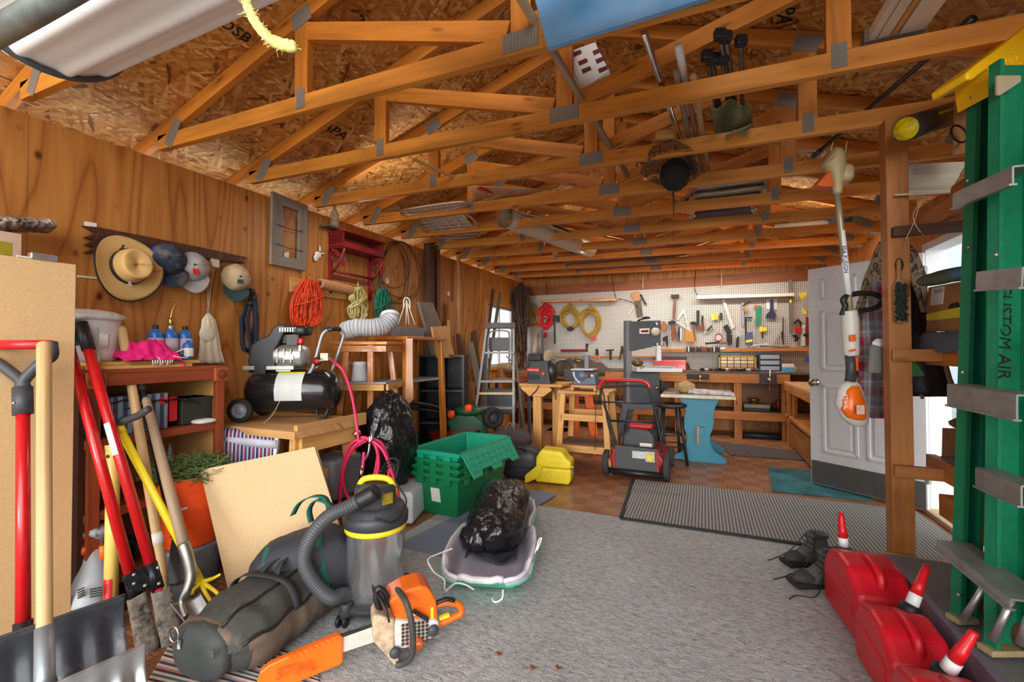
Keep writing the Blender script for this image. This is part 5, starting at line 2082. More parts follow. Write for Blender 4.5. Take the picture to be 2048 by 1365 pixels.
b.build('starter_badge',ORANGE,t)
b=MB()
b.lathe([(0,.012),(.016,.012),(.024,.004),(.024,0)],ps(866,1262,.05),nn_,20)
b.build('fuel_cap',CHAR,t)
b=MB()
b.lathe([(0,.012),(.018,.012),(.022,.004),(.022,0)],ps(790,1306,.055),nn_,20)
b.build('oil_cap',CHAR,t)
b=MB()
b.tube(cr([ps(780,1212,.0),ps(772,1190,.0),ps(764,1180,0),ps(756,1178,0),ps(752,1196,.0),ps(760,1225,.0)],5),[.012]*26,10)
b.ribbon(cr([ps(748,1176,-.06),ps(752,1186,.0),ps(768,1215,.05),ps(775,1240,.06)],4),.05,.008,nn_)
b.build('hand_guard',BLACK,t)
b=MB()
b.tube(cr([ps(790,1178,-.08),ps(798,1184,.0),ps(812,1205,.08),ps(822,1240,.105),ps(826,1285,.105),ps(822,1315,.09),ps(806,1328,.06),ps(792,1330,.05)],6),.0125,12)
b.build('front_handle',mat('worn black handle',rgb(64,62,58),.6,0,.3,30),t)
b=MB()
b.tube(cr([ps(870,1212,.0),ps(890,1205,.0),ps(912,1208,0),ps(922,1216,0),ps(921,1228,0),ps(906,1236,0),ps(884,1246,0),ps(872,1250,0)],5),.0145,12)
b.build('rear_handle',ORANGE,t)
b=MB()
b.tube(cr([ps(872,1208,.002),ps(892,1200,.002),ps(908,1203,.002)],5),.012,10)
b.build('throttle_lock',BLACK,t)
b=MB()
b.beam(ps(878,1238,.01),ps(898,1230,.01),.016,.014)
b.build('trigger',YELLOW,t)
b=MB()
b.beam(ps(826,1222,.046),ps(856,1240,.046),.01,.014)
b.build('choke_lever',BLACK,t)
b=MB()
b.box(ps(826,1228,.034),(.04,.004,.016),CM)
b.build('badge',PAPER,t)
b=MB()
b.box(ps(864,1226,.034),(.012,.004,.045),CM)
b.build('side_label',YELLOW,t)
sprism([(682,1276),(746,1255),(752,1284),(686,1306)],.0,.006,mat('pale bar',rgb(214,208,196),.45,.2,.15,20),'guide_bar',t,.001)
b=MB()
for i in range(16):
 p=ps(684,1272).lerp(ps(746,1250),i/15)
 b.box(p,(.009,.008,.012),CM)
b.build('chain',DARKSTEEL,t)
sc_o=sprism([(512,1372),(520,1345),(540,1330),(676,1271),(686,1276),(686,1326),(680,1332),(600,1365),(560,1385),(520,1392)],.012,.03,ORANGE,'bar_cover',t,.006)
b=MB()
for i in range(9):
 b.box(ps(580+11*i,1318-5*i,.028),(.012,.004,.014),CM)
b.build('cover_rib',ORANGE,t)
text('STIHL',mat('deep orange',rgb(196,84,20),.5),t,'lettering',frame(ps(592,1342,.0285),ux*1.0+V((0,0,.0))),.055)
text('STIHL',PAPER,t,'lettering',frame(ps(832,1290,.056),ux),.016)
t=thing('plastic_sled','lavender and white plastic sled with green underside and tow ropes, full of black bags','sled',(-1.15,2.5,0))
s0,s1=V((-1.045,2.0,0)),V((-1.42,3.25,0))
sy=(s1-s0)
SL=sy.length
sy.normalize()
sx=sy.cross(UP)
def hw(s_):
 k=[(0,.11),(.02,.165),(.06,.205),(.14,.235),(.3,.245),(.45,.225),(.52,.185),(.62,.18),(.75,.20),(.9,.18),(.97,.13),(1,.08)]
 for (a,x),(c_,y) in zip(k,k[1:]):
  if s_<=c_:
   return x+(y-x)*(s_-a)/(c_-a)
 return .08
def sled(s_,k,ins=0.0):
 """k -1..1 across: floor, walls and rolled rim"""
 w_=hw(s_)
 lift=.13*max(0,1-s_/.09)**1.4+.10*max(0,(s_-.88)/.12)**1.5
 ak=abs(k)
 if ak<.6:
  x,z=k/.6*(w_-.06),.03+lift*.62
 elif ak<.9:
  f=(ak-.6)/.3
  x,z=math.copysign(w_-.06+.05*f,k),.03+lift*.62*(1-f)+f*(.095+.03*(s_>.12)*(s_<.5))
 else :
  f=(ak-.9)/.1
  x,z=math.copysign(w_-.01+.03*f,k),.125+.03*(s_>.12)*(s_<.5)-.03*f*f
 return s0+sy*s_*SL+sx*x+UP*z
LAV=mat('lavender plastic',rgb(186,178,194),.4,0,.06,10)
b=MB()
b.grid(lambda u,v:sled(u,v*2-1),48,30)
b.build('hull',LAV,t)
b=MB()
b.grid(lambda u,v:sled(u,v*2-1)-UP*.008+(sx*(.004 if v>.5 else -.004)),48,30)
b.build('underside',mat('mint green plastic',rgb(84,196,156),.4,0,.04),t)
b=MB()
b.tube([sled(i/40,.95) for i in range(41)],.011,8)
b.tube([sled(i/40,-.95) for i in range(41)],.011,8)
b.tube([sled(0,-.95+1.9*i/16)+UP*.004 for i in range(17)],.018,8)
b.build('rim',mat('white plastic rim',rgb(222,218,224),.4),t)
b=MB()
b.tube(cr([P(906,1172,d=2.25),P(890,1180,d=2.2),P(888,1160,d=2.2),P(868,1145,d=2.26),P(856,1120,d=2.32),P(878,1108,d=2.4),P(905,1098,d=2.45)],6),.0042,6)
b.tube(cr([P(890,1185,d=2.2),P(910,1168,d=2.16),P(930,1170,d=2.14),P(948,1180,d=2.14)],5),.0042,6)
b.tube(cr([P(984,1198,d=2.12),P(990,1205,d=2.10),P(1004,1198,d=2.1),P(1006,1180,d=2.12)],5),.0042,6)
b.tube(cr([P(1068,1110,d=2.5),P(1074,1095,d=2.5),P(1078,1080,d=2.52),P(1083,1078,d=2.5),P(1074,1102,d=2.5)],5),.0042,6)
b.build('tow_rope',mat('white cord',rgb(232,228,216)),t)
def bagmesh(c_,r_,seed,R=None,amp=.22,n=40,e=.85,flat=-.92,wr=.5):
 """stretched film bag: lumps plus sharp creases"""
 b=MB()
 o_=V((seed*2.3,seed*4.1,seed*1.7))
 def fn(p):
  a=noise.noise(p*1.6+o_)
  w=V((noise.noise(p*2.1+o_*2),noise.noise(p*2.1+o_*3),noise.noise(p*2.1+o_)))
  c1=1-abs(noise.noise((p+w*.5)*3.2+o_))*2
  c2=1-abs(noise.noise((p+w*.4)*7.0+o_))*2
  c3=1-abs(noise.noise((p+w*.3)*13+o_))*2
  return 1+amp*(.5*a+wr*(.26*c1+.10*c2+.03*c3))
 b.ell(c_,r_,R,n,e,fn,flat)
 return b
def film():
 m_,b,N,L=nodes('black bag film')
 b.inputs['Base Color'].default_value=rgb(24,24,26)
 b.inputs['Roughness'].default_value=.24
 n1=N('ShaderNodeTexNoise',Scale=1.0,Detail=3.0,Distortion=1.2)
 L(coords(N,L,'Object',(9,9,6)),n1.inputs['Vector'])
 n2=N('ShaderNodeTexVoronoi',Scale=1.0,feature='DISTANCE_TO_EDGE')
 mx=N('ShaderNodeMixRGB',blend_type='ADD')
 mx.inputs['Fac'].default_value=.25
 L(coords(N,L,'Object',(11,11,6)),mx.inputs['Color1'])
 L(n1.outputs['Color'],mx.inputs['Color2'])
 L(mx.outputs['Color'],n2.inputs['Vector'])
 ad=N('ShaderNodeMath',operation='MULTIPLY_ADD')
 ad.inputs[1].default_value=.7
 L(n2.outputs['Distance'],ad.inputs[0])
 L(n1.outputs['Fac'],ad.inputs[2])
 bump(N,L,b,ad.outputs[0],.5,.03)
 return m_
FILM=film()
bc=s0+sy*SL*.54+UP*.20
Rb=frame(bc,sy+V((0,0,.06)))
b=bagmesh(bc,(.40,.17,.15),3,Rb,.3,44,.8,-.95,.8)
t2=one(b,'trash_bag',FILM,'shiny black bag lying lengthwise in the lavender sled','bag')
b=MB()
b.grid(lambda u,v:s0+sy*(.30+.30*v)+sx*((u-.5)*.30)+UP*(.075+.10*v+.03*noise.noise(V((u*4,v*4,3)))+.02*math.sin(u*7)),26,20,.004)
one(b,'black_sheet',mat('matt black fabric',rgb(40,41,44),.7,0,.1),'matt black fabric spread in the front half of the sled','fabric')
b=bagmesh(s0+sy*.36-sx*.10+UP*.17,(.09,.07,.07),7,None,.3,24,.9,-.9,.8)
one(b,'small_bag',FILM,'small knotted black bag at the left front of the sled','bag')
o=P(776,985,d=3.42)
o.z=.0
t=thing('white_box','low white box on the floor under the big black trash bag','box',(o.x,o.y,0))
b=MB()
b.box((o.x+.04,o.y+.02,.12),(.42,.36,.22),.3)
b.build('body',WHITEP,t,bev=.02,seg=3)
b=MB()
b.box((o.x+.04,o.y+.02,.235),(.40,.34,.012),.3)
b.build('lid',WHITEP,t,bev=.004)
b=bagmesh(V((o.x+.0,o.y+.0,.57)),(.20,.20,.35),11,None,.28,48,.85,-.93,.8)
one(b,'trash_bag',FILM,'big full black trash bag standing beside the pale table','bag')
GT1=mat('dark green tote plastic',rgb(16,124,76),.42,0,.08)
GT2=mat('teal green tote plastic',rgb(24,156,122),.42,0,.06)
tc=V((-1.86,3.24,0))
TM=rotz(tc,-.08)
def tote(z0,m_,label,flaps,top):
 t=thing('storage_tote',label,'tote',(tc.x,tc.y,z0+.005),'nested green storage totes')
 w0,l0,w1,l1,h=.17,.32,.215,.375,.33
 def ring(k,s_):
  w_,l_=w0+(w1-w0)*k,l0+(l1-l0)*k
  return [V((-w_+s_,-l_+s_,0)),V((w_-s_,-l_+s_,0)),V((w_-s_,l_-s_,0)),V((-w_+s_,l_-s_,0))]
 b=MB()
 vs=[p+UP*0 for p in ring(0,0)]+[p+UP*h for p in ring(1,0)]+[p+UP*h for p in ring(1,.012)]+[p+UP*.012 for p in ring(0,.012)]
 fs=[(3,2,1,0),(12,13,14,15)]
 for i in range(4):
  j=(i+1)%4
  fs+=[(i,j,j+4,i+4),(i+4,j+4,j+8,i+8),(i+8,j+8,j+12,i+12)]
 b.add(vs,fs)
 b.xf(TM@Matrix.Translation((0,0,z0+.006)))
 b.build('body',m_,t,bev=.004)
 b=MB()
 zt=h
 for s_ in (-1,1):
  b.box((s_*(w1+.012),0,zt-.012),(.03,2*l1+.05,.03))
  b.box((0,s_*(l1+.012),zt-.012),(2*w1+.05,.03,.03))
  for k in range(5):
   b.box((s_*(w1+.012),-l1+.1+k*(2*l1-.2)/4,zt-.055),(.022,.05+.02*(k%2),.05))
  for k in range(3):
   b.box((-w1+.09+k*(2*w1-.18)/2,s_*(l1+.012),zt-.05),(.06,.022,.045))
 b.xf(TM@Matrix.Translation((0,0,z0+.006)))
 b.build('rim',m_,t,bev=.003)
 if flaps:
  for s_,ang in ((1,1.02),(-1,1.12)):
   b=MB()
   fm=TM@Matrix.Translation((s_*(w1+.03),0,z0+h))@Matrix.Rotation(s_*ang,4,'Y')
   F=[]
   W_=.2
   ys=[-l1,-l1*.6,-l1*.2,l1*.2,l1*.6,l1]
   pts=[(0,-l1)]
   for i in range(5):
    e=W_*(.98 if i%2==0 else .74)
    pts+=[(e,ys[i]+.015),(e,ys[i+1]-.015)]
   pts+=[(0,l1)]
   b.prism([(s_*p,q) for p,q in pts],fm@Matrix.Rotation(-PI/2,4,'X') if False else fm@Matrix(((1,0,0,0),(0,0,1,0),(0,1,0,0),(0,0,0,1))),.008)
   fl=b.build('flap',m_,t,bev=.002)
   b=MB()
   for k in range(1,4):
    b.box((s_*W_*(k/4),0,.006),(.007,2*l1-.05,.008))
   for k in range(9):
    b.box((s_*W_*.4,-l1+.05+k*(2*l1-.1)/8,.006),(W_*.66,.007,.008))
   b.xf(fm)
   b.build('rib',m_,fl)
 return t
t=tote(0,GT1,'lowest green tote of the nested stack, with a paper label on its end',False,False)
b=MB()
b.box((-.01,-.350,.165),(.085,.003,.11),Matrix.Rotation(.165,3,'X'))
b.xf(TM)
b.build('paper_label',PAPER,t)
tote(.055,GT1,'second green tote from the bottom of the nested stack',False,False)
tote(.11,GT1,'third green tote from the bottom, just under the lighter one',False,False)
tote(.17,GT2,'topmost lighter teal tote of the stack with its ribbed flaps hanging open',True,True)
o=V((-1.90,4.35,0))
o=P(1040,960,Z=0)
t=thing('tool_case','dark grey moulded tool case on the floor behind the green totes','case',(o.x,o.y+.1,0))
b=MB()
b.ell((o.x-.02,o.y+.1,.15),(.20,.14,.16),Matrix.Rotation(.2,3,'Z'),20,.55,None,-.9)
b.build('shell',mat('dark case plastic',rgb(52,54,62),.45,0,.1),t)
b=MB()
b.box((o.x-.02,o.y+.1,.13),(.41,.29,.012),.2)
b.build('seam',BLACK,t)
b=MB()
b.tube(cr([(o.x-.1,o.y-.02,.29),(o.x-.06,o.y-.06,.32),(o.x+.02,o.y-.05,.32),(o.x+.06,o.y+.0,.29)],5),.012,8)
b.build('handle',BLACK,t)
c_=P(1022,878,d=4.75)
b=MB()
b.ell(c_+V((0,0,-.02)),(.21,.16,.125),Matrix.Rotation(.3,3,'Z'),24,.8,crumple(21,.1,1.8))
t=thing('soft_bag','dusty plum-coloured soft bag lying on the dark tool case','bag',(c_.x,c_.y,c_.z-.13))
b.build('body',mat('dusty plum cloth',rgb(84,72,80),.85,0,.18),t)
b=MB()
b.ribbon(cr([P(1010,858,d=4.6),P(1018,846,d=4.6),P(1026,852,d=4.58),P(1036,880,d=4.6)],4),.05,.006,FWD)
b.build('strap',mat('grey strap',rgb(120,112,116),.8),t)
o=P(1105,968,Z=0)
t=thing('chainsaw_case','bright yellow moulded chainsaw case on the parquet floor','case',(o.x,o.y+.1,0))
ym=frame(V((o.x,o.y+.08,0)),(1,.12,0))
b=MB()
b.prism([(-.17,.01),(.15,.005),(.17,.05),(.175,.15),(-.17,.15),(-.18,.06)],ym,.22)
b.build('lower_shell',YELLOW,t,bev=.02,seg=3)
b=MB()
b.prism([(-.17,.152),(.175,.152),(.17,.22),(.13,.245),(.1,.29),(.08,.31),(-.11,.32),(-.13,.30),(-.165,.24)],ym,.21)
b.build('upper_shell',YELLOW,t,bev=.02,seg=3)
b=MB()
q=[(-.27,.0),(-.25,-.02+.02),(-.13,.06),(-.10,.15),(-.12,.19),(-.16,.165),(-.27,.07)]
b.prism(q,ym@Matrix.Translation((0,-.115,0)),.035)
b.build('bar_sheath',YELLOW,t,bev=.008)
b=MB()
b.box(ym@V((.185,-.08,.14)),(.02,.03,.07),ym)
b.build('latch',CHROME,t,bev=.003)
b=MB()
b.box(ym@V((.02,-.112,.24)),(.10,.01,.06),ym)
b.build('panel',YELLOW,t,bev=.004)
o=P(870,860,Z=.42)
o=V((-2.42,4.05,0))
t=thing('red_step_stool','small dark red wooden step stool behind the green totes','stool',o)
b=MB()
b.box(o+V((0,0,.41)),(.42,.32,.025),-.05)
b.build('seat',REDPAINT if False else mat('deep red lacquer',rgb(140,18,24),.3,0,.12,coat=.4),t,bev=.003)
RL=MATS['deep red lacquer']
b=MB()
b.box(o+V((0,-.135,.37)),(.38,.02,.07),-.05)
b.build('apron',RL,t)
for x in (-.17,.17):
 for y in (-.12,.12):
  b=MB()
  b.box(o+V((x,y,.2)),(.04,.04,.4),-.05)
  b.build('leg',RL,t)
c_=P(932,852,d=5.0)
t=thing('green_mower','green electric mower with orange levers and a black wheel, tipped behind the red stool','mower',(c_.x,c_.y,.2))
GM=mat('mower green',rgb(30,88,54),.4,0,.1)
b=MB()
mt_=frame(c_,RGT)
q=[(891,842),(905,828),(930,822),(952,826),(968,842),(976,866),(976,880),(900,880),(900,850)]
pp=[P(x,y,d=4.9) for x,y in q]
b.prism([((p-pp[0]).dot(RGT),p.z-pp[0].z) for p in pp],frame(pp[0],RGT),.3)
b.build('deck',GM,t,bev=.03,seg=3)
b=MB()
b.ell(P(936,822,d=4.8),(.17,.12,.06),Matrix.Rotation(.3,3,'Z'),16)
b.build('cowl',GM,t)
for x,y in ((902,829),(937,817)):
 b=MB()
 b.ell(P(x,y,d=4.62),(.04,.03,.04),n=10,e=.7)
 b.build('lever',mat('bright orange',rgb(250,84,30),.4),t)
b=MB()
w0_=P(986,836,d=4.75)
b.lathe([(.06,-.05),(.105,-.05),(.115,-.03),(.115,.03),(.105,.05),(.06,.05),(.06,-.05)],w0_,-FWD+RGT*.5,32,cap=False)
b.build('wheel',BLACKM,t)
b=MB()
b.lathe([(.0,.03),(.03,.03),(.06,.02),(.062,-.02),(0,-.02)],w0_,-FWD+RGT*.5,24)
b.build('hub',CHAR,t)
b=MB()
b.tube(cr([P(895,822,d=4.7),P(860,812,d=4.5),P(812,805,d=4.3),P(800,808,d=4.3)],5),.022,10)
b.tube(cr([P(893,830,d=4.72),P(860,822,d=4.5),P(815,815,d=4.35)],5),.018,10)
b.build('handle',BLACK,t)
o=P(878,830,d=4.5)
t=thing('bookcase','black narrow bookcase with open compartments standing behind the slim bench','bookcase',(-2.62,4.3,0))
bx0,by0=-2.86,4.02
bw,bd,bh=.50,.32,1.2
bm=rotz((bx0,by0,0),.35)
b=MB()
b.bb(0,.018,0,bd,0,bh)
b.bb(bw/2-.009,bw/2+.009,0,bd,0,bh)
b.bb(bw-.018,bw,0,bd,0,bh)
b.xf(bm)
b.build('side',BLACK,t)
b=MB()
b.bb(-.005,bw+.005,-.005,bd,bh,bh+.02)
b.xf(bm)
b.build('top',BLACK,t)
b=MB()
b.bb(0,bw,bd-.008,bd,0,bh)
b.xf(bm)
b.build('back',BLACK,t)
for z in (.1,.47,.82):
 b=MB()
 b.bb(.018,bw-.018,.0,bd,z,z+.02)
 b.xf(bm)
 b.build('shelf',CHAR,t)
PY=7.645
def Bk(px,py,off=0.0):
 return P(px,py,Y=PY-off)
t=thing('pegboard','wide white pegboard covering the rear wall over the workbench','pegboard',(-.75,7.66,.86))
b=MB()
b.bb(XL+.03,XR-.02,7.65,7.665,.86,2.275)
b.build('board',pegmat(),t)
b=MB()
b.bb(XL+.03,-.56,7.60,7.648,1.135,1.165)
b.build('ledge',BENCHWOOD,t,bev=.002)
def bkpoly(px,off,th,b=None):
 b=b or MB()
 pts=[Bk(x,y,off) for x,y in px]
 o=pts[0]
 return b.prism([(p.x-o.x,p.z-o.z) for p in pts],frame(V((o.x,PY-off-th/2,o.z)),(1,0,0)),th)
def tool(name,label,parts,cat=None,group='tools hung on the pegboard'):
 """parts: (part name, material, outline in pixels, offset, thickness)"""
 allp=[p for q in parts for p in q[2]]
 o=Bk(sum(p[0] for p in allp)/len(allp),max(p[1] for p in allp),.02)
 t=thing(name,label,cat or name.split('_')[-1],o,group)
 for nm,m,px,off,th in parts:
  bkpoly(px,off,th).build(nm,m,t,bev=.002)
 return t
def bar(x0,y0,x1,y1,w_):
 L_=math.hypot(x1-x0,y1-y0)
 nx,ny=-(y1-y0)/L_*w_/2,(x1-x0)/L_*w_/2
 return [(x0+nx,y0+ny),(x0-nx,y0-ny),(x1-nx,y1-ny),(x1+nx,y1+ny)]
def oval(cx,cy,rx,ry,n=14):
 return [(cx+rx*math.cos(2*PI*k/n),cy+ry*math.sin(2*PI*k/n)) for k in range(n)]
HW=wood('hammer handle',rgb(126,72,40),.65,.5,60,False)
IRON=mat('dark iron',rgb(48,46,44),.5,.6,.2,40)
YC=mat('yellow cord',rgb(166,130,38),.5,0,.15)
def coil(name,label,cx,cy,rx,ry,m,n,r_,seed,hole=.55,off=.05):
 r3=random.Random(seed)
 t=thing(name,label,'cord',Bk(cx,cy+ry,off),'cords coiled on the pegboard')
 b=MB()
 for i in range(n):
  k=r3.uniform(hole,1)
  dx_,dy_=r3.uniform(-2,2),r3.uniform(-2,2)+(1-k)*ry*.5
  ph_=r3.random()*6
  q=[Bk(cx+dx_+math.cos(a)*rx*k*(1+.06*math.sin(2*a+ph_)),cy+dy_-math.sin(a)*ry*k*(1+.05*math.cos(3*a+ph_)),off+.03*math.sin(a*2+ph_)*(1-k+.2)) for a in [2*PI*j/22 for j in range(22)]]
  b.tube(q,r_,6,True)
 b.build('coil',m,t)
 b=MB()
 b.tube([Bk(cx,cy-ry-5,.0),Bk(cx,cy-ry-5,.03),Bk(cx,cy-ry*.9,.06),Bk(cx,cy-ry*.8,.06)],.008,6)
 b.build('hook',STEEL,t)
 return t
coil('cord_coil','olive yellow cord coil at the far left of the pegboard, behind the red one',1066,634,13,22,mat('olive yellow cord',rgb(150,112,46),.55,0,.2),14,.011,1,.35)
coil('cord_coil','red extension cord coil on the pegboard',1091,633,17,24,RED,22,.011,2,.2)
coil('cord_coil','yellow extension cord coil just right of the red coil',1140,634,19,24,YC,11,.010,3,.5)
coil('cord_coil','longer yellow hose coil, the rightmost of the coils',1180,643,20,29,YC,10,.011,4,.7)
one(bkpoly(oval(1141,658,7,5),.04,.03),'cord_plug',IRON,'dark plug block hanging at the bottom of the yellow coil','plug')
tool('hand_drill_cord','black cord and plug hanging between the red and the yellow coils',[('plug',BLACK,[(1106,630),(1119,632),(1119,645),(1107,643)],.03,.05),('cord',BLACK,bar(1109,645,1110,688,3),.02,.015)],'cord')
tool('red_packet','small red and white packet hanging below the red coil',[('packet',RED,[(1082,672),(1092,664),(1096,672),(1084,678)],.02,.02)],'packet')
tool('orange_tag','orange-red tag on the ledge below the longer yellow coil',[('tag',mat('orange red tag',rgb(206,70,50),.5),[(1181,671),(1192,668),(1193,680),(1182,682)],.03,.03)],'tag')
for (x0,y0,x1,y1,m,lab) in ((1081,603,1234,600,wood('tan bar',rgb(206,150,96),.7,.5,20),'long tan wooden bar fixed level above the cord coils'),(1393,596,1588,590,wood('pale bar',rgb(220,196,150),.8,.5,20,False),'long pale bar fixed level above the hand tools')):
 b=MB()
 p,q=Bk(x0,y0,.1),Bk(x1,y1,.1)
 b.beam(p,q,.10,.05)
 one(b,'hanging_bar',m,lab,'bar',bev=.004)
b=MB()
for pts in ([(1223,500),(1224,560),(1232,598)],[(1236,598),(1262,604),(1276,615)],[(1392,540),(1389,575),(1394,590)],[(1443,548),(1443,574)],[(1286,552),(1286,578)],[(1093,565),(1093,590)]):
 b=MB()
 b.tube(cr([Bk(x,y,.06) for x,y in pts],4),.006,6)
 one(b,'hanging_wire',IRON if pts[0][0] not in (1443,1286) else CREAM,{1223:'dark wire dropping from the rafters to the tan bar',1236:'dark wire running from the tan bar to the backsaw handle',1392:'dark wire at the left end of the pale bar',1443:'white wire hanging above the pale bar',1286:'white wire hanging above the bandsaw',1093:'thin wire hanging above the red coil'}[pts[0][0]],'wire')
tool('hand_saw','backsaw with a square orange-brown handle hung above the bandsaw',[('handle',wood('saw handle',rgb(190,128,56),.7,.4,40,False),[(1262,587),(1275,581),(1284,590),(1280,602),(1268,603)],.03,.02),('blade',mat('brown steel',rgb(84,70,58),.5,.4),[(1269,602),(1281,600),(1286,632),(1274,634)],.03,.006)],'saw')
tool('chisel','black chisel hung right of the backsaw handle',[('shaft',IRON,bar(1281,590,1292,610,4),.03,.02)],'chisel')
tool('white_rod','pale rod leaning left of the backsaw',[('rod',CREAM,bar(1268,612,1258,630,2.2),.02,.01)],'rod')
tool('sledge_hammer','long-handled hammer hung highest on the pegboard, black head up',[('head',IRON,[(1342,591),(1358,590),(1359,596),(1343,597)],.02,.07),('handle',HW,[(1348,596),(1353,596),(1350,640),(1345,640)],.03,.03)],'hammer')
tool('claw_hammer','claw hammer with red-brown handle under the long hammer',[('head',IRON,[(1336,645),(1345,641),(1352,643),(1350,648),(1338,650)],.03,.05),('handle',HW,[(1343,648),(1348,648),(1348,682),(1344,682)],.04,.03)],'hammer')
tool('wrecking_hammer','red-brown handled hammer slanting beside the claw hammer',[('handle',HW,bar(1347,650,1357,682,5),.03,.03)],'hammer')
tool('curved_hammer','claw hammer with curved black head hanging by the straw brush',[('head',IRON,[(1380,646),(1386,643),(1393,645),(1395,652),(1388,649),(1382,650)],.03,.05),('handle',HW,[(1385,649),(1389,649),(1392,682),(1386,682)],.04,.03)],'hammer')
tool('steel_square','steel triangle square hung behind the straw brush',[('plate',STEEL,[(1368,614),(1384,668),(1378,668),(1367,628),(1356,642),(1352,641)],.01,.004)],'square')
tool('whisk_brush','straw-coloured whisk brush on the pegboard',[('bristles',mat('straw brush',rgb(190,132,62),.9,0,.15,60),[(1371,660),(1386,664),(1390,685),(1369,684)],.03,.05),('handle',STEEL,bar(1351,643,1384,664,3),.03,.02)],'brush')
tool('wood_chisel','bright steel chisel nearest the straw brush',[('shaft',STEEL,bar(1362,657,1362,682,4),.03,.02)],'chisel')
tool('wood_chisel','dark narrow chisel left of the bright steel one',[('shaft',IRON,bar(1358,655,1358,680,3),.03,.02)],'chisel')
tool('flat_file','dark flat bar hung upright right of the curved hammer',[('bar',IRON,bar(1396,621,1396,650,5),.02,.015),('grip',HW,bar(1397,650,1397,660,8),.02,.025)],'file')
tool('screwdriver','red and black screwdriver beside the dark flat bar',[('handle',DARKRED,bar(1405,648,1406,662,6),.03,.025),('shaft',IRON,bar(1405,632,1405,648,4),.03,.012)],'screwdriver','screwdrivers on the pegboard')
tool('screwdriver','yellow-handled screwdriver, left of a pair',[('handle',YELLOW,bar(1426,629,1426,641,6),.03,.025),('shaft',STEEL,bar(1426,641,1427,658,2),.03,.01)],'screwdriver','screwdrivers on the pegboard')
tool('screwdriver','short yellow-handled screwdriver, right of a pair',[('handle',mat('dull yellow',rgb(206,186,50),.5),bar(1432,627,1432,640,7),.03,.025)],'screwdriver','screwdrivers on the pegboard')
tool('screwdriver','long black-handled screwdriver hung right of the yellow pair',[('handle',BLACK,bar(1442,626,1442,641,5),.03,.025),('shaft',STEEL,bar(1442,641,1442,668,2),.03,.01)],'screwdriver','screwdrivers on the pegboard')
tool('screwdriver','slanted black screwdriver below the red one',[('handle',BLACK,bar(1424,652,1414,662,4),.03,.025),('shaft',STEEL,bar(1414,662,1407,669,2),.03,.01)],'screwdriver','screwdrivers on the pegboard')
tool('long_square','long pale steel blade hung slanting across the pegboard',[('blade',mat('pale steel',rgb(196,190,178),.45,.3),[(1443,600),(1450,600),(1470,655),(1463,660)],.02,.005)],'square')
tool('perforated_plate','dark perforated plate hung below the long pale blade',[('plate',IRON,[(1446,653),(1455,649),(1464,666),(1455,671)],.02,.02)],'plate')
tool('dial_gauge','round pink-faced gauge standing on the rail',[('face',mat('pink dial',rgb(226,176,172),.4),oval(1437,676,6,6),.05,.03),('body',DARKRED,oval(1437,675,7.5,8),.02,.03)],'gauge')
tool('drill_chuck','dark heap of chuck and clamps standing on the rail',[('clamp',IRON,[(1453,670),(1464,670),(1464,690),(1454,690)],.03,.06)],'clamp')
tool('crescent_wrench','dark adjustable wrench hung upright above the rail',[('wrench',IRON,[(1473,676),(1478,672),(1477,695),(1472,696)],.03,.03),('jaw',STEEL,[(1474,664),(1481,668),(1478,680),(1474,676)],.03,.02)],'wrench')
tool('hack_saw','hacksaw with brown handle hung under the pale bar',[('blade',GREYP,bar(1485,604,1486,652,5),.02,.01),('frame',IRON,bar(1484,613,1500,603,2),.02,.015),('handle',wood('saw handle',rgb(190,128,56)),bar(1487,615,1494,625,6),.03,.025)],'saw')
tool('coping_saw','tall coping saw with black bow reaching down to the rail',[('bow',IRON,[(1490,634),(1505,634),(1505,637),(1493,637),(1493,680),(1490,680)],.03,.02),('blade',STEEL,bar(1506,637,1508,690,4),.03,.01)],'saw')
tool('tape_pack','blue and yellow packet in front of the coping saw',[('pack',mat('blue yellow print',rgb(70,84,120),.5,0,.4,60),[(1492,666),(1504,665),(1506,690),(1490,690)],.06,.03),('band',YELLOW,[(1492,681),(1505,679),(1505,684),(1492,686)],.092,.004)],'packet')
tool('green_case','green plastic saw sleeve hung beside the hacksaw',[('sleeve',GREEN,[(1512,613),(1522,612),(1521,652),(1512,651)],.03,.02),('clip',ORANGE,bar(1509,616,1513,610,6),.03,.02)],'sleeve')
tool('work_gloves','dark blue gloves on a white card under the pale bar',[('card',PAPER,[(1532,599),(1554,598),(1554,620),(1533,619)],.01,.004),('glove',mat('dark blue glove',rgb(44,52,80),.8,0,.2),[(1540,600),(1546,600),(1547,622),(1552,630),(1550,639),(1541,636),(1531,638),(1533,628),(1540,622)],.03,.03)],'gloves')
tool('awl','yellow-handled awl pointing down, left of two below the gloves',[('handle',YELLOW,bar(1522,654,1522,664,7),.03,.02),('shaft',IRON,bar(1524,664,1525,677,3),.03,.01)],'awl')
tool('awl','yellow-handled awl pointing up, right of two below the gloves',[('handle',YELLOW,bar(1529,655,1530,663,7),.03,.02),('shaft',STEEL,bar(1530,645,1533,655,2),.03,.01)],'awl')
tool('dividers','pair of steel dividers hanging open on the pegboard',[('leg',STEEL,bar(1562,662,1545,690,3),.03,.015),('leg',IRON,bar(1564,664,1567,690,3),.03,.015)],'dividers')
tool('steel_rule','thin dark rule hung upright beside the tall level',[('rule',IRON,bar(1566,635,1566,670,2.5),.02,.006)],'rule')
tool('spirit_level','tall grey spirit level rising past the top of the pegboard',[('body',mat('grey level',rgb(120,110,98),.5,.3,.2,20),[(1577,560),(1584,560),(1586,665),(1579,668)],.05,.03),('vial',YELLOW,[(1579,600),(1583,600),(1583,606),(1579,606)],.082,.003)],'level')
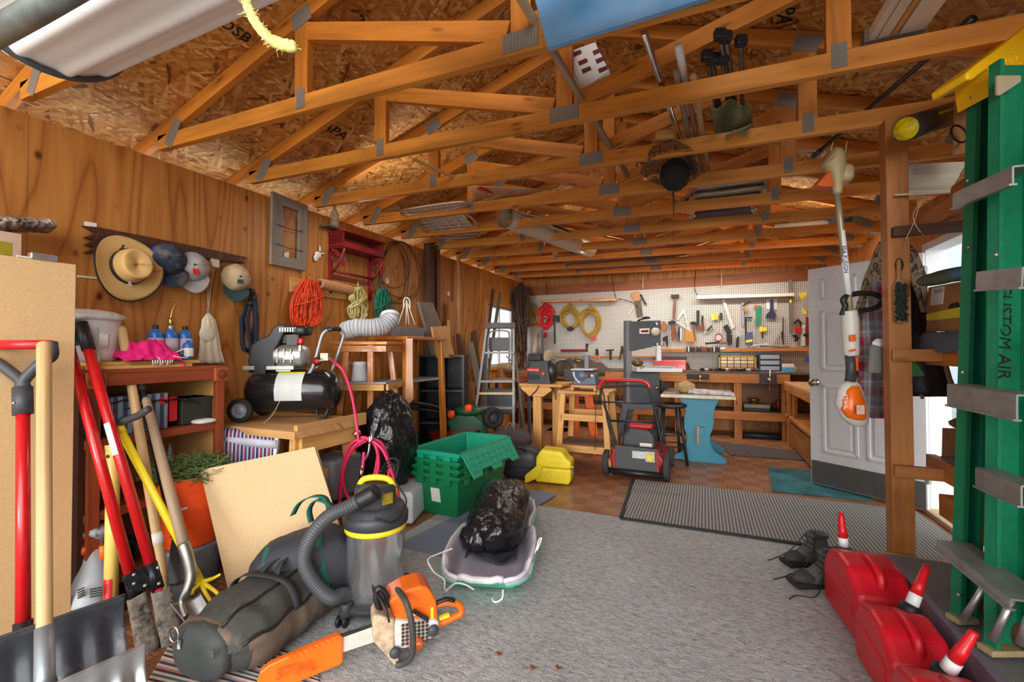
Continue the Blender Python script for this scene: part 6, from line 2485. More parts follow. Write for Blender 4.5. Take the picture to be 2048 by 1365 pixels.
tool('circular_blade','round saw blade on a yellow card at the right end of the pegboard',[('card',YELLOW,[(1596,588),(1614,584),(1614,630),(1606,628),(1602,600)],.01,.004),('blade',STEEL,oval(1616,607,13,16,20),.02,.006)],'blade')
tool('hand_tool','red and black hand tool hung at the right of the pegboard',[('body',RED,[(1588,655),(1602,654),(1600,665),(1592,666)],.03,.05),('loop',IRON,[(1586,646),(1596,638),(1603,645),(1603,656),(1600,656),(1600,647),(1595,643),(1589,649)],.03,.02)],'tool')
tool('pipe_wrench','dark pipe wrench head below the red hand tool',[('jaw',IRON,[(1583,671),(1592,670),(1598,676),(1594,683),(1588,684),(1590,677)],.03,.03)],'wrench')
tool('plastic_pouch','clear pouch hung right of the pipe wrench',[('pouch',mat('cloudy pouch',rgb(196,206,200),.3),[(1603,650),(1610,650),(1610,692),(1602,692)],.03,.02)],'pouch')
tool('red_clamp','red bar clamp hung at the right edge by the door',[('bar',DARKRED,bar(1614,634,1615,690,5),.03,.02),('jaw',IRON,bar(1606,670,1618,672,5),.03,.03)],'clamp')
tool('round_tin','green and red round tin standing right of the bandsaw',[('tin',mat('green red tin',rgb(150,90,50),.5,0,.5,40),oval(1328,653,6,10),.05,.05)],'tin')
tool('wire_brush','dark wire brush leaning right of the bandsaw',[('brush',IRON,[(1325,676),(1336,671),(1336,690),(1334,696),(1332,682),(1326,684)],.04,.03)],'brush')
tool('red_rule','dark red level hung flat beneath the left ledge',[('body',DARKRED,[(1122,699),(1173,699),(1173,704),(1122,705)],.03,.03)],'level')
tool('black_awl','black awl hanging from the left ledge',[('awl',IRON,[(1171,688),(1177,688),(1175,698),(1176,704),(1172,703)],.06,.02)],'awl')
tool('pliers','pliers with orange handles hung below the left ledge',[('jaw',IRON,[(1191,698),(1196,698),(1198,712),(1191,712)],.04,.02),('handle',ORANGE,bar(1193,711,1191,719,4),.04,.025),('handle',ORANGE,bar(1197,711,1200,719,4),.04,.025)],'pliers')
tool('brick_hammer','black T-shaped hammer hung below the left ledge',[('head',IRON,[(1212,700),(1228,699),(1228,702),(1213,703)],.03,.05),('handle',IRON,bar(1221,702,1221,720,4),.04,.02)],'hammer')
tool('long_pliers','black long-nosed pliers hung beside the bandsaw post',[('jaw',IRON,[(1243,692),(1246,692),(1249,708),(1240,708)],.04,.02),('handle',IRON,bar(1242,708,1239,720,2.5),.04,.02),('handle',IRON,bar(1247,708,1249,720,2.5),.04,.02)],'pliers')
t=thing('tool_rail','long pine rail across the pegboard with small tools stuck in it','rail',Bk(1460,704,.08))
b=MB()
p,q=Bk(1318,702,.08),Bk(1614,699,.08)
b.beam(p,q,.14,.055)
b.build('rail',BENCHWOOD,t,bev=.003)
r3=random.Random(9)
for i in range(20):
 x=1374+i*3.4
 m_=[IRON,DARKRED,STEEL,IRON,HW][r3.randrange(5)]
 tool('driver_bit','small driver number %d from the left stuck in the pine rail'%(i+1) if False else 'one of the small drivers standing in a tight row in the pine rail',[('handle',m_,bar(x,693+r3.random()*2,x,704,2.8),.155,.02)],'driver','drivers in the pine rail')
tool('white_tag','small white tag on the pine rail right of the driver row',[('tag',PAPER,[(1440,696),(1450,695),(1450,699),(1440,700)],.155,.004)],'tag')
tool('wire_pile','tangle of grey wires and rods lying along the pine rail',[('rod',STEEL,bar(1500,694,1545,690,2),.1,.02),('rod',IRON,bar(1520,693,1580,696,2),.12,.02),('rod',PAPER,bar(1505,691,1535,688,1.5),.1,.02),('rod',STEEL,bar(1560,690,1588,695,2),.1,.02)],'wires')
tool('iron_file','dark file lying on the rail under the dial gauge',[('blade',IRON,bar(1410,688,1439,685,4),.1,.03)],'file')
tool('wooden_dowel','red-brown dowel lying on the rail right of the dark file',[('dowel',HW,bar(1441,688,1456,686,4),.1,.03)],'dowel')
t=thing('workbench','built-in pine workbench along the rear wall with a lower shelf','workbench',(-.2,7.35,0))
b=MB()
b.bb(-3.0,1.55,7.05,7.645,.92,.95)
b.build('benchtop',mat('worn grey benchtop',rgb(92,82,72),.6,0,.25,8),t,bev=.003)
b=MB()
b.bb(-3.0,1.08,7.05,7.09,.79,.92)
b.build('apron',BENCHWOOD,t,bev=.003)
for x in (-2.9,-2.0,-1.0,-.36,.44,1.03):
 b=MB()
 b.bb(x-.05,x+.05,7.06,7.15,0,.79)
 b.build('leg',BENCHWOOD,t,bev=.003)
b=MB()
b.bb(-3.0,1.08,7.04,7.08,.27,.38)
b.build('lower_rail',BENCHWOOD,t,bev=.003)
b=MB()
b.bb(-3.0,1.08,7.08,7.64,.36,.38)
b.build('lower_shelf',OLDWOOD,t)
b=MB()
b.bb(.46,1.55,7.62,7.64,.38,.92)
b.build('back_panel',wood('bench back ply',rgb(158,104,56),.7,.5,10),t)
t=thing('side_workbench','lower return workbench along the right wall behind the door','workbench',(1.3,6.2,0))
b=MB()
b.bb(1.0,1.6,5.15,7.04,.80,.83)
b.build('benchtop',wood('return bench top',rgb(206,160,108),.7,.5,20),t,bev=.003)
b=MB()
b.bb(1.0,1.04,5.15,7.04,.71,.80)
b.build('apron',BENCHWOOD,t,bev=.003)
for y in (5.3,6.72):
 b=MB()
 b.bb(1.0,1.09,y,y+.09,0,.71)
 b.build('leg',BENCHWOOD,t,bev=.003)
b=MB()
b.beam((1.02,6.76,.28),(1.02,6.76,.70),.03,.1)
b.prism([(0,0),(.12,0),(.06,-.34),(.0,-.3)],frame((1.05,6.6,.71),(0,-1,0)),.04)
b.build('brace',BENCHWOOD,t)
b=MB()
b.bb(1.0,1.6,5.2,7.0,.36,.40)
b.build('lower_shelf',BENCHWOOD,t,bev=.003)
b=MB()
b.bb(1.02,1.58,5.4,6.7,.03,.30)
one(b,'side_crate',wood('crate ply',rgb(166,112,60),.7,.5,10),'plywood crate under the return workbench','crate',bev=.004)
def be(px,py,y=7.35):
 return P(px,py,Y=y)
def bbox(name,m,label,cat,px0,py0,px1,py1,y,dy,group=None,z0=None,bev=.004):
 """box whose front (at depth y) covers a pixel rectangle"""
 a,c_=P(px0,py1,Y=y),P(px1,py0,Y=y)
 return one(MB().bb(a.x,c_.x,y,y+dy,z0 if z0 is not None else a.z,c_.z),name,m,label,cat,group,bev=bev)
ZB=.952
t=thing('toolbox','red metal toolbox on the workbench beside the bandsaw table','toolbox',be(1340,735))
a,c_=P(1307,745,Y=7.3),P(1372,720,Y=7.3)
b=MB()
b.bb(a.x,c_.x,7.3,7.55,ZB,c_.z)
b.build('body',REDPAINT,t,bev=.006)
b=MB()
b.bb(a.x,c_.x,7.31,7.54,c_.z,c_.z+.04)
b.build('lid',mat('black red lid',rgb(60,20,22),.5),t,bev=.006)
t=thing('parts_organizer','yellow-framed drawer organizer with clear drawers on the workbench','organizer',be(1475,745))
a,c_=P(1438,745,Y=7.35),P(1512,712,Y=7.35)
b=MB()
for x in (a.x,c_.x-.02):
 b.bb(x,x+.02,7.35,7.5,ZB,c_.z)
b.bb(a.x,c_.x,7.35,7.5,c_.z-.02,c_.z)
b.bb(a.x,c_.x,7.47,7.5,ZB,c_.z)
b.build('frame',mat('dull mustard',rgb(190,150,40),.5,0,.1),t)
for i in range(5):
 for j in range(4):
  b=MB()
  w_=(c_.x-a.x-.05)/5
  h_=(c_.z-.02-ZB)/4
  x,z=a.x+.025+i*w_,ZB+j*h_
  b.bb(x+.004,x+w_-.004,7.345,7.46,z+.004,z+h_-.004)
  b.build('drawer',mat('amber drawer %d'%((i*3+j)%3),[rgb(196,160,96),rgb(170,128,72),rgb(206,186,140)][(i*3+j)%3],.25),t,bev=.002)
bbox('blue_box',BLUE,'bright blue carton standing on end before the yellow organizer','carton',1497,741,1512,719,7.22,.1,z0=ZB)
t=thing('drawer_cabinet','dark drawer cabinet with pale grey drawers on the workbench','cabinet',be(1545,745))
a,c_=P(1518,748,Y=7.35),P(1562,709,Y=7.35)
b=MB()
b.bb(a.x,c_.x,7.36,7.55,ZB,c_.z)
b.build('case',mat('dark blue grey',rgb(46,52,66),.5),t,bev=.003)
for j in range(3):
 h_=(c_.z-ZB)/3
 b=MB()
 b.bb(a.x+.02,c_.x-.02,7.345,7.36,ZB+j*h_+.012,ZB+(j+1)*h_-.012)
 b.build('drawer',mat('pale grey drawer',rgb(160,166,176),.35,0,.12,30),t,bev=.003)
bbox('orange_carton',mat('orange tan carton',rgb(210,136,84),.7,0,.2,20),'orange-tan carton at the right of the dark drawer cabinet','carton',1566,735,1594,714,7.4,.15,z0=ZB)
bbox('plastic_tub',mat('clear plastic tub',rgb(190,180,160),.2,0,.2,30),'clear plastic tub before the dark drawer cabinet','tub',1550,752,1567,731,7.12,.14,z0=ZB)
t=thing('white_blue_box','white box with a bright blue lower band at the right of the bench','box',be(1577,752,7.1))
a,c_=P(1567,752,Y=7.1),P(1589,729,Y=7.1)
b=MB()
b.bb(a.x,c_.x,7.1,7.22,ZB,c_.z)
b.build('box',PAPER,t,bev=.003)
b=MB()
b.bb(a.x-.001,c_.x+.001,7.098,7.222,ZB,ZB+.07)
b.build('band',mat('sky blue print',rgb(90,170,220),.5),t)
bbox('brown_box',CARD,'small brown box right of the white and blue box','box',1590,748,1600,730,7.2,.1,z0=ZB)
bbox('grey_box',mat('grey tin',rgb(150,146,140),.5),'grey box at the right end of the bench by the door','box',1608,745,1622,726,7.3,.12,z0=ZB)
bbox('blue_bottle',BLUE,'blue bottle top over the grey box at the bench end','bottle',1611,725,1620,716,7.33,.06)
bbox('grey_drawer_box',GREYP,'grey plastic box behind the scattered parts on the bench','box',1393,744,1437,731,7.3,.16,z0=ZB)
bbox('blue_green_tray',mat('teal tray',rgb(60,110,120),.5),'flat teal tray on top of the yellow organizer','tray',1442,712,1482,707,7.36,.12)
for i in range(14):
 r3=random.Random(40+i)
 x,y=-.02+i*.055,7.12+r3.random()*.12
 m_=[IRON,STEEL,DARKRED,CHAR,IRON][i%5]
 b=MB()
 b.ell((x,y,ZB+.018),(.03+.02*r3.random(),.025,.02+.012*r3.random()),Matrix.Rotation(r3.random()*3,3,'Z'),8,.7)
 one(b,'small_part',m_,'one of the small dark parts scattered along the front of the workbench','part','small parts scattered on the workbench')
for i in range(5):
 p=Bk(1371+i*3,735,.22)
 b=MB()
 b.beam(p+V((0,0,-.09)),p+V((-.06,.05,.06)),.012,.012)
 one(b,'leaning_stick',[HW,TOOLWOOD,DARKRED,HW,IRON][i],'one of the sticks leaning in a bunch at the right of the red toolbox','stick','sticks right of the red toolbox')
t=thing('bench_vise','woodworking vise with purple-brown jaws and steel handle at the bench corner','vise',be(1538,790,7.0))
b=MB()
p=P(1536,756,Y=7.0)
b.bb(p.x-.1,p.x+.1,6.96,7.045,.78,.935)
b.build('jaw',mat('vise purple brown',rgb(74,52,66),.5,.3,.2),t,bev=.006)
b=MB()
b.cyl((p.x,6.84,.86),(p.x,6.97,.86),.018)
b.build('screw',STEEL,t)
b=MB()
b.cyl((p.x+.01,6.83,.99),(p.x-.005,6.83,.72),.009)
b.build('handle',CHROME,t)
t=thing('drawer_vise','black bench vise with a round steel knob under the benchtop','vise',be(1405,770,7.0))
b=MB()
p=P(1396,757,Y=7.02)
b.bb(p.x-.15,p.x+.15,6.97,7.045,.84,.91)
b.build('jaw',IRON,t,bev=.006)
b=MB()
b.cyl((p.x+.03,6.86,.87),(p.x+.03,6.98,.87),.014)
b.ell((p.x+.03,6.86,.87),(.02,.02,.03),n=8)
b.cyl((p.x+.03,6.86,.76),(p.x+.03,6.86,.87),.01)
b.build('handle',CHROME,t)
bbox('green_toolbox',mat('dark teal box',rgb(40,74,84),.5),'dark teal tool box on the lower bench shelf behind the teal table','box',1427,828,1460,803,7.2,.3,z0=.382)
t=thing('wooden_case','dusty cream and green tool case on the lower shelf','case',be(1513,832,7.2))
a,c_=P(1488,833,Y=7.2),P(1540,811,Y=7.2)
b=MB()
b.bb(a.x,c_.x,7.2,7.45,.382,.382+(c_.z-.382)*.45)
b.build('base',mat('dull green',rgb(52,74,58),.6),t,bev=.006)
b=MB()
b.bb(a.x,c_.x,7.2,7.45,.382+(c_.z-.382)*.47,c_.z)
b.build('lid',mat('dusty cream',rgb(170,160,136),.7,0,.12),t,bev=.006)
zc_=c_.z
t=thing('brass_bowl','brass bowl on the dusty cream case under the bench','bowl',(P(1508,810,Y=7.3).x,7.32,zc_))
b=MB()
b.lathe([(.03,0),(.035,.01),(.03,.02),(.07,.04),(.085,.07),(.08,.07),(.0,.03)],(P(1508,810,Y=7.3).x,7.32,zc_+.002),UP,24)
b.build('bowl',mat('brass',rgb(176,140,70)),t)
bbox('small_crate',OLDWOOD,'small wooden box on the lower shelf by the corner post','box',1546,832,1578,820,7.2,.2,z0=.382)
for i,(x,y0,y1,m_,lab) in enumerate(((1549,819,808,IRON,'dark jar at the left of the jars on the small wooden box'),(1557,819,801,DARKRED,'red-lidded jar, tallest of the jars on the small wooden box'),(1566,819,810,CHAR,'dark jar at the right of the jars on the small wooden box'))):
 p=P(x,y0,Y=7.27)
 q=P(x,y1,Y=7.27)
 b=MB()
 b.lathe([(.03,0),(.033,.005),(.033,(q.z-p.z)*.7),(.026,(q.z-p.z)*.8),(.028,q.z-p.z),(0,q.z-p.z)],p,UP,16)
 one(b,'jar',m_,lab,'jar','jars under the bench')
bbox('tan_carton',wood('tan crate',rgb(196,136,88),.8,.6,8,False),'tan wooden crate on the floor under the bench, left of the teal pedestal base','crate',1425,876,1461,854,7.12,.3,z0=.004)
bbox('long_tan_crate',wood('tan crate',rgb(196,136,88)),'long tan wooden crate on the floor behind the black stool','crate',1332,868,1372,846,7.12,.3,z0=.004)
for i,(x0,y0,x1,y1,lab) in enumerate(((1486,862,1575,868,'dark pipe lying on the floor under the bench, rear'),(1486,870,1560,874,'dark pipe lying on the floor under the bench, front'))):
 b=MB()
 p,q=P(x0,y0,Y=7.3-.12*i),P(x1,y1,Y=7.3-.12*i)
 p.z=q.z=.035
 b.cyl(p,q,.03)
 one(b,'pipe',CHAR,lab,'pipe')
t=thing('cloth_bundle','brown cloths draped over the left part of the workbench','cloth',be(1160,765,7.2))
b=MB()
p0,p1=P(1100,752,Y=7.1),P(1212,752,Y=7.1)
def heap(u,v):
 x=p0.x+(p1.x-p0.x)*u
 y=7.03+.45*v
 z=ZB+(.13*math.sin(PI*min(1,v*1.3))+.05*abs(noise.noise(V((u*7+v*3,v*5,1))))+.03*math.sin(u*19+v*4))*min(1,u*7,(1-u)*7)
 return V((x,y-(.02 if v<.1 else 0),z-(.1 if v==0 else 0)))
b.grid(heap,50,20,.004)
b.build('cloth',mat('dusty brown cloth',rgb(84,66,54),.9,0,.16,14),t)
t=thing('duct_tube','grey sheet-metal duct standing upright in front of the corner of the pegboard','duct',P(1070,760,d=7.3))
b=MB()
p=P(1069,745,d=7.35)
q=P(1070,655,d=7.35)
b.cyl(p,q,.125,.125,28)
b.build('tube',mat('dull sheet metal',rgb(150,142,130),.45,.5,.15,10),t)
b=MB()
b.beam(P(1084,660,d=7.2),P(1087,745,d=7.2),.03,.03)
b.build('strip',CHAR,t)
for i,(x0,y0,x1,y1,m_,lab) in enumerate(((1055,756,1100,748,REDPAINT,'red machine cover behind the belt sander'),(1128,752,1165,744,mat('grey tool body',rgb(96,98,102),.5),'grey power tool body lying left of the brown cloths'))):
 bbox(('machine_cover','power_tool')[i],m_,lab,'tool',x0,y0+10,x1,y1-8,7.0,.3,z0=ZB)
bbox('red_cabinet',DARKRED,'dark red cabinet under the left part of the bench, seen between the stands','cabinet',1090,900,1132,765,6.6,.35,z0=0)
bbox('red_drawer_unit',mat('deep red drawers',rgb(130,22,26),.45),'deep red drawer unit under the bench behind the bandsaw stand','drawers',1285,830,1350,800,7.12,.3,z0=.382)
for i in range(6):
 p=P(1208+i*12,775,Y=7.2)
 b=MB()
 b.lathe([(.03,0),(.03,.1),(.02,.12),(.02,.14),(0,.14)],(p.x,7.25,.382),UP,12)
 one(b,'bottle',[RED,WHITEP,BLACK,DARKRED,GREYP,RED][i],'one of the bottles lined up under the bench behind the mower handle','bottle','bottles under the bench')
D=5.6
def pm(px,py,d=D):
 return P(px,py,d=d)
t=thing('band_saw','tall dark grey bandsaw on a grey stand, white task lamp on its side','bandsaw',V((pm(1270,905).x,pm(1270,905).y,0)))
SAW=mat('saw grey enamel',rgb(74,78,82),.45,.1,.08,10)
def mprism(px,d,th,b=None):
 """outline in a vertical plane facing the viewer at distance d, th deep behind it"""
 b=b or MB()
 pts=[P(x,y,d=d) for x,y in px]
 o=pts[0]
 return b.prism([((p-o).dot(RGT),p.z-o.z) for p in pts],frame(o+FWD*th/2,RGT),th)
mprism([(1260,643),(1322,641),(1322,690),(1265,703),(1260,700)],D,.22).build('upper_housing',SAW,t,bev=.008)
b=mprism([(1253,641),(1264,641),(1264,815),(1253,815)],D+.03,.16)
b.build('column',mat('light saw grey',rgb(120,122,124),.45,.2,.06),t,bev=.004)
mprism([(1262,746),(1320,746),(1320,808),(1262,812)],D,.26).build('lower_housing',SAW,t,bev=.008)
b=mprism([(1274,735),(1365,738),(1365,745),(1274,744)],D-.2,.4)
b.build('table',mat('white table edge',rgb(216,218,220),.35,.2,.06),t,bev=.003)
b=mprism([(1290,733),(1352,734),(1352,736),(1290,735)],D-.15,.3)
b.build('fence',STEEL,t)
b=mprism([(1314,692),(1322,692),(1323,722),(1314,722)],D-.06,.05)
b.build('blade_guard',WHITEP,t,bev=.002)
b=MB()
for x,y in ((1313,649),(1314,689),(1313,776),(1323,690)):
 b.lathe([(0,.03),(.022,.03),(.024,.01),(.012,0)],pm(x,y,D-.01),-FWD,14)
b.build('knob',CHROME,t)
b=MB()
b.ell(pm(1311,664,D-.12),(.055,.045,.05),None,14,.9)
b.cyl(pm(1311,664,D-.12),pm(1308,655,D+.02),.012)
b.build('task_lamp',mat('cream lamp shade',rgb(206,196,172),.45),t)
b=mprism([(1279,658),(1299,657),(1299,668),(1279,668)],D-.004,.004)
lb=b.build('maker_label',PAPER,t)
mprism([(1282,661),(1297,660),(1297,665),(1282,665)],D-.007,.003).build('label_print',DARKRED,lb)
b=MB()
b.tube([pm(1275,642),pm(1285,638),pm(1300,636)],.012,8)
b.ell(pm(1292,636),(.05,.03,.02),n=8)
b.build('tension_handle',BLACK,t)
for (x0,y0,x1,y1) in ((1250,814,1230,902),(1320,812,1326,896),(1262,812,1250,885),(1312,812,1318,885)):
 b=MB()
 a,c_=P(x0,y0,d=D-(.12 if x0 in (1250,1320) else -.2)),P(x1,y1,d=D-(.14 if x0 in (1250,1320) else -.22))
 e=c_-a
 b.beam(a,a+e*(a.z/(a.z-c_.z)),.07,.05,FWD)
 b.build('stand_leg',mat('stand grey',rgb(92,96,102),.5,.2,.08),t,bev=.003)
b=mprism([(1246,810),(1330,808),(1330,818),(1246,820)],D-.15,.4)
b.build('stand_top',MATS['stand grey'],t,bev=.003)
b=mprism([(1237,866),(1322,863),(1322,869),(1237,872)],D-.1,.03)
b.build('stand_rail',MATS['stand grey'],t)
b=MB()
b.ell(pm(1275,726,D-.2),(.07,.06,.05),n=10)
b.box(pm(1283,730,D-.2),(.03,.03,.10))
b.build('table_motor',mat('brass and black',rgb(110,92,60),.4,.5,.4,40),t)
b=mprism([(1322,790),(1342,774),(1322,760)],D+.1,.1)
b.build('dust_chute',BLACK,t)
fl,fr=V((-.29,5.45,0)),V((.21,5.43,0))
t=thing('trestle_table','table with scalloped teal trestle legs and a worn marbled board top','table',(-.04,5.7,0))
TEAL=mat('teal paint',rgb(42,128,150),.5,0,.06,10)
def tpx(px):
 q=[P(x,y,Y=5.44) for x,y in px]
 return [(p.x,p.z) for p in q]
ol=[(1358,797),(1440,797),(1432,812),(1426,828),(1428,845),(1425,860),(1420,872),(1421,888),(1428,903),(1440,912),(1452,919),(1453,929),(1402,927),(1348,917),(1350,910),(1365,903),(1372,890),(1374,872),(1368,858),(1368,838),(1372,822),(1366,808)]
for k,dy in enumerate((0,.52)):
 b=MB()
 b.prism(tpx(ol),frame((0,5.455+dy,0),(1,0,0)),.03)
 b.build('trestle',TEAL,t,bev=.003)
b=MB()
b.bb(-.08,.0,5.40,6.06,.30,.40)
b.build('stretcher',TEAL,t,bev=.003)
b=MB()
p=P(1396,870,Y=5.41)
b.beam(p+V((0,0,.1)),p+V((0,0,-.1)),.03,.03,(0,1,0))
b.build('wedge',GREYHANDLE,t,bev=.003)
a,c_=P(1322,793,Y=5.28),P(1471,799,Y=5.28)
b=MB()
b.bb(a.x,c_.x,5.28,6.12,.735,.765)
b.build('tabletop',mat('worn marbled board',rgb(126,110,100),.6,0,.45,5,dirt=(rgb(200,184,160),.3)),t,bev=.003)
b=MB()
b.bb(a.x-.003,c_.x+.003,5.272,5.28,.733,.767)
b.build('front_edge',mat('pale chipped edge',rgb(214,200,176),.6,0,.25,20),t)
t=thing('plastic_wrap','crumpled clear plastic with a tan end lying on the teal table','plastic',P(1420,785,Y=5.5))
b=MB()
p0,p1=P(1376,780,Y=5.55),P(1469,790,Y=5.4)
def wrap(u,v):
 p=p0.lerp(p1,u)
 a=PI*v
 k=1+.5*noise.noise(V((u*9,v*5,2)))
 return V((p.x,p.y+math.cos(a)*.09*k,.768+math.sin(a)*(.055-.03*u)*k))
b.grid(wrap,40,14,.002)
b.build('film',mat('cloudy film',rgb(196,194,196),.22,0,.2,24,.3,alpha=.85),t)
b=MB()
b.ell(P(1371,775,Y=5.55),(.09,.07,.06),n=14,fn=crumple(6,.3,2))
b.build('tan_lump',mat('tan fibres',rgb(170,140,92),.9,0,.3,40),t)
c_=P(1342,812,d=5.0)
t=thing('black_stool','black round-seated wooden stool between the mower and the teal table','stool',(c_.x,c_.y,0))
b=MB()
b.lathe([(0,-.02),(.13,-.02),(.165,-.008),(.17,.01),(.16,.022),(0,.018)],c_,UP,36)
b.build('seat',mat('black stain',rgb(34,33,34),.4,0,.2),t)
for i,(x,y) in enumerate(((1.0,-.6),(.5,1.0),(-1,.6),(-.7,-1))):
 b=MB()
 b.tube([c_+V((x*.09,y*.09,-.01)),V((c_.x+x*.17,c_.y+y*.17,0))],[.014,.017],10)
 b.build('leg',MATS['black stain'],t)
b=MB()
for z,k in ((.2,.15),(.32,.13)):
 pts=[c_+V((x*k,y*k,z-c_.z)) for x,y in ((1.0,-.6),(.5,1.0),(-1,.6),(-.7,-1))]
 for i in range(4):
  b.tube([pts[i],pts[(i+1)%4]],.008,6)
b.build('rung',MATS['black stain'],t)
t=thing('lawn_mower','red and black electric lawn mower with folded black handle and red grip bar','mower',(-.63,4.75,0))
x0,x1,y0=-.86,-.40,4.50
b=MB()
b.prism([(x0,.06),(x1,.06),(x1-.02,.30),(x0+.03,.31)],frame((0,y0+.02,0),(1,0,0)),.02)
b.build('rear_flap',mat('dark grey flap',rgb(66,68,70),.5,0,.08,20),t,bev=.006)
b=MB()
b.cyl((x0-.03,y0-.02,.06),(x1+.03,y0-.02,.06),.028)
b.build('rear_roller',BLACK,t)
b=MB()
b.prism([(x0+.0,.1),(x1+.0,.1),(x1+.05,.18),(x1-.02,.26),(x0+.04,.26),(x0-.05,.18)],frame((0,y0+.34,0),(1,0,0)),.6)
b.build('deck',mat('mower red',rgb(160,24,32),.35,0,.1,12),t,bev=.02,seg=3)
b=MB()
b.prism([(x0+.06,.25),(x1-.06,.25),(x1-.07,.38),(x1-.12,.45),(x0+.14,.46),(x0+.08,.38)],frame((0,y0+.36,0),(1,0,0)),.34)
b.build('motor_cover',CHAR,t,bev=.025,seg=3)
b=MB()
b.box(((x0+x1)/2+.02,y0+.34,.475),(.24,.22,.05))
b.build('battery_cover',REDPAINT,t,bev=.02,seg=3)
b=MB()
b.box(((x0+x1)/2+.08,y0+.185,.30),(.12,.004,.035))
b.build('label',PAPER,t)
for xx,s_ in ((x0-.06,-1),(x1+.06,1)):
 for yy,rr in ((y0+.06,.125),(y0+.62,.11)):
  o=V((xx,yy,rr))
  b=MB()
  b.lathe([(rr*.62,-.025),(rr*.94,-.028),(rr,-.018),(rr,.018),(rr*.94,.028),(rr*.62,.025),(rr*.62,-.025)],o,(1,0,0),36,cap=False)
  r=b.build('wheel',mat('worn tyre',rgb(58,56,54),.8,0,.2,30),t)
  b=MB()
  b.lathe([(0,.012),(rr*.3,.012),(rr*.62,.018),(rr*.62,-.018),(0,-.01)],o,(s_,0,0),28)
  b.build('hub',CHAR,r)
b=MB()
for xx in (x0+.02,x1-.02):
 b.bb(xx-.012,xx+.012,y0-.004,y0+.008,.08,.28)
b.build('red_trim',MATS['mower red'],t)
b=MB()
b.box(((x0+x1)/2+.04,y0+.006,.235),(.14,.004,.07))
lb=b.build('sticker',mat('grey sticker',rgb(200,200,200),.5,0,.25,80),t)
b=MB()
b.box(((x0+x1)/2+.14,y0+.005,.225),(.085,.004,.10))
lb2=b.build('caution_sticker',mat('caution sticker',rgb(200,190,150),.5,0,.2,60),t)
b=MB()
b.prism([(-.032,.005),(0,-.035),(.032,.005),(.018,.025),(-.018,.025)],frame(((x0+x1)/2+.14,y0+.0,.215),(1,0,0)),.004)
b.build('caution_mark',YELLOW,lb2)
def pw(px,py,y=4.58):
 return P(px,py,Y=y)
b=MB()
HB=.0125
for pts in ([(1244,918),(1230,880),(1210,815),(1202,800),(1201,788),(1205,777),(1216,773),(1250,772),(1285,773),(1296,777),(1301,788),(1308,815),(1320,870),(1324,905)],):
 b.tube(cr([pw(x,y) for x,y in pts],5),HB,10)
b.tube([pw(1217,842),pw(1260,843),pw(1312,846)],.011,8)
b.tube([pw(1196,804),pw(1250,806),pw(1300,808)],.007,8)
b.build('handle',BLACK,t)
b=MB()
b.tube(cr([pw(1198,778),pw(1201,768),pw(1208,761),pw(1220,760),pw(1250,761),pw(1280,762),pw(1290,764),pw(1297,770),pw(1299,776)],5),.018,12)
b.build('grip_bar',REDPAINT,t)
b=MB()
b.tube(cr([pw(1204,780,4.55),pw(1210,805,4.54),pw(1214,840,4.54),pw(1222,870,4.54),pw(1232,900,4.54),pw(1240,915,4.56)],5),.008,6)
b.tube(cr([pw(1193,770,4.55),pw(1191,830,4.5),pw(1190,900,4.5)],5),.004,6)
b.build('cable',BLACK,t)
t=thing('wooden_stand','tall pine step stand carrying a small box stand and the scroll saw','stand',(-1.22,4.75,0))
yf,yb_=4.62,5.0
STW=wood('stand pine',rgb(222,164,92),.75,.5,20)
tl,tr=P(1121,800,Y=yf),P(1215,804,Y=yf)
zt_=.83
b=MB()
b.bb(tl.x-.02,tr.x+.02,yf-.03,yb_+.04,zt_-.03,zt_)
b.build('top',STW,t,bev=.004)
for x,s_ in ((tl.x+.03,-1),(tr.x-.03,1)):
 for y,k in ((yf,-1),(yb_,1)):
  b=MB()
  b.beam((x,y,zt_-.03),(x+s_*.05,y+k*.04,0),.06,.045,(0,1,0))
  b.build('leg',STW,t,bev=.003)
for z,k in ((.55,.015),(.22,.035)):
 for y in (yf-.02-k*.5,yb_+k*.5):
  b=MB()
  b.bb(tl.x-k,tr.x+k,y,y+.025,z-.035,z+.035)
  b.build('rail',STW,t,bev=.003)
b=MB()
b.bb(tl.x-.02,tr.x+.02,yf,yb_,.245,.265)
b.build('lower_shelf',OLDWOOD,t)
t=thing('box_stand','small open pine box stand on top of the step stand, under the scroll saw','stand',(-1.2,4.8,zt_))
a,c_=P(1142,798,Y=4.66),P(1192,772,Y=4.66)
zb_=c_.z
b=MB()
b.bb(a.x,c_.x,4.66,4.95,zb_-.025,zb_)
b.build('top',STW,t,bev=.003)
for x in (a.x,c_.x-.03):
 b=MB()
 b.bb(x,x+.03,4.66,4.95,zt_+.002,zb_-.025)
 b.build('side',STW,t,bev=.003)
t=thing('scroll_saw','blue-grey bench scroll saw with tilting white table on the small box stand','saw',(-1.18,4.8,zb_))
def p4(px,py,y=4.70):
 return P(px,py,Y=y)
BG=mat('blue grey enamel',rgb(88,104,122),.4,0,.1,14)
b=MB()
pts=[p4(x,y) for x,y in ((1145,771),(1192,771),(1190,748),(1170,745),(1150,757),(1146,764))]
b.prism([(p.x-pts[0].x,p.z-pts[0].z) for p in pts],frame(pts[0]+V((0,.08,0)),(1,0,0)),.17)
b.build('base',BG,t,bev=.01)
b=MB()
b.lathe([(0,.012),(.06,.01),(.065,0)],p4(1161,752,4.70),(0,-1,0),24)
b.build('motor_cap',BG,t)
b=MB()
a=p4(1143,738)
c_=p4(1187,741)
b.box((a+c_)/2+V((0,.08,0)),((c_-a).length,.22,.012))
b.build('table',mat('white table edge',rgb(216,218,220)),t,bev=.002)
b=MB()
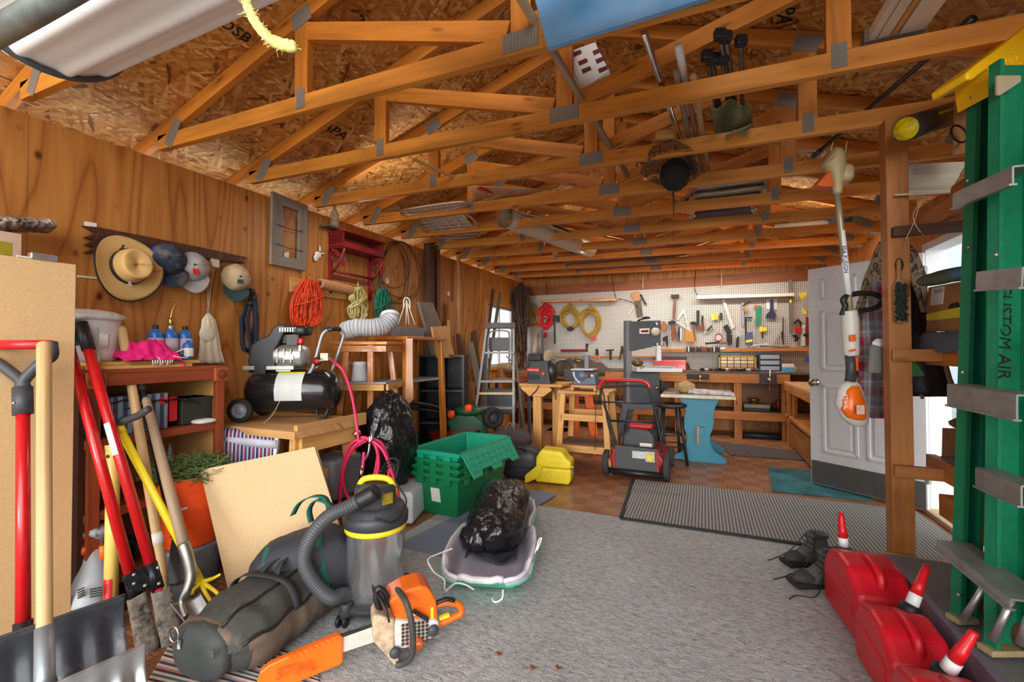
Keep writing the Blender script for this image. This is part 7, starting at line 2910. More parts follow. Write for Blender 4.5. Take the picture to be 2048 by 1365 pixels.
b.tube(cr([p4(1147,744),p4(1149,753),p4(1156,762),p4(1160,766)],4),.012,8)
b.build('tilt_arc',PAPER,t)
b=MB()
b.box(p4(1177,752,4.69),(.06,.006,.05))
r=b.build('control_plate',BLACK,t)
b=MB()
b.lathe([(0,.012),(.014,.01),(.016,0)],p4(1184,752,4.686),(0,-1,0),14)
b.build('dial',PAPER,r)
b=MB()
b.box(p4(1173,752,4.686),(.022,.006,.022))
b.build('switch',RED,r)
b=MB()
b.box(p4(1174,726,4.8),(.05,.05,.17))
b.tube(cr([p4(1172,712,4.8),p4(1160,716,4.78),p4(1152,724,4.76),p4(1150,736,4.74)],5),.016,8)
b.build('arm',mat('light saw grey',rgb(120,122,124)),t,bev=.004)
b=MB()
b.ell(p4(1156,722,4.72),(.05,.03,.03),n=10,fn=crumple(2,.25,2))
b.build('blade_holder',mat('brass and black',rgb(110,92,60)),t)
b=MB()
b.tube(cr([p4(1110,738,4.9),p4(1118,724,4.9),p4(1134,724,4.85),p4(1145,738,4.8)],5),.007,6)
b.build('air_tube',BLACK,t)
t=thing('pine_pedestal','pine pedestal stand with a single thick front post under the belt sander','stand',(-1.62,4.9,0))
a,c_=P(1038,775,Y=4.72),P(1106,775,Y=4.72)
zp_=.885
b=MB()
b.bb(a.x,c_.x+.1,4.72,5.2,zp_-.03,zp_)
b.build('top',STW,t,bev=.004)
b=MB()
m=frame((a.x,4.74,zp_-.03),(1,0,0))
w_=c_.x-a.x
b.prism([(.02,0),(w_-.02,0),(w_-.02,-.04),(w_*.72,-.11),(w_*.3,-.11),(.02,-.03)],m,.03)
b.build('bracket',STW,t,bev=.003)
x=(a.x+c_.x)/2
for xx,yy,ww in ((x-.0,4.76,.1),(x+.12,5.1,.1)):
 b=MB()
 b.bb(xx-ww/2,xx+ww/2,yy,yy+.07,0,zp_-.03)
 b.build('post',STW,t,bev=.003)
b=MB()
b.bb(a.x+.02,c_.x+.08,4.76,5.16,.0,.05)
b.build('foot',STW,t,bev=.003)
t=thing('belt_sander','charcoal bench belt sander with red nameplate on the pine pedestal','sander',(x,4.9,zp_))
def p5(px,py,y=4.76):
 return P(px,py,Y=y)
b=MB()
pts=[p5(q,w) for q,w in ((1054,771),(1100,771),(1096,742),(1094,722),(1060,722),(1056,738))]
b.prism([(p.x-pts[0].x,p.z-pts[0].z) for p in pts],frame(pts[0]+V((0,.14,0)),(1,0,0)),.26)
b.build('housing',CHAR,t,bev=.012,seg=3)
b=MB()
pts=[p5(q,w,4.8) for q,w in ((1056,722),(1080,722),(1080,707),(1056,708))]
b.prism([(p.x-pts[0].x,p.z-pts[0].z) for p in pts],frame(pts[0]+V((0,.1,0)),(1,0,0)),.2)
b.build('belt_head',BLACK,t,bev=.01)
b=MB()
a=p5(1054,744,4.758)
c_=p5(1080,737,4.758)
b.bb(a.x,c_.x,4.750,4.757,a.z,c_.z)
pl_=b.build('nameplate',RED,t)
text('CRAFTSMAN',PAPER,pl_,'lettering',frame(V(((a.x+c_.x)/2,4.7485,(a.z+c_.z)/2)),(1,0,0)),.024)
b=MB()
a=p5(1057,759,4.758)
c_=p5(1078,750,4.758)
b.bb(a.x,c_.x,4.750,4.757,a.z,c_.z)
b.build('panel',BLACK,t)
b=MB()
b.lathe([(0,.02),(.02,.018),(.022,0)],p5(1087,748,4.757),(0,-1,0),14)
b.build('dial',ORANGE,t)
b=MB()
o=p5(1106,742,4.9)
b.lathe([(0,-.05),(.12,-.05),(.13,-.03),(.13,.03),(.10,.05),(0,.05)],o,(1,.2,0),28)
b.build('disc',DARKSTEEL,t)
b=MB()
b.lathe([(0,-.006),(.09,-.006),(.09,.006),(0,.006)],p5(1098,715,4.86),(.9,-.4,.1),24)
b.build('abrasive_wheel',mat('abrasive tan',rgb(170,150,120),.9),t)
b=MB()
b.tube(cr([p5(1078,772,4.72),p5(1072,782,4.69),p5(1062,792,4.7),p5(1056,800,4.7)],4),.006,6)
b.build('power_cord',BLACK,t)
b=MB()
b.tube(cr([p5(1100,775,4.72),p5(1110,785,4.7),p5(1112,800,4.72)],4),.006,6)
b.build('power_cord',BLACK,t)
t=thing('machine_stand','orange steel machine stand with splayed legs behind the pine stands','stand',P(1150,880,d=5.8)*1)
for (xa,ya,xb2,yb2,d) in ((1117,790,1110,900,5.6),(1176,790,1192,902,5.4),(1150,790,1152,880,6.1)):
 a,c_=P(xa,ya,d=d),P(xb2,yb2,d=d)
 e=c_-a
 b=MB()
 b.beam(a,a+e*(a.z/(a.z-c_.z)),.10,.06,FWD)
 b.build('leg',mat('orange machine paint',rgb(214,96,30),.5,0,.12),t,bev=.004)
b=MB()
b.beam(P(1114,786,d=5.6),P(1180,786,d=5.5),.3,.06)
b.build('top',mat('orange machine paint',rgb(214,96,30)),t)
DULL=mat('dull aluminium',rgb(150,148,146),.55,.35,.12,14)
t=thing('stepladder','short aluminium stepladder with a folded grey paint shelf, before the small window','stepladder',(P(1000,880,d=5.55).x,P(1000,880,d=5.55).y,0))
def pl5(px,py,d):
 return P(px,py,d=d)
tops=[pl5(974,653,5.45),pl5(1027,653,5.45)]
b=MB()
b.beam(pl5(971,652,5.45),pl5(1031,652,5.45),.16,.07)
b.build('top_cap',mat('grey ladder top',rgb(96,92,90),.6,0,.2),t,bev=.01)
for a,(x,y,d) in zip(tops,((948,850,5.3),(1027,860,5.3))):
 c_=pl5(x,y,d)
 e=c_-a
 b=MB()
 b.beam(a,a+e*(a.z/(a.z-c_.z)),.028,.07,FWD)
 b.build('front_rail',DULL,t)
for x0_,x1_ in ((976,962),(1025,1046)):
 a,c_=pl5(x0_,655,5.5),pl5(x1_,845,5.95)
 e=c_-a
 b=MB()
 b.beam(a,a+e*(a.z/(a.z-c_.z)),.025,.05,FWD)
 b.build('rear_rail',DULL,t)
for y,m_,w2 in ((706,DULL,(970,1028)),(763,DULL,(961,1029)),(787,YELLOW if False else mat('yellowed tread',rgb(196,176,120),.5,.3,.15),(958,1029)),(816,DULL,(953,1029))):
 b=MB()
 b.beam(pl5(w2[0],y,5.33),pl5(w2[1],y,5.33),.09,.028)
 b.build('step',m_,t,bev=.003)
b=MB()
b.beam(pl5(978,689,5.52),pl5(1018,689,5.52),.02,.17)
b.build('paint_shelf',mat('grey shelf plastic',rgb(104,100,98),.6,0,.1),t,bev=.01)
b=MB()
b.tube(cr([pl5(975,740,5.4),pl5(976,700,5.4),pl5(979,668,5.42),pl5(990,662,5.42),pl5(1010,662,5.42),pl5(1018,668,5.42),pl5(1019,700,5.4),pl5(1016,740,5.4)],5),.011,8)
b.tube([pl5(972,722,5.4),pl5(982,712,5.38)],.009,6)
b.tube([pl5(1022,722,5.4),pl5(1012,712,5.38)],.009,6)
b.build('brace',DULL,t)
b=MB()
p=P(995,795,d=6.3)
b.box(p+V((0,0,-.05)),(.5,.3,.34),.2)
one(b,'power_tool_case',mat('slate case',rgb(98,104,112),.5,0,.08),'slate grey tool case seen between the stepladder steps','case',bev=.03)
b=MB()
b.box(P(1004,760,d=6.6)+V((.1,0,0)),(.6,.4,.03),.1)
t=thing('red_work_table','low red-topped work table behind the stepladder','table',P(1000,880,d=6.6))
b.build('top',mat('faded red',rgb(150,40,36),.5,0,.2),t)
for dx_,dy_ in ((-.3,-.15),(.3,-.15),(.3,.15),(-.3,.15)):
 b=MB()
 q=P(1004,762,d=6.6)+V((.1+dx_*.85,dy_,0))
 b.beam(q,(q.x+dx_*.1,q.y,0),.04,.04,(0,1,0))
 b.build('leg',mat('stand grey',rgb(92,96,102)),t)
for i,(x0,y0,x1,y1,lab) in enumerate(((922,775,944,860,'wide tan board leaning low behind the bookcase'),(936,765,950,850,'narrow tan board leaning beside the wide one'))):
 b=MB()
 a,c_=P(x0+6,y0,d=5.8+.2*i),P(x1-6,y1,d=5.5+.2*i)
 b.beam(a,a+(c_-a)*(a.z/(a.z-c_.z)),.16-.05*i,.02,FWD)
 one(b,'leaning_board',wood('tan offcut',rgb(170,112,60)),lab,'board')
for i,(x,y,w_,m_,lab) in enumerate(((985,745,.3,CARD,'brown carton under the window behind the stepladder'),(1010,738,.22,mat('tan cloth',rgb(160,130,96)),'tan crumpled bundle above the carton by the window'))):
 p=P(x,y,d=7.4)
 b=MB()
 if i==0:
  b.box((p.x,p.y,p.z-.02),(w_*1.4,.3,.2))
 else :
  b.ell((p.x,p.y,p.z+.01),(.16,.12,.08),n=12,fn=crumple(4,.25,2))
 one(b,'carton' if i==0 else 'rag_bundle',m_,lab,'carton' if i==0 else 'rags')
PX=P(1791,540,Y=2.84).x
FX=1.05
t=thing('shelf_post','square pine post standing free before the open door, a brush nailed to it','post',(PX,2.84,0))
b=MB()
b.bb(PX-.045,PX+.045,2.795,2.885,0,zb(PX))
b.build('post',POSTWOOD,t,bev=.003)
for z in (1.215,.64):
 b=MB()
 b.bb(PX-.04,FX+.01,2.765,2.795,z,z+.06)
 b.build('cleat',POSTWOOD,t,bev=.003)
b=MB()
b.ell((PX+.0,2.793,P(1800,530,Y=2.79).z),(.018,.004,.035),n=10)
b.build('knot',DARKWOOD,t)
t=thing('storage_shelving','pine shelving with grey carpet-covered boards along the right wall','shelving',(1.27,1.8,0))
b=MB()
b.bb(FX+.02,1.6,.75,2.93,1.205,1.25)
b.bb(FX,FX+.04,.75,2.95,1.195,1.262)
b.build('upper_board',POSTWOOD,t,bev=.003)
FELT=mat('grey felt carpet',rgb(92,102,118),.95,0,.16,120,.3)
b=MB()
b.grid(lambda u,v:V((FX-.015+.02*max(0,v-.3),.75+2.18*u,(1.265+.085*v/.6+.006*math.sin(u*19)) if v<.6 else 1.352))+V((max(0,v-.6)*1.6,0,0)),40,12,.012)
b.build('upper_carpet',FELT,t)
b=MB()
b.bb(FX,1.6,.75,2.95,.665,.70)
b.bb(FX-.005,FX+.035,.75,2.95,.64,.735)
b.build('lower_board',POSTWOOD,t,bev=.003)
b=MB()
b.grid(lambda u,v:V((FX+.035+v*.6,.75+2.15*u,.715+.02*noise.noise(V((u*9,v*5,1)))+.01)),30,12,.012)
b.build('lower_carpet',mat('grey brown carpet',rgb(120,114,112),.95,0,.2,90,.4),t)
b=MB()
b.bb(FX,FX+.04,.75,2.95,1.89,1.98)
b.bb(FX+.04,1.6,.75,2.79,1.965,1.98)
b.build('top_board',POSTWOOD,t,bev=.003)
b=MB()
b.bb(PX-.03,1.6,2.755,2.793,1.835,1.885)
b.build('cross_rail',DARKWOOD,t,bev=.003)
PZ,PFX=.27,.805
b=MB()
b.bb(PFX,PFX+.03,.4,2.74,0,PZ)
b.build('platform_front',mat('mauve grey board',rgb(126,118,136),.6,0,.1,8),t,bev=.003)
b=MB()
b.bb(PFX+.03,1.6,.4,2.74,PZ-.03,PZ-.002)
b.build('platform_top',FELT if False else mat('dusty grey carpet',rgb(124,124,122),.95,0,.2,90,.4),t)
b=MB()
b.bb(PFX,1.6,2.74,2.79,.1,PZ-.01)
b.build('platform_end',wood('pale sill',rgb(206,178,138)),t,bev=.003)
for z,y in ((1.0,.8),(1.0,1.2)):
 b=MB()
 b.bb(1.5,1.59,y,y+.09,0,1.97)
 b.build('rear_post',POSTWOOD,t,bev=.003)
t=thing('scrub_brush','wooden-handled brush with dark green bristles hanging on the pine post','brush',(PX,2.77,1.15))
def pp_(px,py,y=2.775):
 return P(px,py,Y=y)
b=MB()
o=pp_(1790,565)
ol=[(1793,522),(1800,518),(1802,530),(1800,555),(1812,568),(1813,640),(1808,648),(1795,647),(1788,640),(1786,572),(1793,556)]
b.prism([((pp_(x,y)-o).x,(pp_(x,y)-o).z) for x,y in ol],frame(o,(1,0,0)),.02)
b.build('back',wood('brush wood',rgb(176,130,80),.7,.4,40,False),t,bev=.004)
b=MB()
r3=random.Random(5)
for i in range(420):
 p=pp_(1789+22*r3.random(),569+72*r3.random(),2.768)
 b.beam(p,p+V((r3.uniform(-.008,.008),-.026,r3.uniform(-.01,.01))),.004,.004)
b.build('bristles',mat('dark green bristle',rgb(50,62,52),.9,0,.35,90),t)
t=thing('green_stepladder','tall green fibreglass stepladder with yellow top cap leaning at the shelving','ladder',(.87,2.1,PZ))
GF=mat('green fibreglass',rgb(18,122,84),.5,0,.14,40,.04)
def rail(x0a,x1a,ya,da,x0b,x1b,yb2,db,name,lip=.018):
 """channel between two pixel spans, open towards the viewer"""
 a0,a1,b0,b1=P(x0a,ya,d=da),P(x1a,ya,d=da),P(x0b,yb2,d=db),P(x1b,yb2,d=db)
 e=(a0-b0).normalized()
 w_=(a1-a0).normalized()
 n_=w_.cross(e).normalized()
 if n_.dot(FWD)>0:
  n_=-n_
 b=MB()
 def quad(p,q,r_,s_,off,th):
  vs=[v+n_*off for v in (p,q,r_,s_)]+[v+n_*(off-th) for v in (p,q,r_,s_)]
  b.add(vs,[(0,1,2,3),(7,6,5,4),(0,4,5,1),(1,5,6,2),(2,6,7,3),(3,7,4,0)])
 quad(b0,b1,a1,a0,0,.005)
 quad(b0,b0+w_*.006,a0+w_*.006,a0,.03,.03)
 quad(b1-w_*.006,b1,a1,a1-w_*.006,.03,.03)
 quad(b0,b0+w_*lip,a0+w_*lip,a0,.034,.005)
 quad(b1-w_*lip,b1,a1,a1-w_*lip,.034,.005)
 return b.build(name,GF,t)
rail(1938,1980,140,1.72,1902,1942,1238,1.66,'rail')
rail(1980,2052,130,1.55,1970,2036,1302,1.48,'rail',.014)
for (xa,ya,da,xb2,yb2,db,hh,dd) in ((1934,386,1.60,2060,330,1.33,.055,.08),(1975,545,1.47,2070,535,1.30,.06,.06),(1924,770,1.60,2070,792,1.31,.075,.085),(1975,938,1.46,2070,975,1.28,.06,.06),(1908,1085,1.62,2065,1205,1.30,.03,.10)):
 b=MB()
 p,q=P(xa,ya,d=da),P(xb2,yb2,d=db)
 b.beam(p,q,dd,.006)
 off=(UP.cross(q-p)).normalized()
 off=off if off.x<0 else -off
 b.beam(p+off*dd/2-UP*hh/2,q+off*dd/2-UP*hh/2,.005,hh)
 b.beam(p+off*dd/2-UP*hh,q+off*dd/2-UP*hh,.02,.006)
 b.build('step',mat('scuffed aluminium',rgb(166,166,164),.45,.75,.2,14),t)
for (xa,ya,da,xb2,yb2,db) in ((1975,1165,1.52,1926,1242,1.57),(2030,1192,1.40,1985,1282,1.43),(2065,1215,1.34,2040,1290,1.36)):
 b=MB()
 b.tube([P(xa,ya,d=da),P(xb2,yb2,d=db)],.011,8)
 b.build('brace',ALU,t)
CAPY=mat('ladder yellow',rgb(244,190,20),.4,0,.06)
b=MB()
px=[(1921,152),(1924,166),(1936,165),(1968,141),(1972,150),(1977,196),(1983,152),(1990,140),(2062,150),(2070,20),(2040,60),(1992,98),(1945,132)]
pts=[P(x,y,d=1.62) for x,y in px]
o=pts[0]
b.prism([((p-o).dot(RGT),p.z-o.z) for p in pts],frame(o+FWD*.05,RGT),.14)
r=b.build('top_cap',CAPY,t,bev=.008,seg=3)
b=MB()
for x,y in ((1990,128),(2005,122),(2028,118),(2012,134),(2035,130)):
 b.lathe([(.012,0),(.016,.004),(.016,0)],P(x,y,d=1.60),-FWD,14,cap=False)
b.build('moulded_ring',CAPY,r)
b=MB()
px=[(1992,152),(2040,152),(2040,164),(1998,192),(1992,190)]
pts=[P(x,y,d=1.49) for x,y in px]
o=pts[0]
b.prism([((p-o).dot(RGT),p.z-o.z) for p in pts],frame(o,RGT),.006)
b.build('gusset',mat('tan steel',rgb(186,172,140),.5,.3,.08),t)
for x,y,d in ((1945,150,1.68),(1943,196,1.68),(1937,495,1.665),(1925,745,1.64),(1925,778,1.64),(1935,362,1.66),(1935,396,1.66),(1992,510,1.46),(1917,1190,1.62)):
 b=MB()
 b.lathe([(0,.006),(.006,.005),(.008,0)],P(x,y,d=d),-FWD,10)
 b.build('rivet',STEEL,t)
for (x,y,d,w_) in ((1925,1238,1.64,.08),(2005,1300,1.465,.12)):
 b=MB()
 b.box(P(x,y,d=d),(w_,.05,.02),TH)
 b.build('foot',mat('worn foot',rgb(170,150,110),.8,0,.2,30),t,bev=.003)
p0=P(2004,655,d=1.475)
a_,b_=P(2008,588,d=1.50),P(2006,738,d=1.475)
rd=(b_-a_).normalized()
text('CUSTOM AIR',INK,t,'lettering',frame(a_.lerp(b_,.5)-FWD*.004,rd,RGT),.056)
for i,(cx,cy,rz_,lab) in enumerate(((.675,2.53,.10,'large red petrol can at the rear of the row, beside the boots'),(.665,2.10,.05,'middle red petrol can with a red and white spout leaning to the right'),(.655,1.70,.0,'front red petrol can with raised lettering, cut by the bottom of the frame'))):
 t=thing('petrol_can',lab,'petrol can',(cx,cy,.008),'red petrol cans before the shelving')
 m=rotz((cx,cy,.008),rz_)
 s_=(1.0,.88,.9)[i]
 CR=mat('petrol can red',rgb(206,22,40),.38,0,.07,8,.03,dirt=(rgb(150,90,88),.10))
 b=MB()
 prof=[(-.19,0),(.19,0),(.2,.03),(.2,.2),(.14,.285),(.02,.315),(-.10,.30),(-.2,.21),(-.2,.03)]
 b.prism([(q*s_,z*s_) for q,z in prof],m@Matrix.Rotation(PI/2,4,'Z'),.22*s_)
 b.build('body',CR,t,bev=.05,seg=4)
 for sx_ in (-1,1):
  b=MB()
  b.prism([(-.15*s_,.10*s_),(.13*s_,.10*s_),(.16*s_,.17*s_),(.1*s_,.20*s_),(-.15*s_,.17*s_)],m@Matrix.Translation((sx_*.107*s_,0,0))@Matrix.Rotation(PI/2,4,'Z'),.016)
  b.build('side_panel',CR,t,bev=.006,seg=3)
 b=MB()
 b.tube(cr([m@V((0,-.15*s_,.23*s_)),m@V((0,-.13*s_,.295*s_)),m@V((0,-.03*s_,.318*s_)),m@V((0,.06*s_,.295*s_))],5),.018,10)
 b.build('handle',CR,t)
 q=m@V(((-.03,.06,.03)[i],(.155,.11,.155)[i]*s_,(.26,.285,.26)[i]*s_))
 ax=(V((-.05,.05,1)),V((.42,.25,1)),V((.3,-.2,.9)))[i].normalized()
 b=MB()
 b.lathe([(.034,-.02),(.036,.0),(.036,.022),(.03,.026),(.018,.03)],q,ax,22)
 b.build('collar',BLACK,t)
 b=MB()
 b.lathe([(.022,.02),(.021,.07),(.017,.075)],q,ax,18)
 r=b.build('spout_base',WHITEP,t)
 b=MB()
 b.lathe([(.02,.07),(.018,.12),(.016,.122),(.015,.165),(.013,.168),(.012,.19),(0,.192)],q,ax,18)
 b.build('spout',RED,t)
 if i==2:
  text('GASOLINE',mat('raised red',rgb(226,60,76),.4),t,'lettering',m@Matrix.Translation((-.1095*s_-.01,-.01,.135*s_))@Matrix.Rotation(-PI/2,4,'Z'),.055)
for i,(x,y,a,lab) in enumerate(((.56,3.12,-2.6,'grey hiking boot farther from the camera, behind its mate'),(.565,2.86,-2.7,'grey hiking boot nearer the red petrol can'))):
 t=thing('hiking_boot',lab,'boot',(x,y,.008),'hiking boots by the mat')
 m=rotz((x,y,.006),a)
 LEA=mat('grey suede',rgb(92,90,84),.85,0,.2,30,.15)
 b=MB()
 b.prism([(-.11,0),(.15,0),(.165,.015),(.16,.03),(-.115,.032),(-.12,.015)],m,.095)
 b.build('sole',BLACKM,t,bev=.012,seg=3)
 b=MB()
 def boot(u,v):
  a_=2*PI*u
  k=v
  cxx=.02-.075*min(1,k*1.6)
  rx=.135-.075*min(1,k*1.6)
  return m@V((cxx+math.cos(a_)*rx+(.015*max(0,k-.6)),math.sin(a_)*(.045-.003*k),.028+.14*k+.012*math.cos(a_)*k))
 b.grid(boot,28,14,.006)
 b.build('upper',LEA,t)
 b=MB()
 b.ell(m@V((.085,0,.045)),(.07,.044,.034),m,14)
 b.build('toe_cap',mat('dark suede',rgb(62,62,60),.85,0,.15,30),t)
 b=MB()
 b.ell(m@V((-.055,0,.165)),(.068,.05,.022),m,14)
 b.build('cuff',CHAR,t)
 b=MB()
 b.prism([(.0,.08),(.02,.075),(-.02,.19),(-.035,.2)],m,.035)
 b.build('tongue',CHAR,t,bev=.005)
 b=MB()
 for k in range(5):
  z=.08+.022*k
  xx=.03-.012*k
  b.tube([m@V((xx,-.04,z)),m@V((xx+.012,0,z+.012)),m@V((xx,.04,z))],.0028,5)
 b.tube(cr([m@V((-.02,.03,.18)),m@V((.06,.09,.06)),m@V((.12,.12,.006)),m@V((.2,.10,.005)),m@V((.26,.13,.005))],5),.0028,5)
 b.tube(cr([m@V((-.02,-.03,.18)),m@V((.05,-.08,.05)),m@V((.13,-.09,.006)),m@V((.22,-.06,.005))],5),.0028,5)
 b.build('laces',BLACK,t)
TD=2.40
def pt(px,py,d=TD):
 return P(px,py,d=d)
t=thing('hanging_trimmer','battery grass trimmer hung head up from the rafters, orange motor end down','trimmer',pt(1705,852))
BEI=mat('beige plastic',rgb(176,156,112),.5,0,.1)
b=MB()
b.tube([pt(1672,375),pt(1680,440),pt(1697,590),pt(1702,640)],.0155,16)
b.build('shaft',mat('olive shaft',rgb(150,138,108),.4,.3,.08),t)
b=MB()
b.tube([pt(1683,462),pt(1697,590)],.0162,16)
b.build('white_sleeve',WHITEP,t)
b=MB()
b.tube(cr([pt(1656,312),pt(1664,318),pt(1670,335),pt(1673,360),pt(1675,388)],4),[.045,.052,.058,.062,.062,.06,.058,.055,.052,.048,.044,.04,.036,.03,.026,.022,.02],18)
b.ell(pt(1688,348),(.045,.045,.05),None,12,.7)
b.build('head',BEI,t)
b=MB()
pts=[pt(x,y,TD-.02) for x,y in ((1654,344),(1628,372),(1634,377),(1662,377))]
b.prism([((p-pts[0]).dot(RGT),p.z-pts[0].z) for p in pts],frame(pts[0],RGT),.06)
b.build('guard',mat('burnt orange guard',rgb(206,96,44),.45,0,.1),t,bev=.006)
b=MB()
pts=[pt(x,y,TD+.04) for x,y in ((1690,342),(1714,346),(1712,354),(1692,366))]
b.prism([((p-pts[0]).dot(RGT),p.z-pts[0].z) for p in pts],frame(pts[0],RGT),.01)
b.build('deflector',mat('smoky plastic',rgb(110,80,56),.4),t)
b=MB()
b.tube(cr([pt(1684,630),pt(1690,612),pt(1686,600),pt(1696,592),pt(1720,587),pt(1748,589),pt(1763,597),pt(1760,610),pt(1745,618),pt(1722,622),pt(1714,628)],5),.0145,12)
b.build('loop_handle',BLACK,t)
b=MB()
b.tube(cr([pt(1698,622),pt(1700,640),pt(1701,670),pt(1702,700),pt(1703,712)],4),[.036,.037,.038,.039,.040,.041,.041,.041,.040,.039,.038,.038,.038,.038,.036,.034,.032],18)
b.build('control_housing',mat('light warm grey',rgb(206,202,194),.45,0,.04),t)
for y0,y1 in ((670,683),(699,703)):
 b=MB()
 b.beam(pt(1705,y0,TD-.045),pt(1706,y1,TD-.045),.03,.012,FWD)
 b.build('orange_button',ORANGE,t,bev=.003)
b=MB()
b.tube([pt(1699,710),pt(1702,735),pt(1701,765)],.024,14)
b.build('grip',CHAR,t)
b=MB()
b.beam(pt(1711,714,TD-.01),pt(1712,742,TD-.01),.016,.012,FWD)
b.build('trigger',ORANGE,t)
def lump(rows,d,th,n=18):
 """closed form from pixel rows (y, x left, x right), th = depth over width"""
 b=MB()
 def fn(u,v):
  x=v*(len(rows)-1)
  i=min(int(x),len(rows)-2)
  f=x-i
  y,l,r_=(rows[i][k]*(1-f)+rows[i+1][k]*f for k in range(3))
  a=2*PI*u
  c_=P((l+r_)/2,y,d=d)
  w_=(r_-l)/2*d/FP
  return c_+RGT*math.cos(a)*w_+FWD*math.sin(a)*w_*th
 b.grid(fn,36,n)
 return b
lump([(763,1692,1712),(768,1684,1718),(785,1676,1724),(810,1672,1730),(838,1686,1735),(850,1700,1734),(853,1706,1730)],TD,.7).build('motor_shell',MATS['light warm grey'],t)
lump([(772,1700,1716),(780,1692,1719),(800,1684,1726),(820,1683,1730),(836,1694,1731),(840,1704,1728)],TD-.025,.75).build('orange_cover',ORANGE,t)
b=MB()
b.box(pt(1721,820,TD-.105),(.04,.004,.048),TH)
b.build('sticker',mat('pink white sticker',rgb(236,190,176),.5,0,.25,90),t)
a_,b_=pt(1689,790,TD-.115),pt(1692,818,TD-.115)
text('STIHL',PAPER,t,'lettering',frame(a_.lerp(b_,.5),(b_-a_).normalized(),RGT),.032)
a_,b_=pt(1686,478,TD-.018),pt(1694,560,TD-.018)
text('FSA FUSION',mat('blue print ink',rgb(40,50,110),.6),t,'lettering',frame(a_.lerp(b_,.5),(b_-a_).normalized(),RGT),.028)
b=MB()
b.tube([P(1666,284,d=TD),pt(1660,310)],.002,5)
b.tube([P(1694,283,d=TD),pt(1690,312)],.002,5)
b.build('string',CREAM,t)
def camo():
 m,b,N,L=nodes('woodland camouflage')
 n=N('ShaderNodeTexNoise',Scale=14.0,Detail=5.0,Distortion=1.5)
 L(coords(N,L,'Object',(1.6,1.6,.8)),n.inputs['Vector'])
 r=ramp(N,L,n.outputs['Fac'],[(.36,rgb(70,60,50)),(.44,rgb(140,122,100)),(.52,rgb(186,168,142)),(.6,rgb(104,92,76)),(.68,rgb(60,54,46))])
 L(r.outputs['Color'],b.inputs['Base Color'])
 b.inputs['Roughness'].default_value=.9
 return m
def plaid():
 m,b,N,L=nodes('red grey plaid')
 t_=N('ShaderNodeTexCoord')
 s_=N('ShaderNodeSeparateXYZ')
 L(t_.outputs['Object'],s_.inputs['Vector'])
 cs=[]
 for ax,k in (('X',9),('Z',7)):
  q=N('ShaderNodeMath',operation='MULTIPLY')
  q.inputs[1].default_value=k
  L(s_.outputs[ax],q.inputs[0])
  f=N('ShaderNodeMath',operation='FRACT')
  L(q.outputs[0],f.inputs[0])
  r=ramp(N,L,f.outputs[0],[(0,rgb(156,36,54)),(.24,rgb(150,154,164)),(.42,rgb(206,206,210)),(.5,rgb(120,126,140)),(.7,rgb(166,166,174)),(.88,rgb(96,100,116))])
  r.color_ramp.interpolation='CONSTANT'
  cs.append(r)
 mx=N('ShaderNodeMixRGB')
 mx.inputs['Fac'].default_value=.35
 L(cs[0].outputs['Color'],mx.inputs['Color1'])
 L(cs[1].outputs['Color'],mx.inputs['Color2'])
 L(mx.outputs['Color'],b.inputs['Base Color'])
 b.inputs['Roughness'].default_value=.9
 return m
def garment(name,label,rows,d,m,th=.5,folds=7,cat='jacket'):
 t=thing(name,label,cat,P((rows[-1][1]+rows[-1][2])/2,rows[-1][0],d=d))
 b=MB()
 def fn(u,v):
  x=v*(len(rows)-1)
  i=min(int(x),len(rows)-2)
  f=x-i
  y,l,r_=(rows[i][k]*(1-f)+rows[i+1][k]*f for k in range(3))
  a=2*PI*u
  c_=P((l+r_)/2,y,d=d)
  w_=(r_-l)/2*d/FP
  k=1+.10*math.sin(folds*a+3*v)*min(1,v*3)+.12*noise.noise(V((math.cos(a)*2,math.sin(a)*2,v*4+d)))
  return c_+RGT*math.cos(a)*w_*(1+(k-1)*.4)+FWD*math.sin(a)*w_*th*k
 b.grid(fn,64,30)
 b.build('cloth',m,t)
 return t
CAMO,PLAID=camo(),plaid()
garment('camouflage_jacket','camouflage jacket hanging left of the pine post',[(484,1758,1772),(500,1750,1786),(560,1730,1790),(620,1714,1788),(700,1708,1775),(770,1690,1760)],2.64,CAMO)
garment('plaid_shirt','red and grey plaid flannel shirt hanging over the camouflage jacket',[(565,1742,1782),(590,1735,1790),(650,1724,1790),(720,1714,1785),(790,1728,1785),(836,1736,1784)],2.54,PLAID,.45,6,'shirt')
t=garment('black_jacket','black quilted jacket hanging right of the pine post, hem below the shelf',[(500,1808,1822),(540,1800,1846),(620,1800,1862),(700,1800,1880),(760,1802,1902),(786,1806,1912),(792,1812,1908)],2.62,mat('black quilt',rgb(30,30,36),.5,0,.15,20,.3,12),.4)
b=MB()
b.ribbon([P(1884,700,d=2.5),P(1895,740,d=2.5),P(1907,788,d=2.5)],.03,.006,RGT)
b.build('trim',mat('tan zip trim',rgb(120,100,78),.7,.1,.2,40),t)
b=MB()
b.beam(P(1842,790,d=2.5),P(1845,798,d=2.5),.012,.012)
b.build('zip_pull',STEEL,t)
garment('camouflage_hood','camouflage hood and sleeve hanging right of the pine post',[(484,1806,1816),(505,1806,1834),(550,1820,1852),(600,1836,1856),(625,1842,1856)],2.5,CAMO,.5,5,'hood')
t=thing('grey_broom','broom with grey bristles and white cap hanging head down left of the post','broom',P(1757,745,d=2.36))
lump([(686,1748,1774),(694,1740,1776),(742,1736,1778),(746,1738,1777)],2.36,.4).build('bristles',stripes('grey bristle',[rgb(150,148,144),rgb(96,94,92),rgb(130,128,124)],40,'u',.9),t)
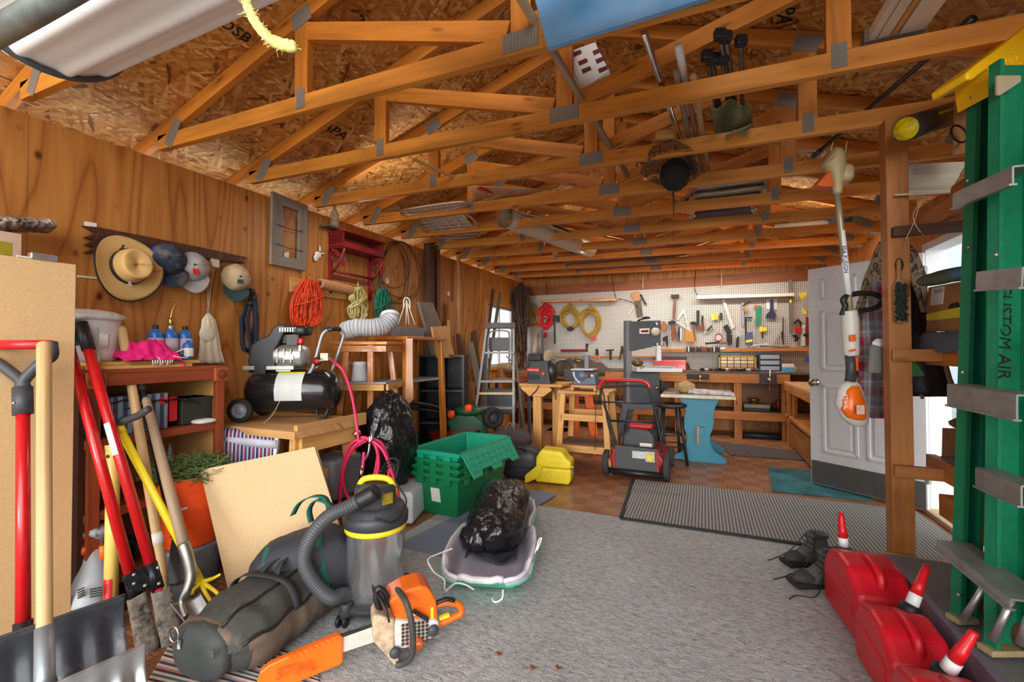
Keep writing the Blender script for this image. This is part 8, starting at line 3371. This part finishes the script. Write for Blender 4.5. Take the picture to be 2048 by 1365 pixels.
lump([(678,1752,1770),(684,1745,1776),(693,1744,1777),(695,1746,1776)],2.36,.45).build('cap',WHITEP,t)
t=thing('green_broom','broom with fanned bright green bristles hanging right of the post below the shelf','broom',P(1832,752,d=2.48))
b=MB()
for i in range(26):
 u=i/25
 b.tube([P(1819,705+4*u,d=2.42),P(1822+26*u,754-3*u,d=2.40)],.004,5)
b.build('bristles',mat('green bristle',rgb(90,170,96),.7,0,.15),t)
def xprism(px,x0,th,b=None):
 """outline seen on the plane x = x0, extruded away from the room"""
 b=b or MB()
 pts=[P(x,y,X=x0) for x,y in px]
 o=pts[0]
 return b.prism([(p.y-o.y,p.z-o.z) for p in pts],frame(V((x0+th/2,o.y,o.z)),(0,1,0)),th)
BX=1.10
t=thing('cardboard_box','cardboard box with white barcode label and yellow tape on the carpeted shelf','box',P(1900,664,X=BX))
xprism([(1856,575),(1962,556),(1962,662),(1852,664)],BX,.3).build('carton',CARD,t,bev=.003)
lb=xprism([(1863,577),(1888,573),(1884,608),(1860,612)],BX-.003,.003).build('barcode_label',PAPER,t)
xprism([(1868,580),(1885,577),(1884,585),(1867,588)],BX-.005,.002).build('barcode',stripes('barcode print',[rgb(30,30,30),rgb(230,230,230),rgb(60,60,60),rgb(240,240,240)],240,'u'),lb)
xprism([(1852,629),(1930,612),(1962,610),(1962,628),(1930,634),(1853,642)],BX-.004,.004).build('tape',mat('bright yellow tape',rgb(244,226,30),.4,0,.04),t)
xprism([(1896,618),(1900,608),(1914,605),(1918,614)],BX-.005,.004).build('hand_hole',INK,t)
for i,(x,y,m_,lab) in enumerate(((1882,556,mat('olive felt',rgb(78,84,68),.9),'olive green cushion pad at the left of the pile on the cardboard box'),(1902,550,mat('slate blue felt',rgb(66,92,116),.9),'slate blue pad in the middle of the pile on the cardboard box'),(1925,548,mat('dark olive felt',rgb(72,74,60),.9),'dark olive pad at the right of the pile on the cardboard box'))):
 b=MB()
 b.ell(P(x,y,d=2.0-.02*i),(.075,.085,.03),frame((0,0,0),RGT+V((0,0,.22)),UP),16,.8)
 one(b,'pad',m_,lab,'pad','pads on the cardboard box')
t=thing('open_carton','open brown carton on the lower shelf behind the green ladder','carton',P(1930,940,X=1.10))
xprism([(1884,856),(1975,862),(1975,975),(1882,938)],1.15,.3).build('carton',mat('brown cardboard',rgb(146,98,60),.85,0,.08),t,bev=.003)
xprism([(1896,843),(1912,836),(1926,852),(1912,858),(1898,850)],1.17,.1).build('crumpled_paper',mat('brown paper',rgb(120,84,54),.9,0,.3,30),t)
b=MB()
b.box(P(2075,920,d=1.75),(.3,.45,.40))
one(b,'dark_tote',mat('dark violet plastic',rgb(52,50,66),.45,0,.1),'dark violet plastic tote on the lower shelf at the edge of the frame','tote',bev=.02)
b=MB()
b.bb(1.0,1.6,.75,2.7,.50,.60)
one(b,'side_beam',POSTWOOD,'pine beam under the lower shelf behind the green ladder','beam',bev=.004)
b=MB()
b.cyl(P(1955,1195,Z=PZ+.06),P(2080,1290,Z=PZ+.06),.05)
one(b,'wood_log',DARKWOOD,'brown round timber lying on the carpeted platform behind the ladder','timber')
t=thing('siding_piece','cream ribbed vinyl siding offcut sticking out over the top shelf','siding',P(1860,390,d=2.2))
b=MB()
A0,A1,B0,B1=P(1806,330,d=2.28),P(1935,324,d=2.15),P(1790,389,d=2.18),P(1900,384,d=2.05)
b.grid(lambda u,v:A0.lerp(A1,u).lerp(B0.lerp(B1,u),v)+V((0,0,-.03*math.sin(PI*v)-.008*(int(v*4)%2)))+FWD*.03*math.sin(v*PI),10,32,.003,False)
b.build('panel',mat('cream vinyl',rgb(224,216,198),.45,0,.03),t)
t=thing('wrapped_roll','dark roll in clear film with yellow printed end lying in the rafters','roll',P(1860,260,d=2.1))
a,c_=P(1812,258,d=2.0),P(1945,214,d=2.2)
b=MB()
b.tube([a,a.lerp(c_,.3),c_],.055,22)
b.build('roll',mat('dark wrapped felt',rgb(74,66,60),.2,0,.2,20,.2),t)
b=MB()
b.tube([a-(c_-a).normalized()*.004,a],.05,22)
b.build('yellow_end',mat('yellow print',rgb(236,206,20),.4,0,.3,60),t)
b=MB()
b.grid(lambda u,v:a.lerp(c_,.35+.5*u)+(UP*math.sin(-1.7+1.3*v)-FWD*math.cos(-1.7+1.3*v))*.057 if False else a.lerp(c_,.3+.6*u)+(-FWD*math.cos(.9-1.2*v)-UP*math.sin(.9-1.2*v))*.0575,8,8,0)
b.build('yellow_label',MATS['yellow print'],t)
t=thing('cardboard_sheet','cardboard sheet hanging behind the green ladder above the siding','cardboard',P(1920,305,d=1.95))
mprism([(1911,200),(1945,192),(1945,305),(1908,310)],1.95,.006).build('sheet',CARD,t)
t=thing('wire_loop','dark stranded wire loops hanging at the cardboard sheet','wire',P(1920,285,d=1.85))
b=MB()
b.tube([P(1918+16*math.cos(a),268-16*math.sin(a)+6*math.cos(a),d=1.9) for a in [2*PI*k/20 for k in range(20)]],.004,6,True)
for i in range(9):
 b.tube(cr([P(1966,225+7*i,d=1.85),P(1976,221+7*i,d=1.84),P(1986,222+7*i,d=1.85)],3),.004,5)
b.build('wire',IRON,t)
t=thing('loose_string','pale string dangling from the rafters right of the post','string',P(1816,478,d=2.2))
b=MB()
b.tube(cr([P(1862,384,d=2.15),P(1840,410,d=2.15),P(1828,445,d=2.15),P(1812,478,d=2.15)],5),.002,5)
b.tube(cr([P(1850,396,d=2.15),P(1828,425,d=2.15),P(1830,448,d=2.14),P(1846,470,d=2.14)],5),.002,5)
b.build('string',CREAM,t)
def Z(px,py,z=2.585):
 return P(px,py,Z=z)
t=thing('painted_board','flat sky-blue painted panel hung against the second truss, at the top of the view','board',P(1240,60,Y=1.5))
b=MB()
pts=[P(x,y,Y=1.605) for x,y in ((1096,99),(1440,-9),(1440,-190),(1040,-130),(1068,-14))]
b.prism([(p.x-pts[0].x,p.z-pts[0].z) for p in pts],frame(pts[0],(1,0,0)),.02)
def bluepaint():
 m,b_,N,L=nodes('painted sky blue')
 n=N('ShaderNodeTexNoise',Scale=5.0,Detail=3.0)
 L(coords(N,L,'Object'),n.inputs['Vector'])
 r=ramp(N,L,n.outputs['Fac'],[(.3,rgb(84,160,216)),(.6,rgb(128,178,230)),(.72,rgb(128,178,230)),(.76,rgb(110,146,160))])
 L(r.outputs['Color'],b_.inputs['Base Color'])
 b_.inputs['Roughness'].default_value=.5
 return m
b.build('panel',bluepaint(),t)
t=thing('flooring_carton','white carton printed with small wood-tone pictures standing in the rafters','carton',P(1180,195,d=2.45))
q4=[(1132,105),(1190,84),(1226,156),(1172,196)]
mprism(q4,2.45,.09).build('carton',PAPER,t,bev=.003)
for (x,y) in ((1153,105),(1165,122),(1172,138),(1194,101),(1200,118),(1205,137)):
 mprism([(x-9,y+1),(x+8,y-6),(x+11,y+1),(x-6,y+9)],2.445,.003).build('picture',MAROON,t)
mprism([(1168,178),(1218,141),(1226,156),(1172,196)],2.446,.003).build('grey_strip',mat('grey print',rgb(176,176,172),.6),t)
def stick(name,label,x0,y0,x1,y1,r_,m,z0=2.60,z1=2.585,cat='pole',extra=None,grp='poles lying across the trusses'):
 a,c_=Z(x0,y0,z0),Z(x1,y1,z1)
 t=thing(name,label,cat,(a+c_)/2-V((0,0,r_)),grp)
 b=MB()
 b.tube([a,a.lerp(c_,.5),c_],r_,12)
 b.build('shaft',m,t)
 if extra:
  nm,em,f=extra
  b=MB()
  e=(a-c_).normalized()
  b.tube([a+e*.02,a.lerp(c_,f)],r_*1.25,14)
  b.build(nm,em,t)
 return t
stick('wooden_pole','grey weathered pole lying along the middle of the trusses beside the white carton',1036,-12,1256,352,.018,GREYHANDLE)
stick('metal_pole','shiny metal pole with pipe clamps lying left of the bamboo sticks',1288,66,1386,352,.015,CHROME)
stick('tool_pole','brown pole with a thick white wrapped tip',1358,98,1408,352,.014,mat('brown stick',rgb(150,110,74),.7),extra=('white_tip',WHITEP,.16))
stick('bamboo_pole','grey-barked bamboo stick with hollow end, left of the white-tipped pole',1352,140,1392,350,.016,mat('grey bamboo',rgb(140,124,104),.7,0,.2,40),z0=2.59)
stick('bamboo_pole','tan bamboo stick with hollow end, right of the white-tipped pole',1386,152,1418,350,.016,mat('tan bamboo',rgb(180,140,100),.7,0,.2,40),z0=2.59)
b=MB()
b.box(Z(1326,276,2.62),(.12,.09,.06),.4)
one(b,'wood_block',PINE,'pine block standing on the chord left of the bamboo sticks','block',bev=.003)
t=thing('camp_chair','folded camp chair with black feet, steel tubes and olive canvas stored in the rafters','chair',Z(1460,260))
for i,(x0,y0,x1,y1) in enumerate(((1414,112,1440,262),(1424,118,1448,270),(1445,118,1462,262),(1452,74,1478,262),(1440,70,1470,250),(1482,82,1486,250))):
 a,c_=Z(x0,y0,2.66+.03*(i>2)),Z(x1,y1,2.60)
 b=MB()
 b.tube([a,c_],.011,10)
 r=b.build('tube',mat('brown steel tube',rgb(120,104,92),.35,.7,.1),t)
 b=MB()
 b.box(a,(.05,.05,.035),frame(a,RGT,(a-c_)))
 b.build('foot_cap',BLACK,r,bev=.006)
OLV=mat('olive canvas',rgb(110,112,76),.9,0,.15,20)
b=MB()
b.grid(lambda u,v:Z(1420+78*u+10*v,210+60*v-8*u+8*math.sin(u*9),2.575-.03*math.sin(u*7+v*4)),24,12,.003)
b.build('canvas',OLV,t)
b=MB()
b.grid(lambda u,v:Z(1452+52*u,268+18*v*math.sin(PI*(.2+.7*u))-20*u,2.50+.03*math.sin(v*3)),14,8,.003)
b.build('canvas_flap',mat('pale canvas',rgb(166,160,132),.9,0,.1,20),t)
def netmat():
 m,b,N,L=nodes('black bird net')
 v=N('ShaderNodeTexVoronoi',Scale=70.0,feature='DISTANCE_TO_EDGE')
 L(coords(N,L,'Object'),v.inputs['Vector'])
 r=ramp(N,L,v.outputs['Distance'],[(.06,(1,1,1,1)),(.10,(0,0,0,1))])
 L(r.outputs['Color'],b.inputs['Alpha'])
 b.inputs['Base Color'].default_value=rgb(26,25,24)
 b.inputs['Roughness'].default_value=.8
 return m
NET=netmat()
t=thing('bird_net','black bird netting bunched over the trusses beside the poles','net',Z(1340,370,2.45))
b=MB()
b.ell(Z(1350,350,2.46),(.085,.09,.095),n=16,fn=crumple(5,.2,2))
b.build('bunch',mat('bunched black net',rgb(34,33,32),.85,0,.4,60,.5),t)
for k in range(2):
 b=MB()
 b.grid(lambda u,v:Z(1342+(18+26*v)*(.3+v)*math.cos(2*PI*u)*(1+.15*math.sin(5*2*PI*u)),330+46*v*math.sin(2*PI*u)*(1+.12*math.sin(6*PI*u)),2.52-.02*k-.03*v),20,20)
 b.build('net',NET,t)
b=MB()
b.tube(cr([Z(1346,385,2.46),Z(1348,410,2.42),Z(1347,430,2.40),Z(1350,436,2.40)],4),.006,6)
b.build('cord',BLACK,t)
t=thing('folded_lounger','folded lounge chair with grey tube frame and dark fabric lying on the trusses','chair',Z(1450,400))
A,B_,C_,D_=Z(1368,414,2.60),Z(1530,394,2.60),Z(1524,376,2.60),Z(1392,392,2.60)
ring=cr([A,A.lerp(B_,.5),B_,B_.lerp(C_,.6),C_,C_.lerp(D_,.5),D_,D_.lerp(A,.5)],6,True)
b=MB()
b.tube(ring,.022,10,True)
b.tube([p+UP*.06 for p in ring],.018,8,True)
b.build('frame',mat('beige grey tube',rgb(170,160,144),.4,.3,.08),t)
b=MB()
b.grid(lambda u,v:A.lerp(B_,u).lerp(D_.lerp(C_,u),v)+UP*.03,6,6,.01)
b.build('fabric',mat('dark grey fabric',rgb(62,66,64),.85,0,.15,30),t)
t=thing('lounger_cushion','mauve-grey padded seat with white lacing lying behind the folded lounger','cushion',Z(1450,435))
A,B_,C_,D_=Z(1374,446,2.575),Z(1516,430,2.575),Z(1512,418,2.575),Z(1380,433,2.575)
b=MB()
b.grid(lambda u,v:A.lerp(B_,.08+.84*u).lerp(D_.lerp(C_,.08+.84*u),v),8,6,.04)
b.build('pad',mat('mauve grey fabric',rgb(112,98,106),.85,0,.1,30),t)
b=MB()
for s_ in (0,1):
 for i in range(7):
  a=A.lerp(B_,s_*.92+.0+.08*(i%2))
  c_=D_.lerp(C_,s_*.92+.08-.08*(i%2))
  b.tube([a.lerp(c_,i/7),a.lerp(c_,(i+1)/7)+UP*.01],.014,6)
b.build('lacing',mat('white cord',rgb(232,228,216)),t)
t=thing('webbed_chair','folded chair with white basket webbing and bright tube frame lying on the left trusses','chair',Z(880,440))
A,B_,C_,D_=Z(838,440,2.57),Z(925,425,2.57),Z(958,470,2.57),Z(872,474,2.57)
nu,nv=9,7
WEB=mat('white webbing strip',rgb(226,220,208),.7,0,.08)
b=MB()
for i in range(nu):
 b.ribbon([A.lerp(B_,(i+.5)/nu)+UP*.004*(i%2),D_.lerp(C_,(i+.5)/nu)+UP*.004*(i%2)],.055,.003,B_-A)
for j in range(nv):
 b.ribbon([A.lerp(D_,(j+.5)/nv)-UP*.003,B_.lerp(C_,(j+.5)/nv)-UP*.003],.035,.003,D_-A)
b.build('webbing',WEB,t)
b=MB()
b.tube(cr([A,B_,C_,D_],5,True),.013,8,True)
E0,E1=Z(812,420,2.57),Z(920,404,2.57)
F0,F1=Z(818,430,2.57),Z(924,414,2.57)
b.tube(cr([E0,E1,F1,F0],6,True),.013,8,True)
b.build('frame',ALU,t)
b=MB()
for i in range(10):
 u=(i+.5)/10
 b.ribbon([E0.lerp(E1,u),F0.lerp(F1,u)],.05,.004,E1-E0)
b.build('upper_webbing',WEB,t)
t=thing('bamboo_rake','bamboo fan rake with a red clip lying on the left trusses','rake',Z(1020,395))
hub=Z(940,372,2.62)
b=MB()
for i in range(22):
 u=i/21
 q=Z(950+145*u,416-36*u,2.60)
 b.tube([hub,hub.lerp(q,.6),q],.006,5)
b.build('tines',mat('bamboo tines',rgb(206,158,112),.7,0,.12),t)
b=MB()
b.tube(cr([hub.lerp(Z(950,416,2.60),.75),hub.lerp(Z(1030,396,2.60),.72),hub.lerp(Z(1095,380,2.6),.62)],5),.012,6)
b.build('wire_brace',STEEL,t)
b=MB()
b.beam(Z(958,376,2.585),Z(982,388,2.585),.03,.02)
b.build('red_clip',REDPAINT,t)
t=thing('vinyl_roll','rolled cream sheet vinyl lying along the left trusses','roll',Z(1070,450))
a,c_=Z(1012,436,2.60),Z(1180,500,2.58)
b=MB()
b.tube([a,a.lerp(c_,.5),c_],.10,24,False,False)
b.tube([a,c_],.085,24,False,False)
b.tube([a+(c_-a)*.01,c_],.06,20,False,False)
b.build('roll',mat('cream sheet vinyl',rgb(214,202,180),.5,0,.06),t)
b=MB()
for i in range(2):
 b.grid(lambda u,v:a.lerp(c_,.02+u*.5)+V((.1+.22*v,0,.06-.08*v-.04*i)),6,6,.004)
b.build('loose_end',MATS['cream sheet vinyl'],t)
t=thing('hose_coil','black hose coiled on the right trusses','hose',Z(1690,450))
b=MB()
r3=random.Random(4)
cc_=Z(1680,452,2.58)
for i in range(7):
 R1=.16+.02*r3.random()
 b.tube([cc_+V((math.cos(a)*R1,math.sin(a)*R1*.8,.012+.02*(i//3)+.01*math.sin(a*2+i))) for a in [2*PI*k/24 for k in range(24)]],.014,7,True)
b.build('coil',BLACKM,t)
for i,(x0,y0,x1,y1,m_,lab) in enumerate(((1548,458,1690,445,GREYWOOD,'grey mat roll lying before the black hose coil'),(1560,487,1680,475,CARD,'tan roll lying behind the grey mat roll in the right trusses'))):
 b=MB()
 b.cyl(Z(x0,y0,2.60),Z(x1,y1,2.60),.05,.05,16)
 one(b,'stored_roll',m_,lab,'roll')
b=MB()
b.bb(-1.9,-.2,5.9,7.2,2.57,2.59)
one(b,'loft_panel',mat('loft panel',rgb(120,84,66),.7,0,.1,6),'brown sheet laid on the rear trusses','sheet')
for (x0,y0,x1,y1,z,lab) in ((722,272,775,296,2.62,'short thin lath end poking over the second chord'),(826,318,910,356,2.58,'thin pine lath lying between the chords near the left')):
 b=MB()
 b.beam(Z(x0,y0,z),Z(x1,y1,z),.03,.012)
 one(b,'lath',PINE,lab,'lath')
t=thing('lumber_bundle','bundle of white primed boards bound with grey tape lying on the right trusses','lumber',Z(1770,60,2.6))
a,c_=Z(1756,108,2.60),Z(1872,-70,2.60)
e=(c_-a)
sd=e.cross(UP).normalized()
for i,(o_,w_,m_) in enumerate(((-.06,.085,mat('primed board',rgb(224,214,196),.6,0,.05)),(.0,.02,PINE),(.035,.04,MATS['primed board']),(.072,.025,mat('primed board',rgb(0,0,0))))):
 b=MB()
 b.beam(a+sd*o_-e*.02*(i%2),c_+sd*o_,w_,.045)
 b.build('board',m_,t,bev=.002)
b=MB()
b.beam(a.lerp(c_,.24),a.lerp(c_,.33),.20,.052)
b.build('tape_wrap',mat('grey duct tape',rgb(122,112,104),.45,.1,.12),t)
t=thing('taped_rod','dark rod with taped black grip lying slantwise over the right trusses','rod',Z(1780,180,2.6))
a,c_=Z(1948,36,2.68),Z(1626,314,2.50)
b=MB()
b.tube([a,c_],.012,8)
b.build('shaft',mat('dark purple rod',rgb(60,48,50),.4,.2,.15),t)
b=MB()
b.tube([a,a.lerp(c_,.09)],.018,10)
b.build('grip',BLACK,t)
b=MB()
b.tube([a.lerp(c_,.09),a.lerp(c_,.19)],.014,8)
b.build('tape',PAPER,t)
b=MB()
b.tube([a.lerp(c_,.93),c_],.016,8)
b.build('tip',CHAR,t)
t=thing('yellow_rope','frayed yellow rope end hanging before the front truss','rope',P(560,90,d=1.05))
b=MB()
pts=cr([P(488,-20,d=1.05),P(496,12,d=1.05),P(510,42,d=1.05),P(532,70,d=1.05),P(556,86,d=1.05),P(588,94,d=1.05)],6)
for k in range(3):
 b.tube([p+V((math.cos(i*.9+k*2.1)*.006,0,math.sin(i*.9+k*2.1)*.006)) for i,p in enumerate(pts)],[.008]*(len(pts)-8)+[.010]*8,7)
b.build('strands',mat('yellow rope',rgb(226,214,130),.8,0,.15,60),t)
b=MB()
for i in range(90):
 q=pts[rnd.randrange(4,len(pts))]
 b.beam(q,q+V((rnd.uniform(-.02,.02),rnd.uniform(-.02,.02),rnd.uniform(-.022,.012))),.0012,.0012)
b.build('fray',mat('yellow rope',rgb(226,214,130)),t)
b=MB()
b.tube([P(1392,-10,d=1.9),P(1392,40,d=1.9)],.004,5)
t=thing('rolled_door','white ribbed roll-up door coiled over the open front, grey tube before it','door',(-.9,.72,2.2))
DX0,DX1=-1.88,.6
DYc,DZc,DR=.665,2.385,.215
b=MB()
b.grid(lambda u,v:V((DX0+(DX1-DX0)*u,DYc+math.cos(2*PI*v)*(DR+.014*(abs(math.sin(v*2*PI*6))**6)),DZc+math.sin(2*PI*v)*(DR+.014*(abs(math.sin(v*2*PI*6))**6)))),4,160)
b.build('curtain',mat('white enamelled sheet',rgb(236,234,232),.35,0,.02),t)
b=MB()
b.tube([V((DX0,DYc+math.cos(a)*(DR+.012),DZc+math.sin(a)*(DR+.012))) for a in [2*PI*k/40 for k in range(40)]],.010,8,True)
b.build('edge_seal',mat('dark edge seal',rgb(70,74,74),.6),t)
b=MB()
for k in range(26):
 a=2*PI*k/26
 b.box(V((DX0-.018,DYc+math.cos(a)*(DR+.006),DZc+math.sin(a)*(DR+.006))),(.03,.035,.004),Matrix.Rotation(a+PI/2,3,'X'))
b.build('edge_tab',WHITEP,t)
b=MB()
b.lathe([(0,0),(DR,0)],(DX0+.01,DYc,DZc),(-1,0,0),32)
b.build('end_disc',WHITEP,t)
b=MB()
b.tube([P(-60,96,d=1.0),P(70,22,d=.93),P(170,-38,d=.88)],.026,16)
b.build('tube',mat('mottled zinc',rgb(120,124,118),.5,.5,.25,20),t)
ce=bpy.data.objects['ceiling']
for (px,py,s_,body) in ((1572,20,.12,'APA'),(470,60,.09,'OSB'),(670,262,.12,'APA'),(740,62,.1,'24/16')):
 r_=V(ray(px,py))
 k=1.0
 for _ in range(40):
  p=V((0,0,HC))+r_*k
  k*=1+.5*(zr(p.x)-p.z)/max(.3,p.z)
 p=V((0,0,HC))+r_*k
 sl=V((1,0,.315 if p.x<-.67 else -.35)).normalized()
 nr=V((-sl.z,0,sl.x))
 text(body,INK,ce,'stamp',frame(p-nr*.004,V((0,1,0)),sl),s_)
for x,y,lab in ((998,1310,'small rust-brown dry leaf, nearest to the sled on the carpet'),(1066,1338,'small rust-brown dry leaf in the middle of the three on the carpet'),(1117,1338,'small rust-brown dry leaf, closest to the petrol cans of the three on the carpet')):
 p=P(x,y,Z=.008)
 b=MB()
 b.grid(lambda u,v:p+V(((u-.5)*.028,(v-.5)*.02*math.sin(PI*(.1+.8*u)),.004*math.sin(u*9)+.004)),8,4,.001)
 one(b,'dry_leaf',mat('rust leaf',rgb(150,84,50),.8,0,.2,60),lab,'leaf')
cam=bpy.data.cameras.new('camera')
cam.lens=FP/2048*36
cam.sensor_width=36
cam.sensor_fit='HORIZONTAL'
cam.clip_start=.02
co=bpy.data.objects.new('camera',cam)
C.objects.link(co)
co.matrix_world=Matrix.Translation((0,0,HC))@Matrix.Rotation(TH,4,'Z')@Matrix.Rotation(PI/2+PITCH,4,'X')@Matrix.Rotation(-ROLL,4,'Z')
bpy.context.scene.camera=co
w=bpy.data.worlds.new('overcast sky')
bpy.context.scene.world=w
w.use_nodes=True
bg=w.node_tree.nodes['Background']
bg.inputs['Color'].default_value=(.93,.97,1.0,1)
bg.inputs['Strength'].default_value=2.0
def light(name,kind,loc,rot,energy,color=(1,1,1),**k):
 d=bpy.data.lights.new(name,kind)
 d.energy=energy
 d.color=color
 for a,b in k.items():
  setattr(d,a,b)
 o=bpy.data.objects.new(name,d)
 o.location=loc
 o.rotation_euler=rot
 C.objects.link(o)
 return o
light('daylight','SUN',(0,-4,3),(math.radians(70),0,math.radians(30)),3.2,(1,.985,.96),angle=math.radians(60))
light('low_daylight','SUN',(0,-4,3),(math.radians(87),0,math.radians(6)),2.3,(1,.985,.96),angle=math.radians(24))
for k,x,ln,e in ((2,-2.3,.8,7),(6,-1.3,1.6,17),(6,.9,.8,9),(8,-.5,2.4,24)):
 y=1.64+.61*k+.09
 light('added_fill','AREA',(x,y,2.50),(0,0,0),e,(1,.96,.9),shape='RECTANGLE',size=ln,size_y=.05)  # added fill light hidden behind a truss chord, no fixture here
 light('added_fill','AREA',(x,y,2.52),(PI,0,0),e*.35,(1,.96,.9),shape='RECTANGLE',size=ln,size_y=.05)  # added fill from the same spot, aimed up at the roof
light('bench_fill','AREA',(.0,6.95,2.36),(math.radians(20),0,0),20,(1,.95,.87),shape='RECTANGLE',size=2.4,size_y=.06)  # added fill light for the rear wall and bench, no lit lamp here
vs=bpy.context.scene.view_settings
vs.view_transform='Standard'
vs.look='None'
vs.exposure=-0.12
vs.gamma=1
vs.use_curve_mapping=False
cy=bpy.context.scene.cycles
cy.max_bounces=8
cy.diffuse_bounces=5
cy.caustics_reflective=False
cy.caustics_refractive=False
cy.use_denoising=True
